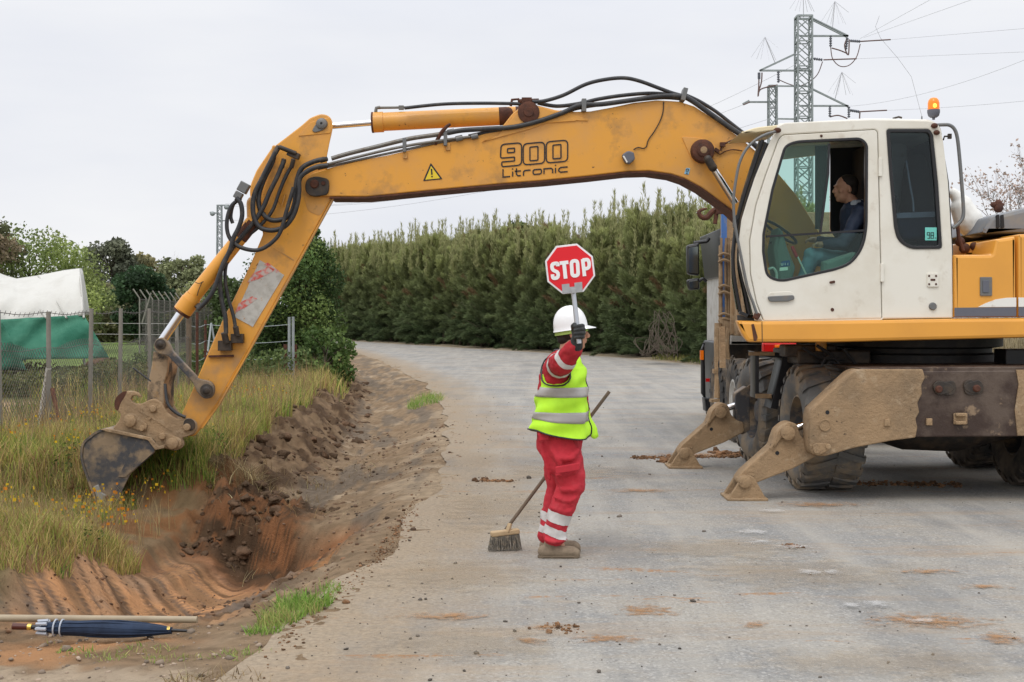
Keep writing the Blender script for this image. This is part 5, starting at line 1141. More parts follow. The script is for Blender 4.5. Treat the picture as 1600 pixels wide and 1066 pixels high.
for x, y, r in [(922, 134, .03), (932, 165, .028)]: q = ZC([(x, y)])[0]; mb.ell(P(*q, C0 - .01), (r, .03, r * .8))
mb.build('rail_bolt', M['rust'], cabb)
# beacon: lit
q = ZC([(918, 80)])[0]; bp_ = P(*q, C0 + .25)
bea = MB().lathe(bp_ + Vector((0, 0, -.035)), (0, 0, 1), [(-.02, .012), (0, .014), (.0, .03), (.015, .048), (.045, .056), (.07, .056), (.072, 0)], 24).build('beacon', M['greyblue'], EX)
ml = bpy.data.materials.new('amber_glow'); ml.use_nodes = True; t_, b_ = nodes(ml); b_.inputs['Base Color'].default_value = (.9, .22, .01, 1); b_.inputs['Roughness'].default_value = .15
b_.inputs['Transmission Weight'].default_value = .0; b_.inputs['Emission Color'].default_value = (1, .22, .01, 1); b_.inputs['Emission Strength'].default_value = .22
MB().lathe(bp_ + Vector((0, 0, .036)), (0, 0, 1), [(0, .052), (.06, .052), (.085, .046), (.105, .030), (.112, 0)], 24).build('beacon_lens', ml, bea)
mb2 = bpy.data.materials.new('lit_bulb'); mb2.use_nodes = True; t_, b_ = nodes(mb2); b_.inputs['Base Color'].default_value = (1, .7, .1, 1); b_.inputs['Emission Color'].default_value = (1, .55, .05, 1); b_.inputs['Emission Strength'].default_value = 1.6
MB().ell(bp_ + Vector((-.004, -.048, .066)), (.018, .008, .022)).build('beacon_flash', mb2, bea)
mb = MB(); q = ZC([(865, 92)])[0]; mb.cyl(P(*q, C0 + .3), P(q[0], q[1] + 6, C0 + .3), .006); mb.tube([P(*q, C0 + .3), P(1424, 120, C0 + .3), P(1402, 90, C0 + .3), P(1376, 60, C0 + .3), P(1368, 42, C0 + .3), P(1374, 25, C0 + .3)], .0013, 5); mb.build('aerial', M['steelgrey'], EX)
mb = MB(); q = ZC([(755, 99)])[0]; mb.tube([P(q[0] - 7, q[1] + 1, C0 + .3), P(q[0] + 2, q[1] - 1.5, C0 + .3), P(q[0] + 7, q[1], C0 + .3)], .010, 6); q = ZC([(990, 182)])[0]; mb.tube([P(q[0] - 10, q[1] + 6, C0 + .1), P(q[0] - 8, q[1], C0 + .1), P(q[0] + 3, q[1], C0 + .1)], .008, 6); mb.box(P(*q, C0 + .1), (.03, .03, .045)); mb.build('roof_bracket', M['dark'], EX)
# interior
CI = 11.9
mb = MB(); mb.box((P(1338, 0, CI).x, CI, P(0, 425, CI).z), (.50, .5, .14)); mb.box((P(1375, 0, CI).x, CI, P(0, 370, CI).z), (.14, .48, .75), (0, .12, 0)); seat = mb.build('operator_seat', M['interior'], EX, bevel=.04)
MB().shape(fillet(ZC([(420, 745), (560, 700), (600, 720), (560, 830), (420, 850)]), 3), 11.52, 11.64, .03).build('side_console', M['seatgrey'], EX)
mb = MB().shape(fillet(ZC([(195, 690), (215, 590), (240, 600), (265, 690), (300, 770), (280, 850), (215, 850)]), 4), 11.75, 12.05, .04); cons = mb.build('steering_console', M['seatgrey'], EX)
mb = MB(); mb.lathe(P(*ZC([(225, 640)])[0], 11.9), (1, 0, .9), [(-.1, .03), (0, .03), (.01, .05)], 16)
for i in range(24): pass
q = P(*ZC([(228, 612)])[0], 11.9); ring = [q + Vector((.19 * math.cos(a) * .75, .19 * math.sin(a), -.19 * math.cos(a) * .55)) for a in np.linspace(0, 2 * math.pi, 25)]; mb.tube(ring, .014, 8, False); mb.build('steering_wheel', M['blackpl'], cons)
mb = MB(); a = ZC([(290, 690), (345, 805)]); mb.tube([P(*a[0], 11.7), P(*a[1], 11.7)], .008, 8); lev = mb.build('red_lever', M['jug'], EX)
a = ZC([(283, 683), (300, 720)]); MB().cap(P(*a[0], 11.7), P(*a[1], 11.7), .017).build('lever_grip', mat('red_plastic', (.55, .02, .02), .4), lev)
mb = MB(); mb.tube(cat_rom([P(*q, 11.6) for q in ZC([(175, 780), (195, 775), (210, 795), (212, 830)])]), .012, 8); mb.build('inner_grab_handle', M['jug'], EX)
MB().shape(fillet(ZC([(232, 745), (272, 738), (274, 765), (228, 770)]), 3), 11.43, 11.436, .001).build('window_sticker', mat('sticker_navy', (.02, .07, .22), .5), door)
MB().shape(fillet(ZC([(225, 773), (262, 770), (262, 784), (225, 788)]), 1), 11.43, 11.436, .001).build('window_sticker', M['jug'], door)
mb = MB()
for k_, x in enumerate((232, 240, 250, 262)): mb.ribbon(ZC([(x, 752), (x, 762)]), .8, 11.428)
mb.ribbon(ZC([(232, 762), (240, 762)]), .8, 11.428); mb.build('sticker_writing', M['jug'], door, smooth=0)
# dark sheet added so the space behind the operator reads dark; bulkhead beside it
MB().shape(ZC([(455, 235), (700, 225), (700, 700), (560, 780), (455, 600)]), 12.30, 12.33, .003).build('shade_backing', M['interior'], EX)
MB().shape(ZC([(655, 200), (700, 200), (700, 980), (655, 980)]), 11.50, 12.3, .003).build('bulkhead', M['interior'], EX)
MB().shape(ZC([(730, 210), (800, 208), (772, 480), (768, 520), (735, 520)]), 12.2, 12.22, .003).build('pale_cloth', M['jug'], EX)
MB().shape(fillet(ZC([(752, 525), (930, 520), (935, 640), (780, 650), (758, 600)]), 5), 11.7, 12.0, .03).build('blue_bag', M['navy'], EX)
mb = MB(); mb.shape(fillet(ZC([(752, 527), (925, 520), (925, 545), (752, 552)]), 2), 11.685, 11.70, .004); mb.tube(cat_rom([P(*q, 11.65) for q in ZC([(795, 290), (812, 400), (825, 470), (828, 520)])]), .008, 6); mb.build('bag_strap', M['greyhood'], EX)
mb = MB().cap(P(*ZC([(850, 330)])[0], 11.95), P(*ZC([(860, 500)])[0], 11.95), .14, .20); mb.build('hanging_coat', M['interior'], EX)
# bodywork behind the cab
MB().shape(fillet([(1491, 398, 3), (1550, 398, 4), (1556, 374, 3), (1587.5, 369, 3), (1588.5, 496), (1491, 496)], 1), C0 - .02, 13.95, .03).build('side_cowl', M['yellow_clean'], EX)
MB().shape(fillet([(1590.5, 366, 4), (1800, 360, 4), (1800, 492), (1590.5, 496)], 1), C0 - .02, 13.95, .03).build('engine_cover', M['yellow_clean'], EX)
MB().shape(fillet([(1505, 380), (1560, 372, 4), (1600, 364), (1600, 400), (1505, 400)], 2), C0 + .5, 13.4, .03).build('inner_cowl', M['yellow'], EX)
gh = MB().shape(fillet([(1533, 364, 3), (1548, 338, 5), (1600, 325, 4), (1780, 318), (1780, 368), (1600, 364)], 2), C0 + .35, 13.6, .04).build('grey_hood', mat('grey_hood_paint', (.20, .21, .225), .5, var=((.28, .25, .2), 5, .5, .75)), EX)
mb = MB()
for x in (1560, 1567): mb.shape(fillet([(x - 3.2, 336, 2), (x + 1.5, 335, 2), (x + 2.5, 356, 2), (x - 3, 357, 2)], 2), C0 + .335, C0 + .36, .003)
mb.build('hood_mark', M['interior'], gh); 
q = zz((1140, 150), 2.88, [(1128, 815), (1182, 900)]); lat = MB().shape(rr(*q[0], *q[1], 1.5), C0 - .032, C0 - .015, .004).build('cowl_latch', M['steelgrey'], EX)
q = zz((1140, 150), 2.88, [(1140, 830), (1168, 885)]); MB().shape(rr(*q[0], *q[1], 1), C0 - .040, C0 - .03, .003).build('latch_button', M['greyblue'], lat)
MB().shape([(1491.5, 481), (1588, 480), (1588, 494.5), (1491.5, 495)], C0 - .024, C0 - .018, .0008).build('grey_stripe', M['greyblue'], EX)
MB().shape([(1591.5, 480), (1800, 478), (1800, 493), (1591.5, 494.5)], C0 - .024, C0 - .018, .0008).build('grey_stripe', M['greyblue'], EX)
MB().shape([(1528, 480), (1540, 474), (1556, 468), (1572, 465.5), (1588, 465), (1588, 479.6)], C0 - .024, C0 - .018, .0008).build('pale_stripe', M['jug'], EX)
MB().shape([(1591.5, 465), (1660, 466), (1800, 470), (1800, 477.6), (1591.5, 479.6)], C0 - .024, C0 - .018, .0008).build('pale_stripe', M['jug'], EX)
mb = MB().cap(P(1513, 345, 12.2), P(1503, 325, 12.2), .14, .11).cap(P(1505, 320, 12.2), P(1490, 302, 12.2), .09, .05).ell(P(1522, 356, 12.2), (.14, .14, .1)); jug = mb.blend('plastic_jug', M['jug'], None, .012, 5); tag(jug, 'crumpled white plastic container wedged behind the cab above the yellow cowl', 'container')
mb = MB()
for (x, y, r) in [(1500, 378, .045), (1507, 388, .05), (1522, 385, .04)]: mb.ell(P(x, y, 11.9), (r, r, r))
mb.tube([P(1496, 350, 11.7), P(1498, 372, 11.7), P(1505, 392, 11.7)], .018, 8); mb.build('hose_connection', M['rust'], EX)
mb = MB(); mb.cap(P(1560, 325, 13), P(1560, 318, 13), .05, .04).cap(P(1552, 320, 13), P(1566, 320, 13), .03, .02); mb.build('exhaust_stub', M['rust'], EX)
# slewing ring, chassis
mb = MB(); c = (4.05, 12.95, 0)
mb.lathe((4.05, 12.95, 0), (0, 0, 1), [(1.10, 0), (1.10, .62), (1.16, .66), (1.18, .80), (1.26, .80), (1.28, .76), (1.32, .76), (1.34, .86), (1.44, .86), (1.44, 0)], 48); mb.build('slewing_ring', M['black'], EX)
mb = MB(); mb.box((4.05, 12.95, .87), (.95, 2.9, .44)); mb.build('chassis', M['brownsteel'], EX, bevel=.02)
for nm, D in (('front', 12.15), ('rear', 14.05)):
    mb = MB(); mb.lathe((2.9, D, .59), (1, 0, 0), [(0, .09), (.5, .12), (.8, .22), (1.3, .24), (1.8, .12), (2.3, .09)], 20); mb.build('axle', M['dark'], EX)
MB().box(P(1592, 562, 12.0), (.36, .3, .20)).box(P(1570, 568, 12.0), (.08, .2, .1)).build('valve_housing', M['blackpl'], EX, bevel=.01)
# near stabiliser beam
bo = [(1265, 652), (1268, 640), (1330, 582, 6), (1342, 577, 6), (1442, 577), (1446, 590), (1440, 602), (1441, 616), (1434, 630), (1437, 644), (1431, 655), (1434, 668), (1431, 684), (1392, 689), (1335, 700), (1287, 714, 8), (1270, 711, 6), (1265, 700, 6)]
beam = MB().shape(fillet(bo, 2), 11.15, 11.42, .012).build('stabiliser_arm_housing', M['mud'], EX)
mb = MB().shape(fillet([(1400, 580, 3), (1900, 576), (1900, 680), (1400, 683.5)], 2), 11.165, 11.40, .012); mb.shape(fillet([(1342, 575), (1445, 574), (1900, 571), (1900, 580), (1445, 583), (1345, 582)], 2), 11.17, 12.9, .008); cb = mb.build('cross_beam', M['brownsteel'], EX)
MB().shape([(1588, 578), (1592, 600), (1586, 640), (1590, 681), (1900, 680), (1900, 577)], 11.150, 11.165, .004).build('stabiliser_arm_housing', M['mud'], EX)
mb = MB()
for x in (1481, 1516):
    s_ = 1 if x > 1500 else -1
    mb.shape(fillet([(x - 13 if s_ < 0 else x - 11, 598, 8), (x + (11 if s_ < 0 else 2), 595 if s_ < 0 else 592, 8), (x + 14, 606, 8), (x + 10, 618, 8), (x - 8, 617, 8)], 6), 11.142, 11.165, .004)
mb.shape(fillet(zz((1280, 480), 3.331, [(590, 405, 20), (620, 380, 20), (690, 400, 14), (705, 430, 12), (660, 455, 12), (610, 458, 14)]), 4), 11.138, 11.16, .005)
mb.shape(fillet(zz((1280, 480), 3.331, [(750, 425, 14), (770, 395, 12), (835, 378, 20), (860, 410, 16), (850, 450, 16), (800, 455, 12)]), 4), 11.138, 11.16, .005)
mb.build('cylinder_pin_plate', M['dark'], cb)
mb = MB()
for x, y in [(628, 428), (825, 424)]: q = zz((1280, 480), 3.331, [(x, y)])[0]; mb.lathe(P(*q, 11.11), (0, 1, 0), [(0, 0), (0, .022), (.01, .03), (.03, .034)], 16)
mb.build('pin', M['rust'], cb)
mb = MB()
for x0, x1, y in [(340, 372, 602), (560, 590, 598)]: q = zz((1280, 480), 3.331, [(x0, y - 18), (x1, y + 18)]); mb.shape(rr(*q[0], *q[1], .6), 11.13, 11.16, .004)
mb.build('step_bracket', M['mud'], beam); 
mb = MB(); q = zz((1280, 480), 3.331, [(705, 550), (765, 612)]); mb.box(P((q[0][0] + q[1][0]) / 2, q[0][1] + 3, 11.13), (.09, .05, .03)); mb.box(P((q[0][0] + q[1][0]) / 2, q[1][1] - 3, 11.13), (.09, .05, .03)); mb.box(P((q[0][0] + q[1][0]) / 2, (q[0][1] + q[1][1]) / 2, 11.15), (.12, .02, .10)); mb.build('latch_bracket', M['mud'], cb, bevel=.008)
mb = MB(); q = zz((1020, 480), 3.331, [(897, 615)])[0]; mb.lathe(P(*q, 11.135), (0, 1, 0), [(.012, .052), (0, .05), (0, .044), (.006, .042), (.006, 0)], 22)
mb.shape(fillet(zz((1020, 480), 3.331, [(835, 720, 8), (850, 708, 6), (925, 712, 8), (930, 738, 8), (880, 765, 8), (850, 775, 8), (835, 750, 6)]), 2), 11.125, 11.155, .006)
for x, y, r in [(855, 745, .028), (912, 727, .018)]: q = zz((1020, 480), 3.331, [(x, y)])[0]; mb.lathe(P(*q, 11.11), (0, 1, 0), [(0, 0), (0, r), (.02, r * 1.1)], 16)
mb.build('pivot_pin_plate', M['mud'], beam)
q = zz((1020, 480), 3.331, [(909, 548)])[0]; MB().lathe(P(*q, 11.147), (0, 1, 0), [(0, 0), (0, .018), (.003, .018)], 14).build('bolt_hole', M['interior'], beam)
mb = MB()
for x in (1449, 1533): mb.lathe(P(x, 578.6, 11.55) + Vector((0, 0, .0)), (0, 0, 1), [(-.02, 0), (.018, .085), (.02, .085), (.022, 0)], 20)
mb.build('deck_hole', M['interior'], cb)
mb = MB()
for x in (1352, 1588): mb.shape(fillet([(x - 8, 571, 8), (x - 7, 562, 6), (x, 560, 6), (x + 7, 565, 5), (x + 14, 572), (x + 14, 577), (x - 8, 577)], 3), 12.7, 12.74, .008, holes=[[(x + 3.2 * math.cos(a), 567 + 3.2 * math.sin(a)) for a in np.linspace(0, 6.1, 10)]])
mb.build('lifting_eye', M['steelgrey'], cb)
def stabiliser(D, dx, dy, s, mm):
    """leg, foot plate, cylinder rod: near-leg outline, moved and scaled for the far one"""
    f_ = lambda pts: [(1162 + (x - 1162) * s + dx, 778 + (y - 778) * s + dy, *r) for (x, y, *r) in pts]
    lg = MB().shape(fillet(f_([(1222, 664, 8), (1235, 659, 8), (1246, 663, 6), (1250, 680, 6), (1262, 692, 4), (1274, 695), (1276, 713), (1240, 732), (1176, 757), (1160, 762, 8), (1150, 752, 8), (1160, 738), (1205, 698)]), 3), D - .13, D + .10, .01)
    lg.shape(fillet(f_([(1216, 672, 6), (1228, 663), (1238, 664), (1224, 682), (1206, 704), (1210, 690)]), 2), D - .15, D + .12, .008)
    leg = lg.build('stabiliser_leg', mm, EX)
    mb = MB()
    for x, y, r in [(1232, 677, .062), (1164.5, 753.5, .055)]: q = f_([(x, y)])[0]; mb.lathe(P(q[0], q[1], D - .20), (0, 1, 0), [(0, 0), (0, r * .75), (.008, r), (.08, r)], 22)
    mb.build('leg_pin', mm, leg)
    q = f_([(1214.5, 708)])[0]; MB().lathe(P(q[0], q[1], D - .134), (0, 1, 0), [(0, 0), (0, .018), (.003, .018)], 14).build('leg_hole', M['interior'], leg)
    mb = MB()
    for k_ in (-.17, .11): mb.shape(fillet(f_([(1152, 746, 8), (1160, 739, 8), (1172, 741, 8), (1191, 775), (1190, 779), (1134, 779), (1134, 774)]), 2), D + k_, D + k_ + .045, .008, Dp=D)
    q0 = P(*f_([(1131, 776.5)])[0], D); q1 = P(*f_([(1193.5, 776.5)])[0], D); mb.box(((q0.x + q1.x) / 2, D, .012), (q1.x - q0.x, .40, .024)); mb.build('foot_plate', mm, leg, bevel=.006)
    a, b = f_([(1240, 670)])[0], f_([(1275, 659)])[0]; MB().cyl(P(*a[:2], D - .02), P(*b[:2], D - .02), .034, n=18).build('stabiliser_rod', M['chrome'], leg)
stabiliser(11.50, 0, 0, 1, M['mud'])
stabiliser(13.95, -94.5, -48.5, .84, M['mud'])
MB().shape(fillet([(1149, 615, 3), (1166, 604), (1172, 606), (1172, 672), (1160, 680), (1150, 672)], 2), 13.85, 14.05, .01).build('far_leg_bracket', M['mudgrey'], EX)
mb = MB(); a = P(1190, 690, 13.9); mb.box((4.0, 15.05, .75), (2.3, .2, .5)); mb.build('far_cross_beam', M['brownsteel'], EX, bevel=.02)
# wheels
def wheel(loc, rot, tm, wd=.56, rad=.59):
    x, y, z = loc; ax = Euler((0, 0, rot)).to_matrix() @ Vector((1, 0, 0)); c = Vector((x, y, rad))
    mb = MB(); h = wd / 2
    mb.lathe(c, ax, [(-h * .80, .30), (-h * .92, .34), (-h, .42), (-h * .97, .50), (-h * .84, .555), (-h * .3, .572), (h * .3, .572), (h * .84, .555), (h * .97, .50), (h, .42), (h * .92, .34), (h * .80, .30)], 56)
    up = Vector((0, 0, 1)); fwd = ax.cross(up).normalized(); rot_m = Matrix((ax, fwd, up)).transposed()
    n = 22
    for sgn in (-1, 1):
        for i in range(n):
            a0 = 2 * math.pi * (i + (.5 if sgn > 0 else 0)) / n
            # chevron lug, bent from the centre line to the shoulder
            prof = [(.02, 0.0), (.50, .085), (.90, .16), (1.0, .17)]
            for (u0, s0), (u1, s1) in zip(prof[:-1], prof[1:]):
                v = []
                for (u, s) in ((u0, s0), (u1, s1)):
                    for da in (0, .105):
                        for rr_ in (.55 if u < .95 else .50, rad if u < .85 else (.583 if u < .95 else .545)):
                            aa = a0 + s + da; v.append(c + ax * (sgn * h * u) + (fwd * math.sin(aa) + up * math.cos(aa)) * rr_)
                mb.raw(v, [(0, 1, 3, 2), (4, 6, 7, 5), (0, 4, 5, 1), (2, 3, 7, 6), (1, 5, 7, 3), (0, 2, 6, 4)])
    w_ = thing('w', None, None, loc) if 0 else None
    ty = mb.build('tyre', tm, None, smooth=30); return ty, c, ax, h
def add_wheel(loc, rot, tm, **k):
    ty, c, ax, h = wheel(loc, rot, tm, **k)
    wh = MB()
    wh.lathe(c, ax, [(-h * .80, .31), (-h * .82, .285), (-h * .5, .27), (-h * .25, .25), (-h * .22, .13), (-h * .55, .11), (-h * .6, 0)], 32); wh.lathe(c, ax, [(h * .80, .31), (h * .5, .27), (h * .3, .1), (h * .3, 0)], 32)
    w_ = wh.build('wheel', M['mudgrey'], EX)
    tyw = ty.location.copy(); zo = WO[ty.name]; ty.parent = w_; ty.location = zo - WO[w_.name]
add_wheel((2.93, 12.13, 0), R(2), M['tyre_mud'])
add_wheel((2.86, 14.25, 0), R(7), M['tyre_mud'], wd=.5)
add_wheel((5.07, 12.40, 0), 0, M['tyre'])
add_wheel((5.12, 13.95, 0), R(6), M['tyre'])
# fender, steps and clutter between the left wheels
mb = MB(); mb.shape(fillet([(1178, 549), (1225, 552, 3), (1225, 560), (1185, 556)], 1), 12.85, 13.2, .006); mb.shape([(1225, 552), (1247, 548), (1215, 640), (1204, 638)], 12.8, 13.15, .006)
mb.shape([(1180, 552), (1186, 552), (1186, 620), (1180, 620)], 12.88, 13.15, .003); mb.shape([(1180, 614), (1206, 617), (1206, 624), (1180, 622)], 12.85, 13.15, .004); mb.build('mudguard', M['blackpl'], EX)
mb = MB(); mb.box(P(1190, 553, 12.84), (.26, .02, .035)); mb.box(P(1193, 619, 12.84), (.16, .02, .045)); mb.build('step_edge', M['mud'], EX)
mb = MB(); mb.box((3.1, 12.9, 1.24), (.7, 1.2, .14)); mb.box(P(1262, 548, 12.5), (.5, .3, .12)); mb.build('under_frame', M['dark'], EX, bevel=.02)
mb = MB()
for pts in ([(1283, 572), (1290, 560), (1300, 557), (1308, 565), (1312, 575)], [(1292, 574), (1296, 566), (1304, 568), (1306, 578)], [(1276, 540), (1292, 550), (1300, 556)], [(1318, 545), (1330, 560), (1340, 574)], [(1255, 543), (1275, 556), (1290, 560), (1320, 562)]):
    mb.tube(cat_rom([P(*q, 12.2) for q in pts]), .016, 8)
mb.build('brake_hose', M['hose'], EX)
mb = MB(); mb.lathe(P(1283, 540, 12.3), (0, 0, 1), [(-.06, 0), (-.05, .05), (0, .055), (.05, .05)], 16); mb.build('skirt_plug', M['yellow'], EX)
# ------------------------------------------------------------ people
def Wp(px, py, D): return P(px, py, D)
DW = 8.70
wk = thing('person', 'worker in red overalls, yellow vest and white helmet holding up the stop sign', 'person', tuple(P(868, 868, DW)) [:2] + (0,))
def fist(mb, c, ax, out, side, s=1.0, grow=0.0):
    """closed hand round a pole: c centre of grip, ax = pole axis, out = direction the knuckles face, side = towards wrist"""
    ax = ax.normalized(); out = (out - ax * out.dot(ax)).normalized(); sd = ax.cross(out)
    g = grow
    # palm block
    mb.cap(c + out * .0 + side * .055 * s + ax * .025, c + side * .055 * s - ax * .025, .027 * s + g, .025 * s + g)
    mb.cap(c + side * .028 + ax * .030, c + side * .030 - ax * .034, .020 * s + g, .018 * s + g)
    L = [1.0, 1.08, 1.02, .84]
    for i in range(4):
        z = .034 - i * .0225; l = L[i] * s; r = (.0105 - .0008 * (i == 3)) * s + g
        k = c + ax * z
        a = k + side * .036 * s + out * .018; b = k + out * (.040 * l) + side * .008; d = k + out * (.026 * l) - side * .032 * l; e = k - out * .026 - side * .036
        mb.cap(a, b, r * 1.1, r, 10); mb.cap(b, d, r, r * .95, 10); mb.cap(d, e, r * .95, r * .85, 10)
    mb.cap(c + side * .050 - out * .012 + ax * .02, c - out * .030 + ax * .040, .0135 * s + g, .012 * s + g, 10); mb.cap(c - out * .030 + ax * .040, c - out * .026 - side * .028 + ax * .048, .012 * s + g, .010 * s + g, 10)
# joints
sh_n = Wp(871, 573, DW - .19); el_n = Wp(878, 567, DW - .46); wr_n = Wp(900, 541, 8.10); hd_n = Wp(903, 519, 8.03)
sh_f = Wp(882, 575, DW + .19); el_f = Wp(905, 625, DW + .30); wr_f = Wp(911, 655, DW + .14); hd_f = Wp(914, 664, DW + .10)
hipc = Wp(877, 684, DW); neck = Wp(886, 556, DW)
kn_n = Wp(893, 757, DW - .10); an_n = Wp(866, 842, DW - .08); kn_f = Wp(874, 757, DW + .13); an_f = Wp(852, 838, DW + .14)
pole_t = Wp(896, 448, 8.06); pole_b = Wp(905, 537, 8.03); pax = (pole_t - pole_b).normalized()
bt = Wp(952, 612, 9.05); bb = Wp(787, 832, 8.92); bax = (bt - bb).normalized()
hc = Wp(894, 520, DW)
def head(mb, c, f, s=1.0, tilt=0):
    """head with brow, nose, lips, chin, ears. c centre, f facing unit vector"""
    up = Vector((0, 0, 1)); f = (f - up * f.dot(up)).normalized(); sd = up.cross(f); rz = math.atan2(f.y, f.x)
    L = lambda a, b, z: c + (f * a + sd * b + up * z) * s
    mb.ell(L(-.012, 0, .03), (.098 * s, .076 * s, .098 * s), 14, 22, (0, 0, rz)); mb.ell(L(.022, 0, -.035), (.070 * s, .060 * s, .085 * s), 12, 18, (0, 0, rz))
    mb.ell(L(.062, 0, -.092), (.026 * s, .030 * s, .022 * s)); mb.ell(L(.030, 0, -.075), (.055 * s, .052 * s, .036 * s), 10, 16, (0, 0, rz))
    mb.cap(L(.090, 0, .012), L(.112, 0, -.022), .010 * s, .014 * s, 10); mb.ell(L(.104, .010, -.028), (.010 * s,) * 3); mb.ell(L(.104, -.010, -.028), (.010 * s,) * 3)
    mb.ell(L(.090, 0, -.052), (.012 * s, .024 * s, .007 * s), 8, 12, (0, 0, rz)); mb.ell(L(.088, 0, -.064), (.012 * s, .021 * s, .008 * s), 8, 12, (0, 0, rz))
    mb.cap(L(.080, .034, .030), L(.086, -.034, .030), .013 * s, .013 * s, 10)
    for q in (-1, 1):
        mb.ell(L(.052, q * .045, -.02), (.03 * s, .02 * s, .026 * s)); mb.ell(L(-.012, q * .079, -.008), (.020 * s, .009 * s, .034 * s), 10, 12, (0, 0, rz))
    return L
mb = MB(); hf = Vector((1, .10, 0)).normalized(); LH = head(mb, hc, hf, 1.0)
mb.cap(hc + Vector((-.02, 0, -.06)), neck + Vector((0, 0, -.03)), .058, .066)
mb.cap(neck + Vector((0, 0, -.05)), Wp(877, 610, DW), .10, .15).cap(Wp(877, 610, DW), hipc, .15, .145)
mb.cap(sh_n, Wp(876, 580, DW), .07, .11); mb.cap(sh_f, Wp(878, 580, DW), .07, .11)
mb.cap(sh_n, el_n, .058, .047); mb.cap(el_n, wr_n, .045, .030); mb.cap(sh_f, el_f, .055, .045); mb.cap(el_f, wr_f, .042, .029)
sdn = (wr_n - hd_n); sdn = (sdn - pax * sdn.dot(pax)).normalized(); fist(mb, hd_n, pax, Vector((1, -.55, 0)), Vector((-.15, 1, -.1)).normalized(), 1.0)
mb.cap(wr_n, hd_n + Vector((0, .05, -.02)), .029, .026)
fist(mb, hd_f, bax, Vector((.4, 1, -.2)), Vector((-.3, .2, .9)).normalized(), 1.0); mb.cap(wr_f, hd_f + Vector((0, 0, .03)), .027, .024)
for (k_, a_, o_) in ((kn_n, an_n, -.09), (kn_f, an_f, .09)):
    mb.cap(hipc + Vector((0, o_, -.02)), k_, .085, .058); mb.cap(k_, a_, .056, .036); mb.cap(a_ + Vector((0, 0, .01)), a_ + Vector((.05, 0, -.045)), .032, .022)
mb.blend('body', M['skin'], wk, .0062, 3)
mb = MB()   # eyes
for q in (-1, 1): mb.ell(LH(.078, q * .030, .008), (.012, .012, .010))
mb.build('eyes', M['jug'], wk); 
# hair: short and dark at the nape
mb = MB(); mb.ell(LH(-.030, 0, .008), (.088, .080, .075), 12, 20); mb.ell(LH(-.055, 0, -.04), (.048, .06, .045)); mb.blend('hair', M['hair'], wk, .007, 2)
# helmet
hx = P(893, 513, DW); tl = Euler((0, R(-9), 0)).to_matrix()
dome = MB(); n_, m_ = 14, 36; v = []; f = []
def hp(u, a, g=0):   # dome surface
    th = u * math.pi / 2; r = math.sin(th) ** .92; rx = (.122 if math.cos(a) < 0 else .112) + g; ry = .100 + g; z = (.150 + g) * math.cos(th) ** .85
    ridge = .006 * max(0, 1 - abs(math.sin(a) * r) / .16) * (1 - u * .6)
    return hx + tl @ Vector((r * rx * math.cos(a), r * ry * math.sin(a), z + ridge))
for i in range(n_ + 1):
    for j in range(m_): v.append(hp(.02 + .98 * i / n_, 2 * math.pi * j / m_))
for j in range(m_):   # flared rim
    a = 2 * math.pi * j / m_; br = .058 * max(0, math.cos(a)) ** 1.4; p = hp(1, a, .006 + br * .85); v.append(p + tl @ Vector((0, 0, -.010 - .012 * max(0, math.cos(a)))))
for j in range(m_): a = 2 * math.pi * j / m_; v.append(hp(1, a, -.012) + tl @ Vector((0, 0, -.008)))
for i in range(n_ + 2):
    for j in range(m_): k = (j + 1) % m_; f.append((i * m_ + j, i * m_ + k, (i + 1) * m_ + k, (i + 1) * m_ + j))
f.append(tuple(range(m_))[::-1]); dome.raw(v, f); hel = dome.build('helmet', M['helmet'], wk, smooth=60)
mb = MB(); pts = [hx + tl @ Vector((.112 * math.cos(a) - .004, .094 * math.sin(a), -.022)) for a in np.linspace(0, 2 * math.pi, 37)]
for a, b in zip(pts[:-1], pts[1:]): mb.bar(a, b, .006, .026)
mb.build('headband', mat('green_headband', (.30, .42, .10), .7), hel)
# jacket (one surface), collar, sleeve bands
def sleeve_pts(): return sh_n, el_n, wr_n
mb = MB(); mb.cap(neck + Vector((-.01, 0, -.035)), Wp(878, 600, DW), .085, .165).cap(Wp(878, 600, DW), Wp(876, 672, DW), .165, .165)
mb.ell(Wp(869, 577, DW - .09), (.090, .13, .11)); mb.ell(Wp(872, 590, DW - .10), (.090, .13, .12)); mb.ell(Wp(878, 590, DW + .12), (.115, .13, .15))
mb.cap(Wp(880, 563, DW - .12), sh_n, .075, .088); mb.cap(sh_n, el_n, .086, .076); mb.cap(el_n, wr_n + (el_n - wr_n) * .12, .078, .056)
mb.cap(Wp(882, 566, DW + .1), sh_f, .075, .082); mb.cap(sh_f, el_f, .08, .07); mb.cap(el_f, wr_f, .068, .055)
jk = mb.blend('jacket', M['red'], wk, .008, 3, (.07, .030))
mb = MB(); mb.lathe(neck + Vector((.005, 0, -.03)), (.12, 0, 1), [(-.02, .098), (.01, .088), (.045, .080), (.05, .074), (.03, .070), (-.01, .075)], 24); mb.build('collar', M['red'], wk, smooth=60)
def hug(o, target):
    s_ = o.modifiers.new('hug', 'SHRINKWRAP'); s_.target = target; s_.wrap_method = 'NEAREST_SURFACEPOINT'; s_.wrap_mode = 'ABOVE_SURFACE'; s_.offset = .003
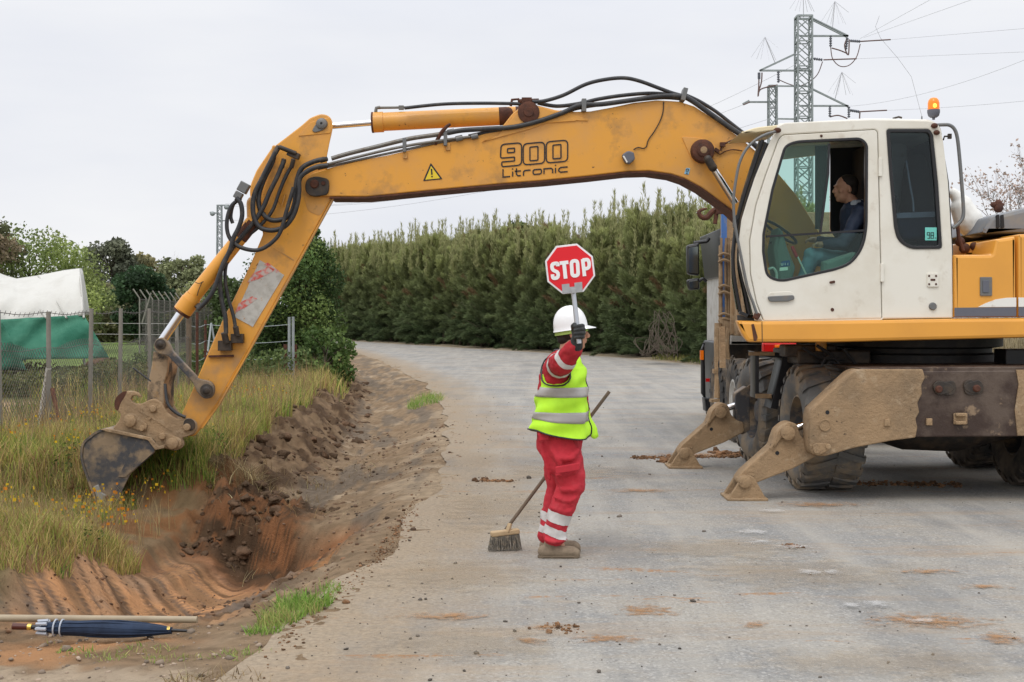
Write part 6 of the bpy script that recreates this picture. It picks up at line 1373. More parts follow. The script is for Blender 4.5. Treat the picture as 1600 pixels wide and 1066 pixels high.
def arm_band(a, b, t0, t1, r, nm='reflective_band'):
    d = (b - a); mb = MB(); p0 = a + d * t0; p1 = a + d * t1; r0, r1 = (r if hasattr(r, '__len__') else (r, r)); mb.tube([p0, p0.lerp(p1, .5), p1], [r0, (r0 + r1) / 2 + .002, r1], 24, False); mb = MB(); mb.tube([p0.lerp(p1, q / 6) for q in range(7)], [r0 + (r1 - r0) * q / 6 for q in range(7)], 48, False); o = mb.build(nm, M['reflect2'], wk, smooth=60); hug(o, jk); return o
arm_band(sh_n, el_n, .42, .66, (.0905, .0865)); arm_band(el_n, wr_n, .22, .42, (.0800, .0750))
# glove
mb = MB(); fist(mb, hd_n, pax, Vector((1, -.55, 0)), Vector((-.15, 1, -.1)).normalized(), 1.0, .0042); mb.cap(wr_n + Vector((0, -.0, 0)), hd_n + Vector((0, .05, -.02)), .044, .034); mb.blend('glove', M['glove'], wk, .0042, 2)
mb = MB(); fist(mb, hd_f, bax, Vector((.4, 1, -.2)), Vector((-.3, .2, .9)).normalized(), 1.0, .0042); mb.cap(wr_f, hd_f + Vector((0, 0, .03)), .038, .032); mb.blend('glove', M['glove'], wk, .005, 2)
# vest: lofted cloth with arm holes
VR = [(552, 885, 15, .10), (562, 883, 24, .15), (575, 881, 32, .195), (590, 880, 35, .22), (606, 879, 38, .23), (625, 877.5, 41, .235), (645, 876.5, 43, .24), (660, 875, 45, .245), (678, 874, 48, .25)]
vy = [r[0] for r in VR]
def vpt(py, a, g=0):
    cx = np.interp(py, vy, [r[1] for r in VR]); hw = np.interp(py, vy, [r[2] for r in VR]) * DW / F; dd = np.interp(py, vy, [r[3] for r in VR])
    ca, sa = math.cos(a), math.sin(a); ca_ = math.copysign(abs(ca) ** .85, ca); sa_ = math.copysign(abs(sa) ** .85, sa)
    q = P(cx, py, DW); wv = .008 * math.sin(a * 7 + py * .05) * ss(590, 676, py) + .010 * (vnoise(a * 2.2 + 9, py * .045, 3) - .5) * 2 + .006 * math.sin(py * .22 + a * 3)
    hem = (.020 * math.sin(a * 2 + .6) - .014 * ca) * ss(640, 676, py)
    return Vector((q.x + (hw + g + wv) * ca_, DW + (dd + g + wv) * sa_, q.z + hem))
arm_hole = fillet([(862, 546), (877, 545), (889, 562), (891, 588), (884, 599), (866, 601), (850, 597), (849, 580), (854, 558)], 8)
def inside(p, poly):
    c_ = False
    for i in range(len(poly)):
        x1, y1 = poly[i - 1]; x2, y2 = poly[i]
        if (y1 > p[1]) != (y2 > p[1]) and p[0] < (x2 - x1) * (p[1] - y1) / (y2 - y1) + x1: c_ = not c_
    return c_
def proj(p): return (800 + p.x * F / p.y, 500 - (p.z - CZ) * F / p.y)
def loft(y0, y1, nr, na, g=0, hole=True, gap=None):
    mb = MB(); v = []; f = []
    for i in range(nr + 1):
        py = y0 + (y1 - y0) * i / nr
        for j in range(na): v.append(vpt(py, 2 * math.pi * j / na, g))
    for i in range(nr):
        for j in range(na):
            k = (j + 1) % na; q = [v[i * na + j], v[i * na + k], v[(i + 1) * na + k], v[(i + 1) * na + j]]; c_ = (q[0] + q[1] + q[2] + q[3]) / 4
            if hole:
                cc = Vector((c_.x, 2 * DW - c_.y, c_.z)) if c_.y > DW else c_
                if inside(proj(cc), arm_hole): continue
            a_ = 2 * math.pi * (j + .5) / na
            if gap and abs((a_ + .35 + math.pi) % (2 * math.pi) - math.pi) < gap * (i / nr) ** 1: continue
            f.append((i * na + j, i * na + k, (i + 1) * na + k, (i + 1) * na + j))
    mb.raw(v, f); return mb
ve = loft(547, 676, 110, 220).build('vest', M['neon'], wk, smooth=70); s_ = ve.modifiers.new('t', 'SOLIDIFY'); s_.thickness = .006
for (a, b) in ((603.5, 618.5), (641.5, 656)):
    o = loft(a, b, 4, 96, .004, False).build('reflective_band', M['reflect'], ve, smooth=70); s_ = o.modifiers.new('t', 'SOLIDIFY'); s_.thickness = .003
mb = MB(); mb.tube([vpt(676, a, .004) for a in np.linspace(0, 2 * math.pi, 60)], .0055, 6, False)
for sg in (-1, 1):
    pts = []
    for (x, y) in arm_hole:   # land the piping on the vest
        cx = np.interp(y, vy, [r[1] for r in VR]); hw = np.interp(y, vy, [r[2] for r in VR]); dd = np.interp(y, vy, [r[3] for r in VR])
        best = min(np.linspace(-math.pi, 0, 90), key=lambda a: abs(proj(vpt(max(y, 548), a))[0] - x)); p = vpt(max(y, 547), best, .016)
        pts.append(p if sg < 0 else Vector((p.x, 2 * DW - p.y, p.z)))
    mb.tube(pts + [pts[0]], .0055, 6, False)
mb.tube([vpt(y, -.12, .004) for y in np.linspace(552, 676, 30)], .005, 6); mb.tube([vpt(547, a, .002) for a in np.linspace(0, 2 * math.pi, 40)], .006, 6, False)
mb.build('vest_piping', M['blackpl'], ve)
# loose front flap swinging forward
mb = MB(); fl_ = []
for i in range(9):
    t_ = i / 8
    for j in range(7):
        s_ = j / 6; p = vpt(630 + 50 * t_, -.12, .003); q = p + Vector((.055 * s_ * t_, .06 * s_, -.018 * math.sin(s_ * 3) * t_)); fl_.append(q)
f = [(i * 7 + j, i * 7 + j + 1, (i + 1) * 7 + j + 1, (i + 1) * 7 + j) for i in range(8) for j in range(6)]
mb.raw(fl_, f); o = mb.build('vest_flap', M['neon'], ve, smooth=70); s_ = o.modifiers.new('t', 'SOLIDIFY'); s_.thickness = .005
# trousers
mb = MB(); mb.cap(Wp(875, 672, DW), Wp(876, 690, DW), .150, .155); mb.ell(Wp(872, 695, DW), (.150, .17, .12))
mb.cap(Wp(877, 695, DW - .07), Wp(886, 728, DW - .085), .130, .118); mb.cap(Wp(886, 728, DW - .085), kn_n, .118, .094); mb.cap(kn_n, Wp(874, 805, DW - .09), .090, .080); mb.cap(Wp(874, 805, DW - .09), Wp(866, 838, DW - .085), .080, .074)
mb.cap(Wp(874, 695, DW + .08), kn_f, .125, .090); mb.cap(kn_f, Wp(862, 808, DW + .13), .084, .074); mb.cap(Wp(862, 808, DW + .13), Wp(855, 836, DW + .13), .074, .068)
rg_ = random.Random(3)
def ridge(a, b, c, r=.016): mb.tube(cat_rom([a, b, c], 4), [r * .4, r, r, r, r, r * .4], 8); 
for (pa, pb, pc, r) in [((905, 700, -.17), (890, 716, -.205), (866, 712, -.19), .022), ((908, 716, -.15), (896, 738, -.20), (868, 742, -.18), .020), ((862, 700, -.17), (874, 722, -.20), (882, 752, -.185), .018),
    ((909, 752, -.14), (893, 766, -.19), (874, 764, -.17), .020), ((908, 766, -.12), (890, 782, -.175), (862, 776, -.15), .018), ((900, 786, -.12), (884, 800, -.165), (858, 792, -.14), .016),
    ((886, 843, -.12), (868, 847, -.155), (850, 842, -.13), .014), ((896, 690, -.17), (902, 730, -.165), (905, 752, -.14), .016), ((846, 690, -.12), (853, 720, -.13), (860, 752, -.12), .018)]:
    ridge(Wp(pa[0], pa[1], DW + pa[2]), Wp(pb[0], pb[1], DW + pb[2]), Wp(pc[0], pc[1], DW + pc[2]), r)
tr = mb.blend('trousers', M['redfaded'], wk, .0075, 3, (.08, .026))
for (a, b, t0, t1, r) in [(kn_n, an_n, .52, .70, (.093, .089)), (kn_n, an_n, .79, .94, (.088, .085))]:
    d = b - a; p0 = a + d * t0; p1 = a + d * t1; mb = MB()
    mb.tube([p0.lerp(p1, q / 6) for q in range(7)], [r[0] + (r[1] - r[0]) * q / 6 for q in range(7)], 56, False); o = mb.build('reflective_band', M['reflect2'], tr, smooth=60); hug(o, tr)
for (a, b, t0, t1, r) in [(kn_f, an_f, .54, .70, (.086, .082)), (kn_f, an_f, .79, .92, (.081, .079))]:
    d = b - a; p0 = a + d * t0; p1 = a + d * t1; mb = MB(); mb.tube([p0.lerp(p1, q / 6) for q in range(7)], [r[0] + (r[1] - r[0]) * q / 6 for q in range(7)], 56, False); o = mb.build('reflective_band', M['reflect2'], tr, smooth=60); hug(o, tr)
mb = MB(); mb.shape(fillet([(867, 728), (904, 722), (905, 733), (868, 739)], 1.5), 8.44, 8.462, .005, Dp=8.5); mb.build('pocket_flap', M['redfaded'], tr)
mb = MB(); mb.shape(fillet([(840, 676), (858, 674), (858, 686), (842, 688)], 1.5), 8.50, 8.52, .005, Dp=8.55); mb.build('pocket_flap', M['redfaded'], tr)
# shoes
def shoe(a, yaw, lift=0):
    mb = MB(); c = Vector((a.x, a.y, 0)); m3 = Euler((0, 0, yaw)).to_matrix(); q = lambda x, y, z: c + m3 @ Vector((x, y, z + lift))
    mb.cap(q(-.055, 0, .045), q(.02, 0, .045), .043, .044); mb.cap(q(.02, 0, .045), q(.14, 0, .038), .044, .040); mb.cap(q(.10, .005, .034), q(.155, 0, .032), .044, .036); mb.cap(q(-.01, 0, .06), q(-.01, 0, .10), .042, .045)
    sh = mb.blend('shoe', mat('dusty_work_boot', (.25, .19, .13), .8, var=((.16, .12, .08), 14, .45, .65)), wk, .006, 3)
    MB().cap(q(-.062, 0, .012), q(.0, 0, .012), .036, .036).cap(q(.0, 0, .012), q(.15, 0, .012), .038, .040).flat(.020).build('sole', mat('boot_sole', (.16, .12, .08), .9), sh)
shoe(Vector((an_n.x - .015, DW - .09, 0)), 0); shoe(Vector((an_f.x + .055, DW + .13, 0)), .0)
# stop sign
so_ = Z6 = [(730 + x / 3.948, 360 + y / 3.948) for x, y in [(548, 97), (678, 82), (775, 160), (790, 280), (718, 380), (590, 394), (495, 318), (480, 190)]]
SD = 8.04
sg = thing('stop_sign', 'red octagonal stop sign on a metal tube raised in the worker\'s gloved hand', 'sign', tuple(P(906.5, 548, 8.02)))
MB().shape(fillet(so_, 1), SD, SD + .008, .002).build('sign_board', M['signwhite'], sg)
cx_ = sum(p[0] for p in so_) / 8; cy_ = sum(p[1] for p in so_) / 8
MB().shape([(cx_ + (x - cx_) * .925, cy_ + (y - cy_) * .925) for x, y in so_], SD - .0035, SD - .001, .0005).build('sign_face', M['signred'], sg)
mb = MB(); Z = lambda pts: [(730 + x / 3.948, 360 + y / 3.948) for x, y in pts]
DS = SD - .0045; sw = 5.6
Spts = fillet([(559, 222, 0), (558, 203, 16), (522, 207, 16), (524, 246, 22), (562, 258, 22), (560, 294, 16), (528, 297, 16), (526, 272, 0)], 8, 3)
mb.ribbon(Z(Spts), sw, DS); mb.ribbon(Z([(570, 203), (624, 197)]), sw, DS); mb.ribbon(Z([(597, 200), (607, 298)]), sw + .2, DS - .0002)
mb.ribbon(Z(fillet([(642, 190), (680, 187), (685, 279), (648, 282)], 22, 4)), sw, DS, True)
mb.ribbon(Z([(712, 178), (724, 283)]), sw, DS); mb.ribbon(Z(fillet([(712, 184, 0), (744, 180, 16), (752, 198, 14), (752, 226, 16), (740, 236, 12), (722, 238, 0)], 10, 4)), sw, DS - .0002)
mb.build('sign_lettering', M['white'], sg, smooth=0)
MB().shape(Z([(583, 334), (630, 329), (634, 388), (588, 392)]), DS - .003, DS - .0005, .0005).shape(Z([(661, 324), (709, 318), (712, 378), (665, 384)]), DS - .003, DS - .0005, .0005).shape(Z([(630, 350), (664, 347), (666, 384), (634, 388)]), DS - .005, DS - .0035, .0005).build('tape_patch', M['tape'], sg)
MB().tube([P(894, 440, SD + .03), pole_b], .0155, 16).build('sign_tube', M['alu'], sg)
MB().shape(Z([(640, 360), (668, 356), (672, 386), (645, 389)]), DS - .010, DS - .006, .002).build('tube_collar', M['tape'], sg)
# broom
br = thing('broom', 'wooden push broom held behind the worker, its bristles on the road', 'broom', (float(bb.x), 8.9, 0))
MB().tube([bb + bax * .02, bt], .0125, 12).build('handle', M['wood'], br)
hb = P(789, 836, 8.9); 
mb = MB(); mb.box((hb.x, 8.88, .125), (.20, .065, .035), (0, R(-5), R(12))); mb.build('broom_head', M['palewood'], br, bevel=.008)
mb = MB(); mb.bar(P(793, 832, 8.86), P(797, 818, 8.88), .03, .02); mb.build('handle_socket', M['palewood'], br, bevel=.004)
mb = MB(); m3 = Euler((0, R(-5), R(12))).to_matrix()
for i in range(34):
    for j in range(6):
        b0 = Vector((hb.x, 8.88, .108)) + m3 @ Vector(((i - 16.5) * .0058, (j - 2.5) * .010, 0)); e = Vector((b0.x + (i - 16.5) * .0012 + random.gauss(0, .004), b0.y + (j - 2.5) * .004 + random.gauss(0, .004), random.uniform(.0, .012))); mb.tube([b0, e], [.0026, .0016], 5)
mb.build('bristles', mat('bristle', (.16, .145, .12), .9, var=((.36, .30, .22), 30, .5, .6)), br, smooth=0)
# operator in the cab
DO = 11.95
op = thing('person', 'dark-haired man in navy jacket and pale jeans sitting inside the white cab', 'person', tuple(P(1335, 420, DO)))
oh = P(1321, 296, DO); mb = MB(); LO = head(mb, oh, Vector((-1, -.1, 0)), 1.04)
osh = P(1338, 335, DO); ohip = P(1342, 412, DO)
mb.cap(oh + Vector((.02, 0, -.06)), osh + Vector((0, 0, .05)), .058, .065); mb.cap(osh, ohip, .13, .13)
for q in (-1, 1):
    s_ = osh + Vector((-.01, q * .17, 0)); e_ = P(1318, 382, DO + q * .24); h_ = P(1286 if q < 0 else 1275, 382 if q < 0 else 375, DO + q * .2); mb.cap(osh, s_, .07, .06); mb.cap(s_, e_, .05, .04); mb.cap(e_, h_, .04, .03)
    mb.cap(h_, h_ + Vector((-.05, 0, 0)), .028, .026)
    for i in range(4): a = h_ + Vector((-.06, (i - 1.5) * .02, .005)); mb.cap(a, a + Vector((-.03 - .004 * (i == 1), 0, -.01)), .010, .009, 8); mb.cap(a + Vector((-.03, 0, -.01)), a + Vector((-.035, 0, -.035)), .009, .008, 8)
    mb.cap(h_ + Vector((-.03, q * -.03, .01)), h_ + Vector((-.07, q * -.045, -.005)), .011, .010, 8)
    k_ = P(1268, 400, DO + q * .13); f_ = P(1256, 440, DO + q * .13); mb.cap(ohip, k_, .075, .055); mb.cap(k_, f_, .052, .04)
mb.blend('body', M['skin'], op, .008, 3)
mb = MB(); mb.ell(LO(-.024, 0, .050), (.100, .085, .090), 12, 20); mb.ell(LO(-.055, 0, .0), (.060, .078, .075)); mb.ell(LO(-.02, .07, .01), (.02, .016, .035)); mb.ell(LO(-.02, -.07, .012), (.02, .016, .03)); mb.blend('hair', M['hair'], op, .008, 2)
mb = MB(); mb.cap(osh + Vector((0, 0, -.01)), ohip, .155, .155)
for q in (-1, 1): s_ = osh + Vector((-.01, q * .17, -.01)); e_ = P(1318, 382, DO + q * .24); h_ = P(1290 if q < 0 else 1279, 382 if q < 0 else 376, DO + q * .2); mb.cap(osh, s_, .09, .08); mb.cap(s_, e_, .076, .062); mb.cap(e_, h_, .06, .045)
mb.blend('jacket', M['navy'], op, .010, 4, (.08, .02))
mb = MB(); mb.cap(osh + Vector((-.03, -.06, .075)), osh + Vector((.09, 0, .075)), .055, .07); mb.cap(osh + Vector((.08, 0, .06)), osh + Vector((.0, .06, .07)), .07, .055); mb.cap(osh + Vector((-.045, -.05, .06)), osh + Vector((-.075, -.06, -.01)), .035, .025); mb.blend('hood', M['greyhood'], op, .009, 4)
mb = MB()
for q in (-1, 1): k_ = P(1268, 400, DO + q * .13); f_ = P(1256, 440, DO + q * .13); mb.cap(ohip, k_, .105, .078); mb.cap(k_, f_, .074, .062)
mb.blend('jeans', M['jeans'], op, .010, 4, (.08, .02))

# ------------------------------------------------------------ umbrella and pipe on the verge
gz = lambda x, y: float(height(np.array([x]), np.array([y]))[0])
DU = 6.62
um = thing('umbrella', 'folded navy blue umbrella with a dark red handle lying at the roadside', 'umbrella', tuple(P(180, 990, DU)))
u0, u1 = P(62, 987, DU), P(268, 992, DU); du = (u1 - u0).normalized(); rr_ = [.012, .030, .038, .036, .040, .041, .040, .037, .033, .026, .016]
pts = [u0.lerp(u1, i / 10) + Vector((0, 0, .022)) for i in range(11)]
mb = MB(); mb.tube(pts, rr_, 24); o = mb.build('canopy', M['blueumb'], um, smooth=60)
mb = MB()
for k_ in range(9):
    a = k_ / 9 * 6.28; mb.tube([p + Vector((0, math.cos(a), math.sin(a))) * (r * (1.0 + .02 * math.sin(i * 2 + k_))) + Vector((0, math.sin(i * .7 + k_), math.cos(i * .7 + k_))) * .003 for i, (p, r) in enumerate(zip(pts, rr_))], .004, 6)
mb.build('canopy_fold', M['blueumb'], o, smooth=60)
mb = MB()
for t_ in (.12, .17): c = u0.lerp(u1, t_) + Vector((0, 0, .022)); mb.tube([c + Vector((.002 * math.sin(a), .042 * math.cos(a), .042 * math.sin(a))) for a in np.linspace(0, 6.28, 20)], .0045, 6, False)
for k_ in range(8): a = k_ / 8 * 6.28; c = u0 + Vector((.005, 0, .022)); mb.tube([c + Vector((0, .012 * math.cos(a), .012 * math.sin(a))), c + Vector((-.012, .032 * math.cos(a), .032 * math.sin(a))), c + du * .04 + Vector((0, .036 * math.cos(a), .036 * math.sin(a)))], .009, 6)
mb.build('strap', M['greyhood'], um)
up_ = Vector((0, 0, .022)); MB().tube([P(20, 985.5, DU) + up_, P(44, 986.3, DU) + up_], [.017, .016], 14).build('umbrella_handle', M['redwood'], um)
MB().tube([P(49, 986.6, DU) + up_, P(66, 987.2, DU) + up_], .012, 12).tube([P(266, 991.5, DU) + up_, P(292, 992.5, DU) + up_], [.009, .007], 10).build('umbrella_shaft', M['blackpl'], um)
MB().tube([P(43.5, 986.2, DU) + up_, P(49.5, 986.6, DU) + up_], .0165, 14).tube([P(261, 991.2, DU) + up_, P(266, 991.4, DU) + up_], .018, 14).build('brass_ring', M['gold'], um)
a, b = P(-60, 979, 6.86), P(308, 985.5, 6.86); a.z = .005 + .02; b.z = gz(b.x, b.y) + .04; a.z = b.z + .01
o = MB().tube([a, a.lerp(b, .5), b], [.019, .0185, .018], 16).build('wooden_pole', M['pole'], None); tag(o, 'long pale brown pole lying on the ground behind the folded umbrella', 'pole')

# ------------------------------------------------------------ fences
FX = -6.3
fe = thing('wire_fence', 'wire mesh fence on grey concrete posts left of the ditch', 'fence', (FX, 20, 0))
fys = [14.1, 15.75, 17.4, 19.1, 20.6, 22.3, 24.2]
for i, y in enumerate(fys):
    g = gz(FX, y); tp = CZ - (487 - 500) * y / F if y < 18 else CZ + (500 - 482) * y / F
    x = FX + random.uniform(-.02, .02); mb = MB(); mb.tube([(x, y, g - .05), (x + random.uniform(-.03, .03), y, tp)], [.037, .032], 8); mb.build('fence_post', M['concrete'], fe, smooth=50)
mb = MB(); mb.tube([P(58, 690, 17.6), P(76, 575, 17.4)], .04, 8); mb.build('brace_post', mat('whitewashed_post', (.50, .49, .45), .85), fe)
mb = MB(); mb.tube([P(97, 685, 16.9), P(82, 608, 17.3)], .032, 8); mb.build('brace_post', M['rust'], fe)
mb = MB()
NY = 60
yy = np.linspace(13.5, 25.2, 80)
def fz(y, h): g = 0.02; return g + h
topz = lambda y: np.interp(y, [13, 17.6, 25], [1.68, 1.70, 1.78])
for h, r in ((1.0, .005), (.72, .004)):
    mb.tube([(FX - .05, y, topz(y) * h - .03 * math.sin((y - 14.1) / 1.65 * math.pi) ** 2) for y in yy], r, 4)
for y in np.arange(13.6, 25.2, .16):   # barbs on the top strand
    z = float(topz(y)) - .03 * math.sin((y - 14.1) / 1.65 * math.pi) ** 2; mb.tube([(FX - .05, y, z - .03), (FX - .03, y + .01, z + .03)], .004, 3)
mb.build('barbed_wire', M['wire'], fe, smooth=0)
mb = MB(); zt = 1.22; cell = .085
n0 = int((25.2 - 13.5) / cell)
for i in range(-int(zt / cell) - 2, n0 + 2):
    for s_ in (-1, 1):
        ya = 13.5 + i * cell; q = []
        for k_ in range(0, 9):
            t_ = k_ / 8; h = t_ * zt; y = ya + (h if s_ > 0 else zt - h)
            if 13.4 < y < 25.3: q.append(Vector((FX - .05 + .02 * math.sin(y * 4), y, .04 + h * (1 - .05 * math.sin(y * 1.9)))))
        if len(q) > 1:
            for a, b in zip(q[:-1], q[1:]): mb.bar(a, b, .0042, .0042)
mb.build('mesh_panel', M['wire'], fe, smooth=0)
# rusty post, wooden posts, and the barbed fence near the leafy tree
f2 = thing('barbed_fence', 'old barbed wire fence with rusty and galvanised posts beside the leafy tree', 'fence', (FX, 28, 0))
for (px, y, top, r, m_, nm) in [(295, 25.2, 497, .055, 'wood', 'wooden_post'), (308, 25.6, 488, .03, 'rust', 'rusty_post'), (321, 27.5, 500, .03, 'rust', 'rusty_post'), (452, 27.2, 495.5, .032, 'galv', 'steel_post'), (458, 27.2, 495, .030, 'galv', 'steel_post'), (446, 27.5, 538, .04, 'rust', 'rusty_post'), (462, 27.6, 538, .03, 'rust', 'rusty_post')]:
    b = P(px, top, y); MB().tube([(b.x, b.y, gz(b.x, b.y) - .05), tuple(b)], r, 10).build(nm, M[m_], f2)
mb = MB(); 
for z in (1.5, 1.15, .8, .45):
    for (xa, ya, xb, yb) in [(295, 25.2, 321, 27.5), (321, 27.5, 452, 27.2)]:
        a, b = P(xa, 0, ya), P(xb, 0, yb); mb.tube([(a.x + (b.x - a.x) * t_, a.y + (b.y - a.y) * t_, z - .05 * math.sin(math.pi * t_)) for t_ in np.linspace(0, 1, 9)], .007, 4)
mb.build('barbed_wire', M['galv'], f2, smooth=0)
mb = MB(); mb.tube([P(316, 620, 26.5), P(330, 505, 27)], .02, 6).tube([P(330, 505, 27), P(350, 620, 27)], .02, 6).tube([P(322, 560, 27), P(345, 530, 27)], .02, 6); mb.build('steel_brace', M['galv'], f2)
f3 = thing('angled_fence', 'row of pale fence posts with bent-over tops across the green field', 'fence', tuple(P(225, 500, 60)))
a0, b0 = np.array([P(218, 500, 56).x, 56.]), np.array([P(345, 500, 74).x, 74.])
mb2 = MB()
for i in range(17):
    t_ = (i / 16) ; x, y = a0 + (b0 - a0) * t_; g = gz(x, y); mb = MB(); mb.tube([(x, y, g - .1), (x, y, 2.55), (x - .28, y, 2.95)], .032, 6); mb.build('fence_post', M['concrete'], f3)
for h in (2.5, 2.0, 1.5, 1.0, .5): mb2.tube([(a0[0], a0[1], h), (b0[0], b0[1], h)], .012, 4)
for i in range(150): t_ = i / 149; x, y = a0 + (b0 - a0) * t_; mb2.tube([(x, y, .0), (x + .25, y, 2.5)], .006, 3); mb2.tube([(x + .25, y, .0), (x, y, 2.5)], .006, 3)
mb2.build('fence_mesh', M['wire'], f3, smooth=0)
MB().tube([P(222, 505, 56), P(236, 448 + 10, 56)], .035, 6).build('fence_brace', M['concrete'], f3)
# pale rails along the green field
mb = MB()
for y_ in (506, 523): 
    for (a, b) in [((140, y_ - 1), (262, y_))]: mb.bar(P(*a, 38), P(*b, 40), .016, .016)
o = mb.build('field_rail', mat('pale_rail', (.5, .49, .46), .8), None, smooth=0); tag(o, 'thin pale double rail crossing the green field behind the wire fence', 'fence')

# ------------------------------------------------------------ white plastic tunnel with green net
gt = thing('greenhouse_tunnel', 'white plastic sheet tunnel with green shade netting along its side', 'greenhouse', tuple(P(60, 590, 30)))
def sheet(grid, nm, m_, par, th=.012):
    mb = MB(); ny_, nx_ = len(grid), len(grid[0]); v = [p for r in grid for p in r]; f = [(i * nx_ + j, i * nx_ + j + 1, (i + 1) * nx_ + j + 1, (i + 1) * nx_ + j) for i in range(ny_ - 1) for j in range(nx_ - 1)]
    mb.raw(v, f); o = mb.build(nm, m_, par, smooth=70); s_ = o.modifiers.new('t', 'SOLIDIFY'); s_.thickness = th; return o
def wr(x, y, s_=1): return (float(vnoise(x * .45 + y * .3, y * .25, 61)) - .5) * .22 * s_ + (float(vnoise(x * 1.2 + y * .8, y * .35, 62)) - .5) * .04 * s_
grid = []
ridge = [(-90, 412), (-20, 420), (8, 431), (26, 436), (60, 431), (100, 423), (124, 420)]
eave = [(-90, 506), (-20, 504), (8, 503), (26, 502), (60, 500), (100, 497), (131, 493)]
for i in range(25):
    t_ = i / 24; row = []
    for k_ in range(61):
        s_ = k_ / 60; xr = np.interp(s_, np.linspace(0, 1, 7), [p[0] for p in ridge]); yr_ = np.interp(s_, np.linspace(0, 1, 7), [p[1] for p in ridge]); xe_ = np.interp(s_, np.linspace(0, 1, 7), [p[0] for p in eave]); ye_ = np.interp(s_, np.linspace(0, 1, 7), [p[1] for p in eave])
        px = xr + (xe_ - xr) * t_; py = yr_ + (ye_ - yr_) * (t_ ** 1.25); D = 32.0 - 1.9 * math.sin(t_ * math.pi / 2) + wr(px / 12, py / 12, 1.4); row.append(P(px, py, D))
    grid.append(row)
sheet(grid, 'plastic_cover', M['plastic_w'], gt)
grid = []   # end gable, white
for i in range(13):
    t_ = i / 12; row = []
    for k_ in range(9):
        s_ = k_ / 8; D = 30.1 + s_ * 3.8; px = 124 + 7 * t_ + s_ * (9 - 5 * (1 - t_)); py = 420 + 73 * (t_ ** 1.1) ; row.append(P(px, py, 0 or (32.0 - 1.9 * math.sin(t_ * math.pi / 2)) + s_ * 3.0 * t_))
    grid.append(row)
sheet(grid, 'plastic_end', M['plastic_w'], gt)
grid = []
for i in range(17):
    t_ = i / 16; row = []
    for k_ in range(57):
        s_ = k_ / 56; px = -90 + (131 + 90) * s_ + t_ * max(0, s_ - .75) * 4 * 40; pyt = np.interp(s_, [0, 1], [505, 492]); pyb = np.interp(s_, [0, .45, .6, 1], [585, 570, 562, 560]); D = 30.05 - .5 * t_ + wr(px / 11, (pyt + (pyb - pyt) * t_) / 8, 1.2); row.append(P(px, pyt + (pyb - pyt) * t_, D))
    grid.append(row)
sheet(grid, 'shade_net', M['netting'], gt)
grid = []
for i in range(11):
    t_ = i / 10; row = []
    for k_ in range(15):
        s_ = k_ / 14; px = -60 + (4 + 60) * s_ + t_ * s_ * 38; py = 505 + 73 * t_; D = 29.3 + wr(px / 9, py / 8); row.append(P(px, py, D))
    grid.append(row)
sheet(grid, 'net_flap', M['netting'], gt)
mb = MB()
for x_, a_ in ((28, 436), (60, 431), (124, 420)): mb.tube(cat_rom([P(x_, a_ + 1, 31.95), P(x_ + 22 if x_ < 100 else x_ + 3, a_ + 30, 30.7), P(x_ + 44 if x_ < 100 else x_ + 7, 497, 30.0)]), .025, 6)
mb.tube([P(131, 470, 31), P(132, 600, 31)], .03, 6); mb.tube([P(-5, 420, 31.9), P(-5, 610, 31.5)], .03, 6); mb.build('tunnel_hoop', mat('grey_seam', (.45, .44, .40), .6), gt)  # hoops and posts in one grey, darker than the film
mb = MB(); mb.ell(P(165, 570, 29), (.45, .4, .16)); o = mb.build('earth_heap', M['clod'], None, smooth=60); tag(o, 'low dark heap of earth beside the corner of the green netting', 'earth heap')

# ------------------------------------------------------------ pylons and lines
def lattice(name, label, px, D, top, w0, w1, base_z=0, nb=16, r=.05):
    t_ = thing(name, label, 'pylon', tuple(P(px, 500, D))[:2] + (0,)); c = P(px, top, D); H = c.z; mb = MB(); W_ = lambda z: w0 + (w1 - w0) * z / H
    cs = [(-1, -1), (1, -1), (1, 1), (-1, 1)]
    for sx, sy in cs: mb.bar((c.x + sx * W_(0) / 2, D + sy * W_(0) / 2, base_z), (c.x + sx * W_(H) / 2, D + sy * W_(H) / 2, H), r * 2, r * 2)
    zz_ = np.linspace(0, H, nb + 1)
    for i in range(nb):
        for k_ in range(4):
            a, b = cs[k_], cs[(k_ + 1) % 4]; za, zb = zz_[i], zz_[i + 1]
            for (p, q) in ((a, b), (b, a)): mb.bar((c.x + p[0] * W_(za) / 2, D + p[1] * W_(za) / 2, za), (c.x + q[0] * W_(zb) / 2, D + q[1] * W_(zb) / 2, zb), r * 1.1, r * 1.1)
            if i % 2 == 0: mb.bar((c.x + a[0] * W_(za) / 2, D + a[1] * W_(za) / 2, za), (c.x + b[0] * W_(za) / 2, D + b[1] * W_(za) / 2, za), r * 1.4, r * 1.4)
    for k_ in range(4): a, b = cs[k_], cs[(k_ + 1) % 4]; mb.bar((c.x + a[0] * W_(H) / 2, D + a[1] * W_(H) / 2, H), (c.x + b[0] * W_(H) / 2, D + b[1] * W_(H) / 2, H), r * 2.4, r * 2.4)
    mb.build('tower', M['galv'], t_, smooth=0); return t_
DP = 90.0
ZP = lambda x, y: (1140 + x / 3.478, y / 3.478)
py_ = lattice('lattice_pylon', 'tall grey lattice power pylon standing behind the white cab', 1255.5, DP, 27, 1.05, 1.0, nb=26, r=.055)
def arm_(lst, r=.06, nm='cross_arm', m_='galv', par=None):
    mb = MB()
    for a, b in lst: mb.bar(P(*ZP(*a), DP), P(*ZP(*b), DP), r * 2, r * 2)
    return mb.build(nm, M[m_], par or py_, smooth=0)
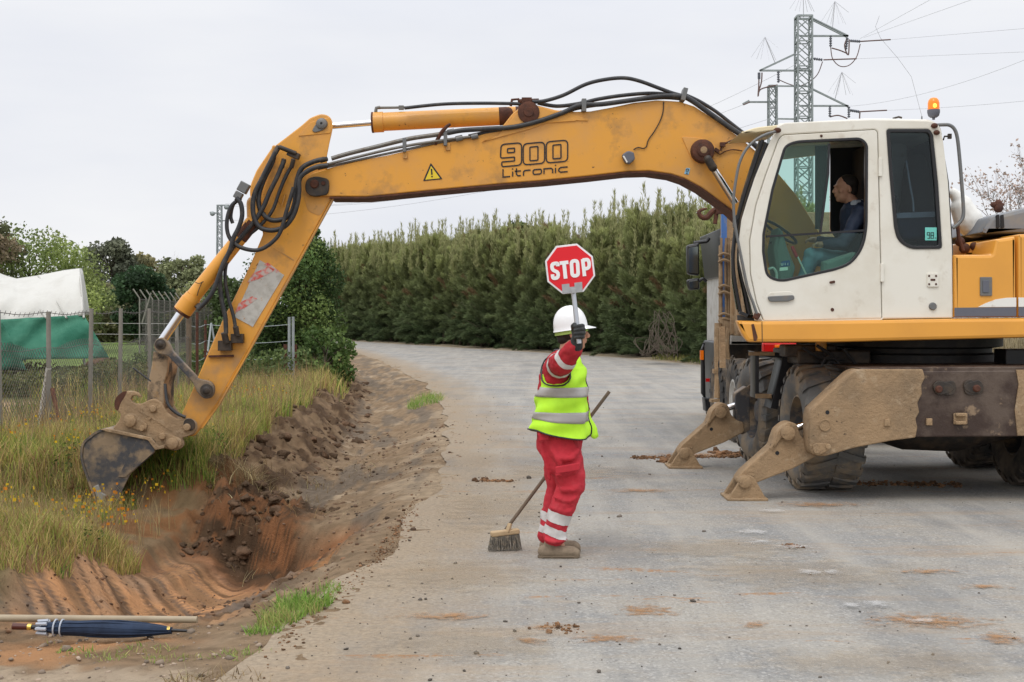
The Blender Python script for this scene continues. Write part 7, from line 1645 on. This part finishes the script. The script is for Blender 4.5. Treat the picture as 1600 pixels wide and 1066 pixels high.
arm_([((440, 96), (645, 197)), ((440, 103), (640, 203)), ((380, 196), (645, 196))]); arm_([((360, 292), (162, 385)), ((165, 384), (440, 384))]); arm_([((440, 480), (645, 580)), ((380, 576), (645, 576))])
arm_([((250, 468), (440, 470)), ((255, 646), (365, 648))], .05)
mb = MB()
def ins(a, b, r=.13):
    a, b = P(*ZP(*a), DP), P(*ZP(*b), DP); mb.tube([a, b], .045, 6)
    for k_ in range(5): c = a.lerp(b, (k_ + .5) / 5); d = (b - a).normalized(); mb.cyl(c - d * .04, c + d * .04, r, n=10)
for a, b in [((549, 192), (549, 255)), ((265, 388), (265, 450)), ((545, 574), (545, 636)), ((655, 222), (710, 226)), ((445, 318), (505, 326)), ((655, 600), (705, 608)), ((160, 395), (160, 430)), ((648, 580), (648, 640)), ((640, 205), (632, 270))]: ins(a, b, .10)
mb.build('insulator', M['greyblue'], py_, smooth=0)
mb = MB()
def jump(pts, r=.05): mb.tube(cat_rom([P(*ZP(*q), DP) for q in pts]), r, 5)
jump([(549, 255), (560, 320), (600, 360), (650, 355), (690, 310), (710, 240)], .035); jump([(555, 262), (600, 275), (640, 292)]); jump([(505, 335), (480, 400), (440, 440), (380, 468), (330, 460), (270, 435)], .035); jump([(710, 226), (875, 216)], .05); jump([(510, 326), (690, 320)], .05); jump([(705, 608), (855, 600)], .05)
jump([(545, 636), (590, 628), (640, 645)]); jump([(160, 400), (158, 470), (155, 525), (170, 485), (260, 462)]); jump([(176, 395), (172, 450), (155, 500)]); jump([(640, 205), (625, 250), (645, 300), (650, 215)]); jump([(708, 612), (706, 645)]); jump([(110, 555), (75, 570)])
mb.build('jumper_cable', mat('brown_fitting', (.16, .10, .09), .7), py_, smooth=0)
mb = MB()
for (x, y, bx, by) in [(572, 8, 558, 160), (192, 202, 250, 350), (610, 392, 570, 550), (400, -60, 402, 95), (826, 0, 0, 0)][:4]:
    mb.tube([P(*ZP(x, y), DP), P(*ZP(bx, by), DP)], .03, 5)
    for dx_, dy_ in [(-100, 110), (-60, 120), (-30, 125), (30, 125), (60, 118), (80, 125), (100, 60)]: mb.tube([P(*ZP(x, y), DP), P(*ZP(x + dx_ * .75, y + dy_), DP + random.uniform(-1.5, 1.5))], .012, 3)
mb.build('bird_deterrent', M['cable'], py_, smooth=0)
p2_ = lattice('lattice_pole', 'shorter grey lattice power pole beside the tall pylon', 1207, DP + 1, 135, .6, .55, nb=24, r=.045)
mb = MB(); mb.bar(P(*ZP(105, 555), DP + 1), P(*ZP(255, 555), DP + 1), .12, .12); mb.bar(P(*ZP(72, 566), DP + 1), P(*ZP(106, 548), DP + 1), .2, .12); mb.build('cross_arm', M['galv'], p2_, smooth=0)
p3_ = lattice('lattice_pole', 'distant slim lattice power pole rising behind the digging arm on the left', 343, 108, 321, .5, .35, nb=22, r=.035)
mb = MB(); a = P(328, 332, 108); b = P(343, 334, 108); mb.bar(a, b, .12, .12); mb.bar(P(343, 321, 108), P(358, 321, 108), .12, .12); mb.bar(P(340, 345, 108), P(352, 345, 108), .1, .1)
for (x, y) in ((332, 334), (354, 324)): mb.ell(P(x, y, 108), (.22, .12, .2))
mb.build('cross_arm', M['galv'], p3_, smooth=0)
def line(nm, label, a, Da, b, Db, sag, r=.009):
    A, B = P(*a, Da), P(*b, Db); pts = [A.lerp(B, t_) - Vector((0, 0, sag * 4 * t_ * (1 - t_))) for t_ in np.linspace(0, 1, 24)]; o = MB().tube(pts, r, 4).build(nm, M['cable'], None, smooth=0)
    tag(o, label, 'power line')
Q = lambda x, y: ZP(x, y)
line('power_line', 'power line leaving the top arm of the pylon nearly level to the right', Q(875, 216), DP, (1680, 38), 60, .0)
line('power_line', 'power line running right from the middle of the pylon', Q(690, 320), DP, (1680, 78), 60, .0)
line('power_line', 'power line running right from the lowest arm of the pylon', Q(855, 600), DP, (1680, 150), 60, .1)
line('power_line', 'line climbing steeply from the pylon top arm towards the upper edge', Q(710, 210), DP, (1480, -15), 60, .0)
line('power_line', 'second line climbing from the pylon top arm, flatter than its neighbour', Q(730, 205), DP, (1560, -15), 60, .0)
line('power_line', 'line climbing from the lower arm of the pylon to the right edge', Q(650, 578), DP, (1680, 60), 60, .6)
line('power_line', 'thin line crossing low in the sky under the boom from the left pole', (354, 322), 108, Q(72, 570), DP + 1, 2.2, .012)
line('power_line', 'upper thin line crossing the sky under the boom from the left pole', (352, 318), 108, (1245, 100), DP, 3.4, .012)
line('power_line', 'lowest thin line crossing the sky above the hedge', (352, 345), 108, (1205, 185), DP, 1.5, .012)

# ------------------------------------------------------------ truck behind the excavator
tk = thing('truck', 'dusty white tipper truck standing behind the excavator, facing away', 'truck', (4.1, 18.5, 0))
TX0, TX1 = 3.1, 5.35
tyt = M['tyre']
def tw(x, y, wd, rad=.50):
    ty, c, ax, h = wheel((x, y, 0), 0, tyt, wd=wd, rad=.52); ty.name = 'tyre'
    r_ = MB().lathe(c, ax, [(-h * .8, .30), (-h * .82, .27), (-h * .3, .22), (-h * .3, .1), (-h * .9, .09), (-h * .9, 0)], 24).build('wheel', M['truckwhite'], tk); ty.parent = r_; ty.location = WO['tyre' if ty.name not in WO else ty.name] - WO[r_.name] if ty.name in WO else ty.location
tw(3.02, 16.9, .26); tw(3.34, 16.92, .26); tw(5.16, 16.9, .3); tw(3.02, 18.2, .26); tw(5.16, 18.2, .3); tw(3.4, 21.2, .3); tw(5.16, 21.2, .3)
mb = MB(); mb.box((4.1, 18.8, .95), (.9, 5.6, .25)); mb.box((4.3, 20.9, 1.0), (1.9, 1.8, .5)); mb.box((4.1, 16.0, .85), (2.2, .12, .22)); mb.build('truck_frame', M['dark'], tk, bevel=.01)
mb = MB(); mb.box((4.2, 16.15, 2.05), (2.2, .06, 1.3)); mb.box((3.13, 17.6, 2.05), (.06, 2.9, 1.3)); mb.box((5.28, 17.6, 2.05), (.06, 2.9, 1.3)); mb.box((4.2, 17.6, 1.42), (2.2, 2.9, .08)); mb.box((4.2, 19.03, 2.3), (2.2, .06, 1.8))
for y_ in np.arange(16.4, 19, .5): mb.box((3.08, y_, 2.05), (.05, .08, 1.3))
mb.build('tipper_body', M['mud'], tk, bevel=.01)
mb = MB(); mb.bar(P(1131, 326, 18.3), P(1131, 505, 18.3), .075, .075); mb.build('blue_corner_post', M['bluep'], tk)
mb = MB()
for i, x in enumerate((1127, 1134, 1139, 1144)): mb.tube(cat_rom([P(x + random.uniform(-1, 1), y, 18.12) for y in (372, 400, 440, 470, 505)]), .018, 6)
for y in (398, 408, 448, 458, 492, 500, 508): mb.tube(cat_rom([P(1123, y + 2, 18.1), P(1131, y - 2, 18.06), P(1141, y + 1, 18.06), P(1150, y, 18.1)]), .022, 6)
for i in range(9): x = 1126 + i * 2.6; mb.tube(cat_rom([P(x, 496, 18.08), P(x + 1, 510, 18.05), P(x - 1, 520, 18.08)]), .022, 5)
mb.build('tied_rope', M['rope'], tk)
mb = MB(); mb.tube(cat_rom([P(1122, 505, 18.0), P(1121, 540, 18.0), P(1122, 580, 18.0), P(1121, 622, 18.0)]), .05, 8); mb.box(P(1122, 626, 18.0), (.22, .2, .04)); mb.box(P(1121, 580, 18.0), (.13, .1, .06)); mb.tube(cat_rom([P(1138, 512, 18.0), P(1136, 545, 18.0), P(1140, 580, 18.0), P(1137, 620, 18.0)]), .035, 6); mb.bar(P(1128, 510, 16), P(1129, 575, 16), .07, .05); mb.build('stake', M['mud'], tk)
mb = MB(); mb.tube(cat_rom([P(1128, 328, 18.0), P(1117, 328, 18.0), P(1111, 333, 18.0), (P(1104, 340, 18.0)), P(1096, 339, 18.0), P(1092, 332, 18.0), P(1097, 328, 18.0), P(1105, 326, 18.0)]), [.035, .035, .04, .04, .035, .03, .02, .012], 8); mb.tube([P(1120, 331, 18.0), P(1117, 350, 18.0)], .03, 8); mb.box(P(1124, 330, 18.0), (.10, .1, .08)); mb.build('lifting_hook', M['rust'], tk)
mb = MB(); mb.shape(fillet([(1096, 372, 2), (1107, 366, 3), (1130, 362), (1380, 362), (1380, 535), (1104, 535), (1104, 440)], 1), 19.7, 21.9, .05, Dp=21.9); tc_ = mb.build('truck_cab', M['truckwhite'], tk)
mb = MB(); mb.shape(fillet([(1093, 371), (1124, 366), (1124, 436), (1101, 438)], 1.5), 19.5, 21.8, .02, Dp=21.8)
for k_ in range(4): mb.shape(rr(1124, 368 + k_ * 17, 1152, 382 + k_ * 17, 2), 19.35, 19.6, .03, Dp=19.6)
mb.build('air_deflector', M['blackpl'], tc_)
mb = MB(); mb.shape(fillet([(1099, 532, 3), (1125, 530), (1130, 545), (1128, 620), (1116, 625), (1114, 560, 6), (1106, 560, 6), (1104, 628), (1099, 626), (1097, 590)], 2), 20.2, 21.7, .02, Dp=21.7); mb.build('wheel_arch', M['blackpl'], tk)
mb = MB(); mb.shape(fillet([(1096, 545), (1101, 535), (1103, 625), (1096, 615)], 1), 19.2, 19.3, .02); mb.shape(fillet([(1101, 622), (1136, 624), (1134, 645), (1103, 643)], 1), 19.0, 19.3, .02); mb.build('step_box', M['blackpl'], tk)
mb = MB(); mb.box(P(1096.5, 555, 19.2), (.05, .05, .14)); mb.build('side_marker', M['amber'], tk); mb = MB(); mb.box(P(1107, 594, 19.1), (.08, .05, .05)); mb.build('side_marker', M['taillight'], tk)
mi = MB().shape(fillet([(1073, 383, 4), (1093, 379, 3), (1093, 431, 3), (1074, 429, 5)], 2), 20.0, 20.14, .04).build('wing_mirror', M['blackpl'], tk)
mirg = mat('mirror_glass', (.16, .18, .17), .12, .9)
MB().shape(fillet([(1076, 388, 3), (1091, 385, 2), (1091, 428, 2), (1076, 426, 4)], 1.5), 19.99, 20.0, .003).build('mirror_glass', mirg, mi)
mi2 = MB().shape(fillet([(1073, 437, 4), (1093, 434, 3), (1094, 452, 3), (1076, 454, 5)], 2), 20.0, 20.12, .04).build('lower_mirror', M['blackpl'], tk)
MB().shape(fillet([(1076, 440, 3), (1091, 438, 2), (1091, 450, 2), (1077, 452, 4)], 1.5), 19.99, 20.0, .003).build('mirror_glass', mirg, mi2)
mb = MB(); mb.tube(cat_rom([P(1084, 380, 20.1), P(1098, 378, 20.1), P(1104, 377, 20.1), P(1108, 372, 20.1)]), .03, 8); mb.tube(cat_rom([P(1092, 440, 20.1), P(1098, 436, 20.1), P(1104, 440, 20.1)]), .025, 8); mb.build('mirror_bracket', M['blackpl'], tk)
mb = MB(); mb.shape(rr(1192, 536, 1245, 552, 1.5), 15.7, 15.8, .02); mb.build('tail_light', M['taillight'], tk); mb = MB().shape(rr(1211, 539, 1226, 549, 1), 15.66, 15.70, .008); mb.build('indicator_light', M['amber'], tk)
mb = MB(); mb.box(P(1260, 556, 15.7), (.5, .04, .1)); mb.build('bumper_plate', M['truckwhite'], tk)
# silver car half hidden behind the digger
cr = thing('parked_car', 'silver car mostly hidden behind the digger, only its rear corner showing under the yellow skirt', 'car', (9.0, 20.4, 0))
yz = lambda pts: [(x, z) for x, z in pts]
MB().shape(fillet([(7.0, .30), (6.95, .72), (7.1, .97), (8.35, 1.0), (9.1, 1.42), (10.6, 1.44), (11.3, 1.0), (11.5, .80), (11.45, .5), (11.4, .28)], .12), 19.6, 21.2, .05, world=True).build('car_body', M['silver'], cr)
MB().shape(fillet([(8.5, 1.02), (9.15, 1.36), (10.5, 1.38), (11.0, 1.04)], .05), 19.58, 19.62, .005, world=True).build('car_window', M['interior'], cr)
MB().shape(fillet([(7.08, .98), (7.24, .98), (7.25, 1.13), (7.1, 1.12)], .02), 19.8, 20.0, .01, world=True).build('tail_light', M['taillight'], cr)
for x in (7.7, 10.6): MB().lathe((x, 19.56, .31), (0, 1, 0), [(0, 0), (0, .18), (.02, .20), (0, .29), (.05, .31), (.2, .31)], 28).build('wheel', M['tyre'], cr)
# roadside clutter in the far verge
mb = MB()
for i in range(46):
    a = P(1000 + random.uniform(0, 62), random.uniform(548, 560), 45.8); b = P(1015 + random.uniform(0, 34), 520 + random.uniform(-36, 22), 47); mb.tube(cat_rom([a, a.lerp(b, .5) + Vector((random.gauss(0, .25), 0, random.gauss(.1, .15))), b]), .012, 4)
o = mb.build('dead_branches', M['bark'], None, smooth=0); tag(o, 'heap of dead grey branches leaning against the hedge foot', 'branches')
# ------------------------------------------------------------ one object per separate piece of a part
NOSPLIT = {'boom_lettering', 'sign_lettering', 'mesh_panel', 'fence_mesh', 'bristles', 'barbed_wire', 'tied_rope', 'tower', 'sticker_writing', 'sticker_number', 'crown', 'trunk', 'brake_hose',
  'exclamation_mark', 'tyre', 'canopy_fold', 'strap', 'vest_piping', 'sticker_mark', 'tape_patch', 'paint_scratch', 'wheel', 'quick_coupler', 'vest_flap', 'lifting_hook', 'body', 'jacket', 'glove', 'hair'}
def split_parts():
    for o in list(COL.objects):
        if o.type != 'MESH' or o.parent is None or any(m.type == 'REMESH' for m in o.modifiers): continue
        nm = o.name.split('.')[0]
        if nm in NOSPLIT or o.children or len(o.data.vertices) > 20000: continue
        me = o.data; n = len(me.vertices); par = list(range(n))
        def find(a):
            while par[a] != a: par[a] = par[par[a]]; a = par[a]
            return a
        for e in me.edges:
            a, b = find(e.vertices[0]), find(e.vertices[1])
            if a != b: par[a] = b
        comp = {}
        for i in range(n): comp.setdefault(find(i), []).append(i)
        if len(comp) < 2: continue
        co = np.array([v.co[:] for v in me.vertices]); G = [[c, co[c].min(0) - .004, co[c].max(0) + .004] for c in comp.values()]
        ch = True
        while ch:
            ch = False
            for i in range(len(G)):
                for j in range(i + 1, len(G)):
                    if (G[i][1] <= G[j][2]).all() and (G[j][1] <= G[i][2]).all():
                        G[i] = [G[i][0] + G[j][0], np.minimum(G[i][1], G[j][1]), np.maximum(G[i][2], G[j][2])]; G.pop(j); ch = True; break
                if ch: break
        if not 1 < len(G) <= 40: continue
        G.sort(key=lambda g: -len(g[0]))
        for k_, g in enumerate(G):
            keep = set(g[0]); bm = bmesh.new(); bm.from_mesh(me); bm.verts.ensure_lookup_table()
            bmesh.ops.delete(bm, geom=[v for v in bm.verts if v.index not in keep], context='VERTS')
            c = Vector([float(q) for q in (g[1] + g[2]) / 2]); bmesh.ops.translate(bm, verts=bm.verts, vec=-c)
            m2 = me.copy(); bm.to_mesh(m2); bm.free()
            q = o.copy(); q.data = m2; q.name = nm; COL.objects.link(q); q.location = o.location + c
        bpy.data.objects.remove(o)
split_parts()
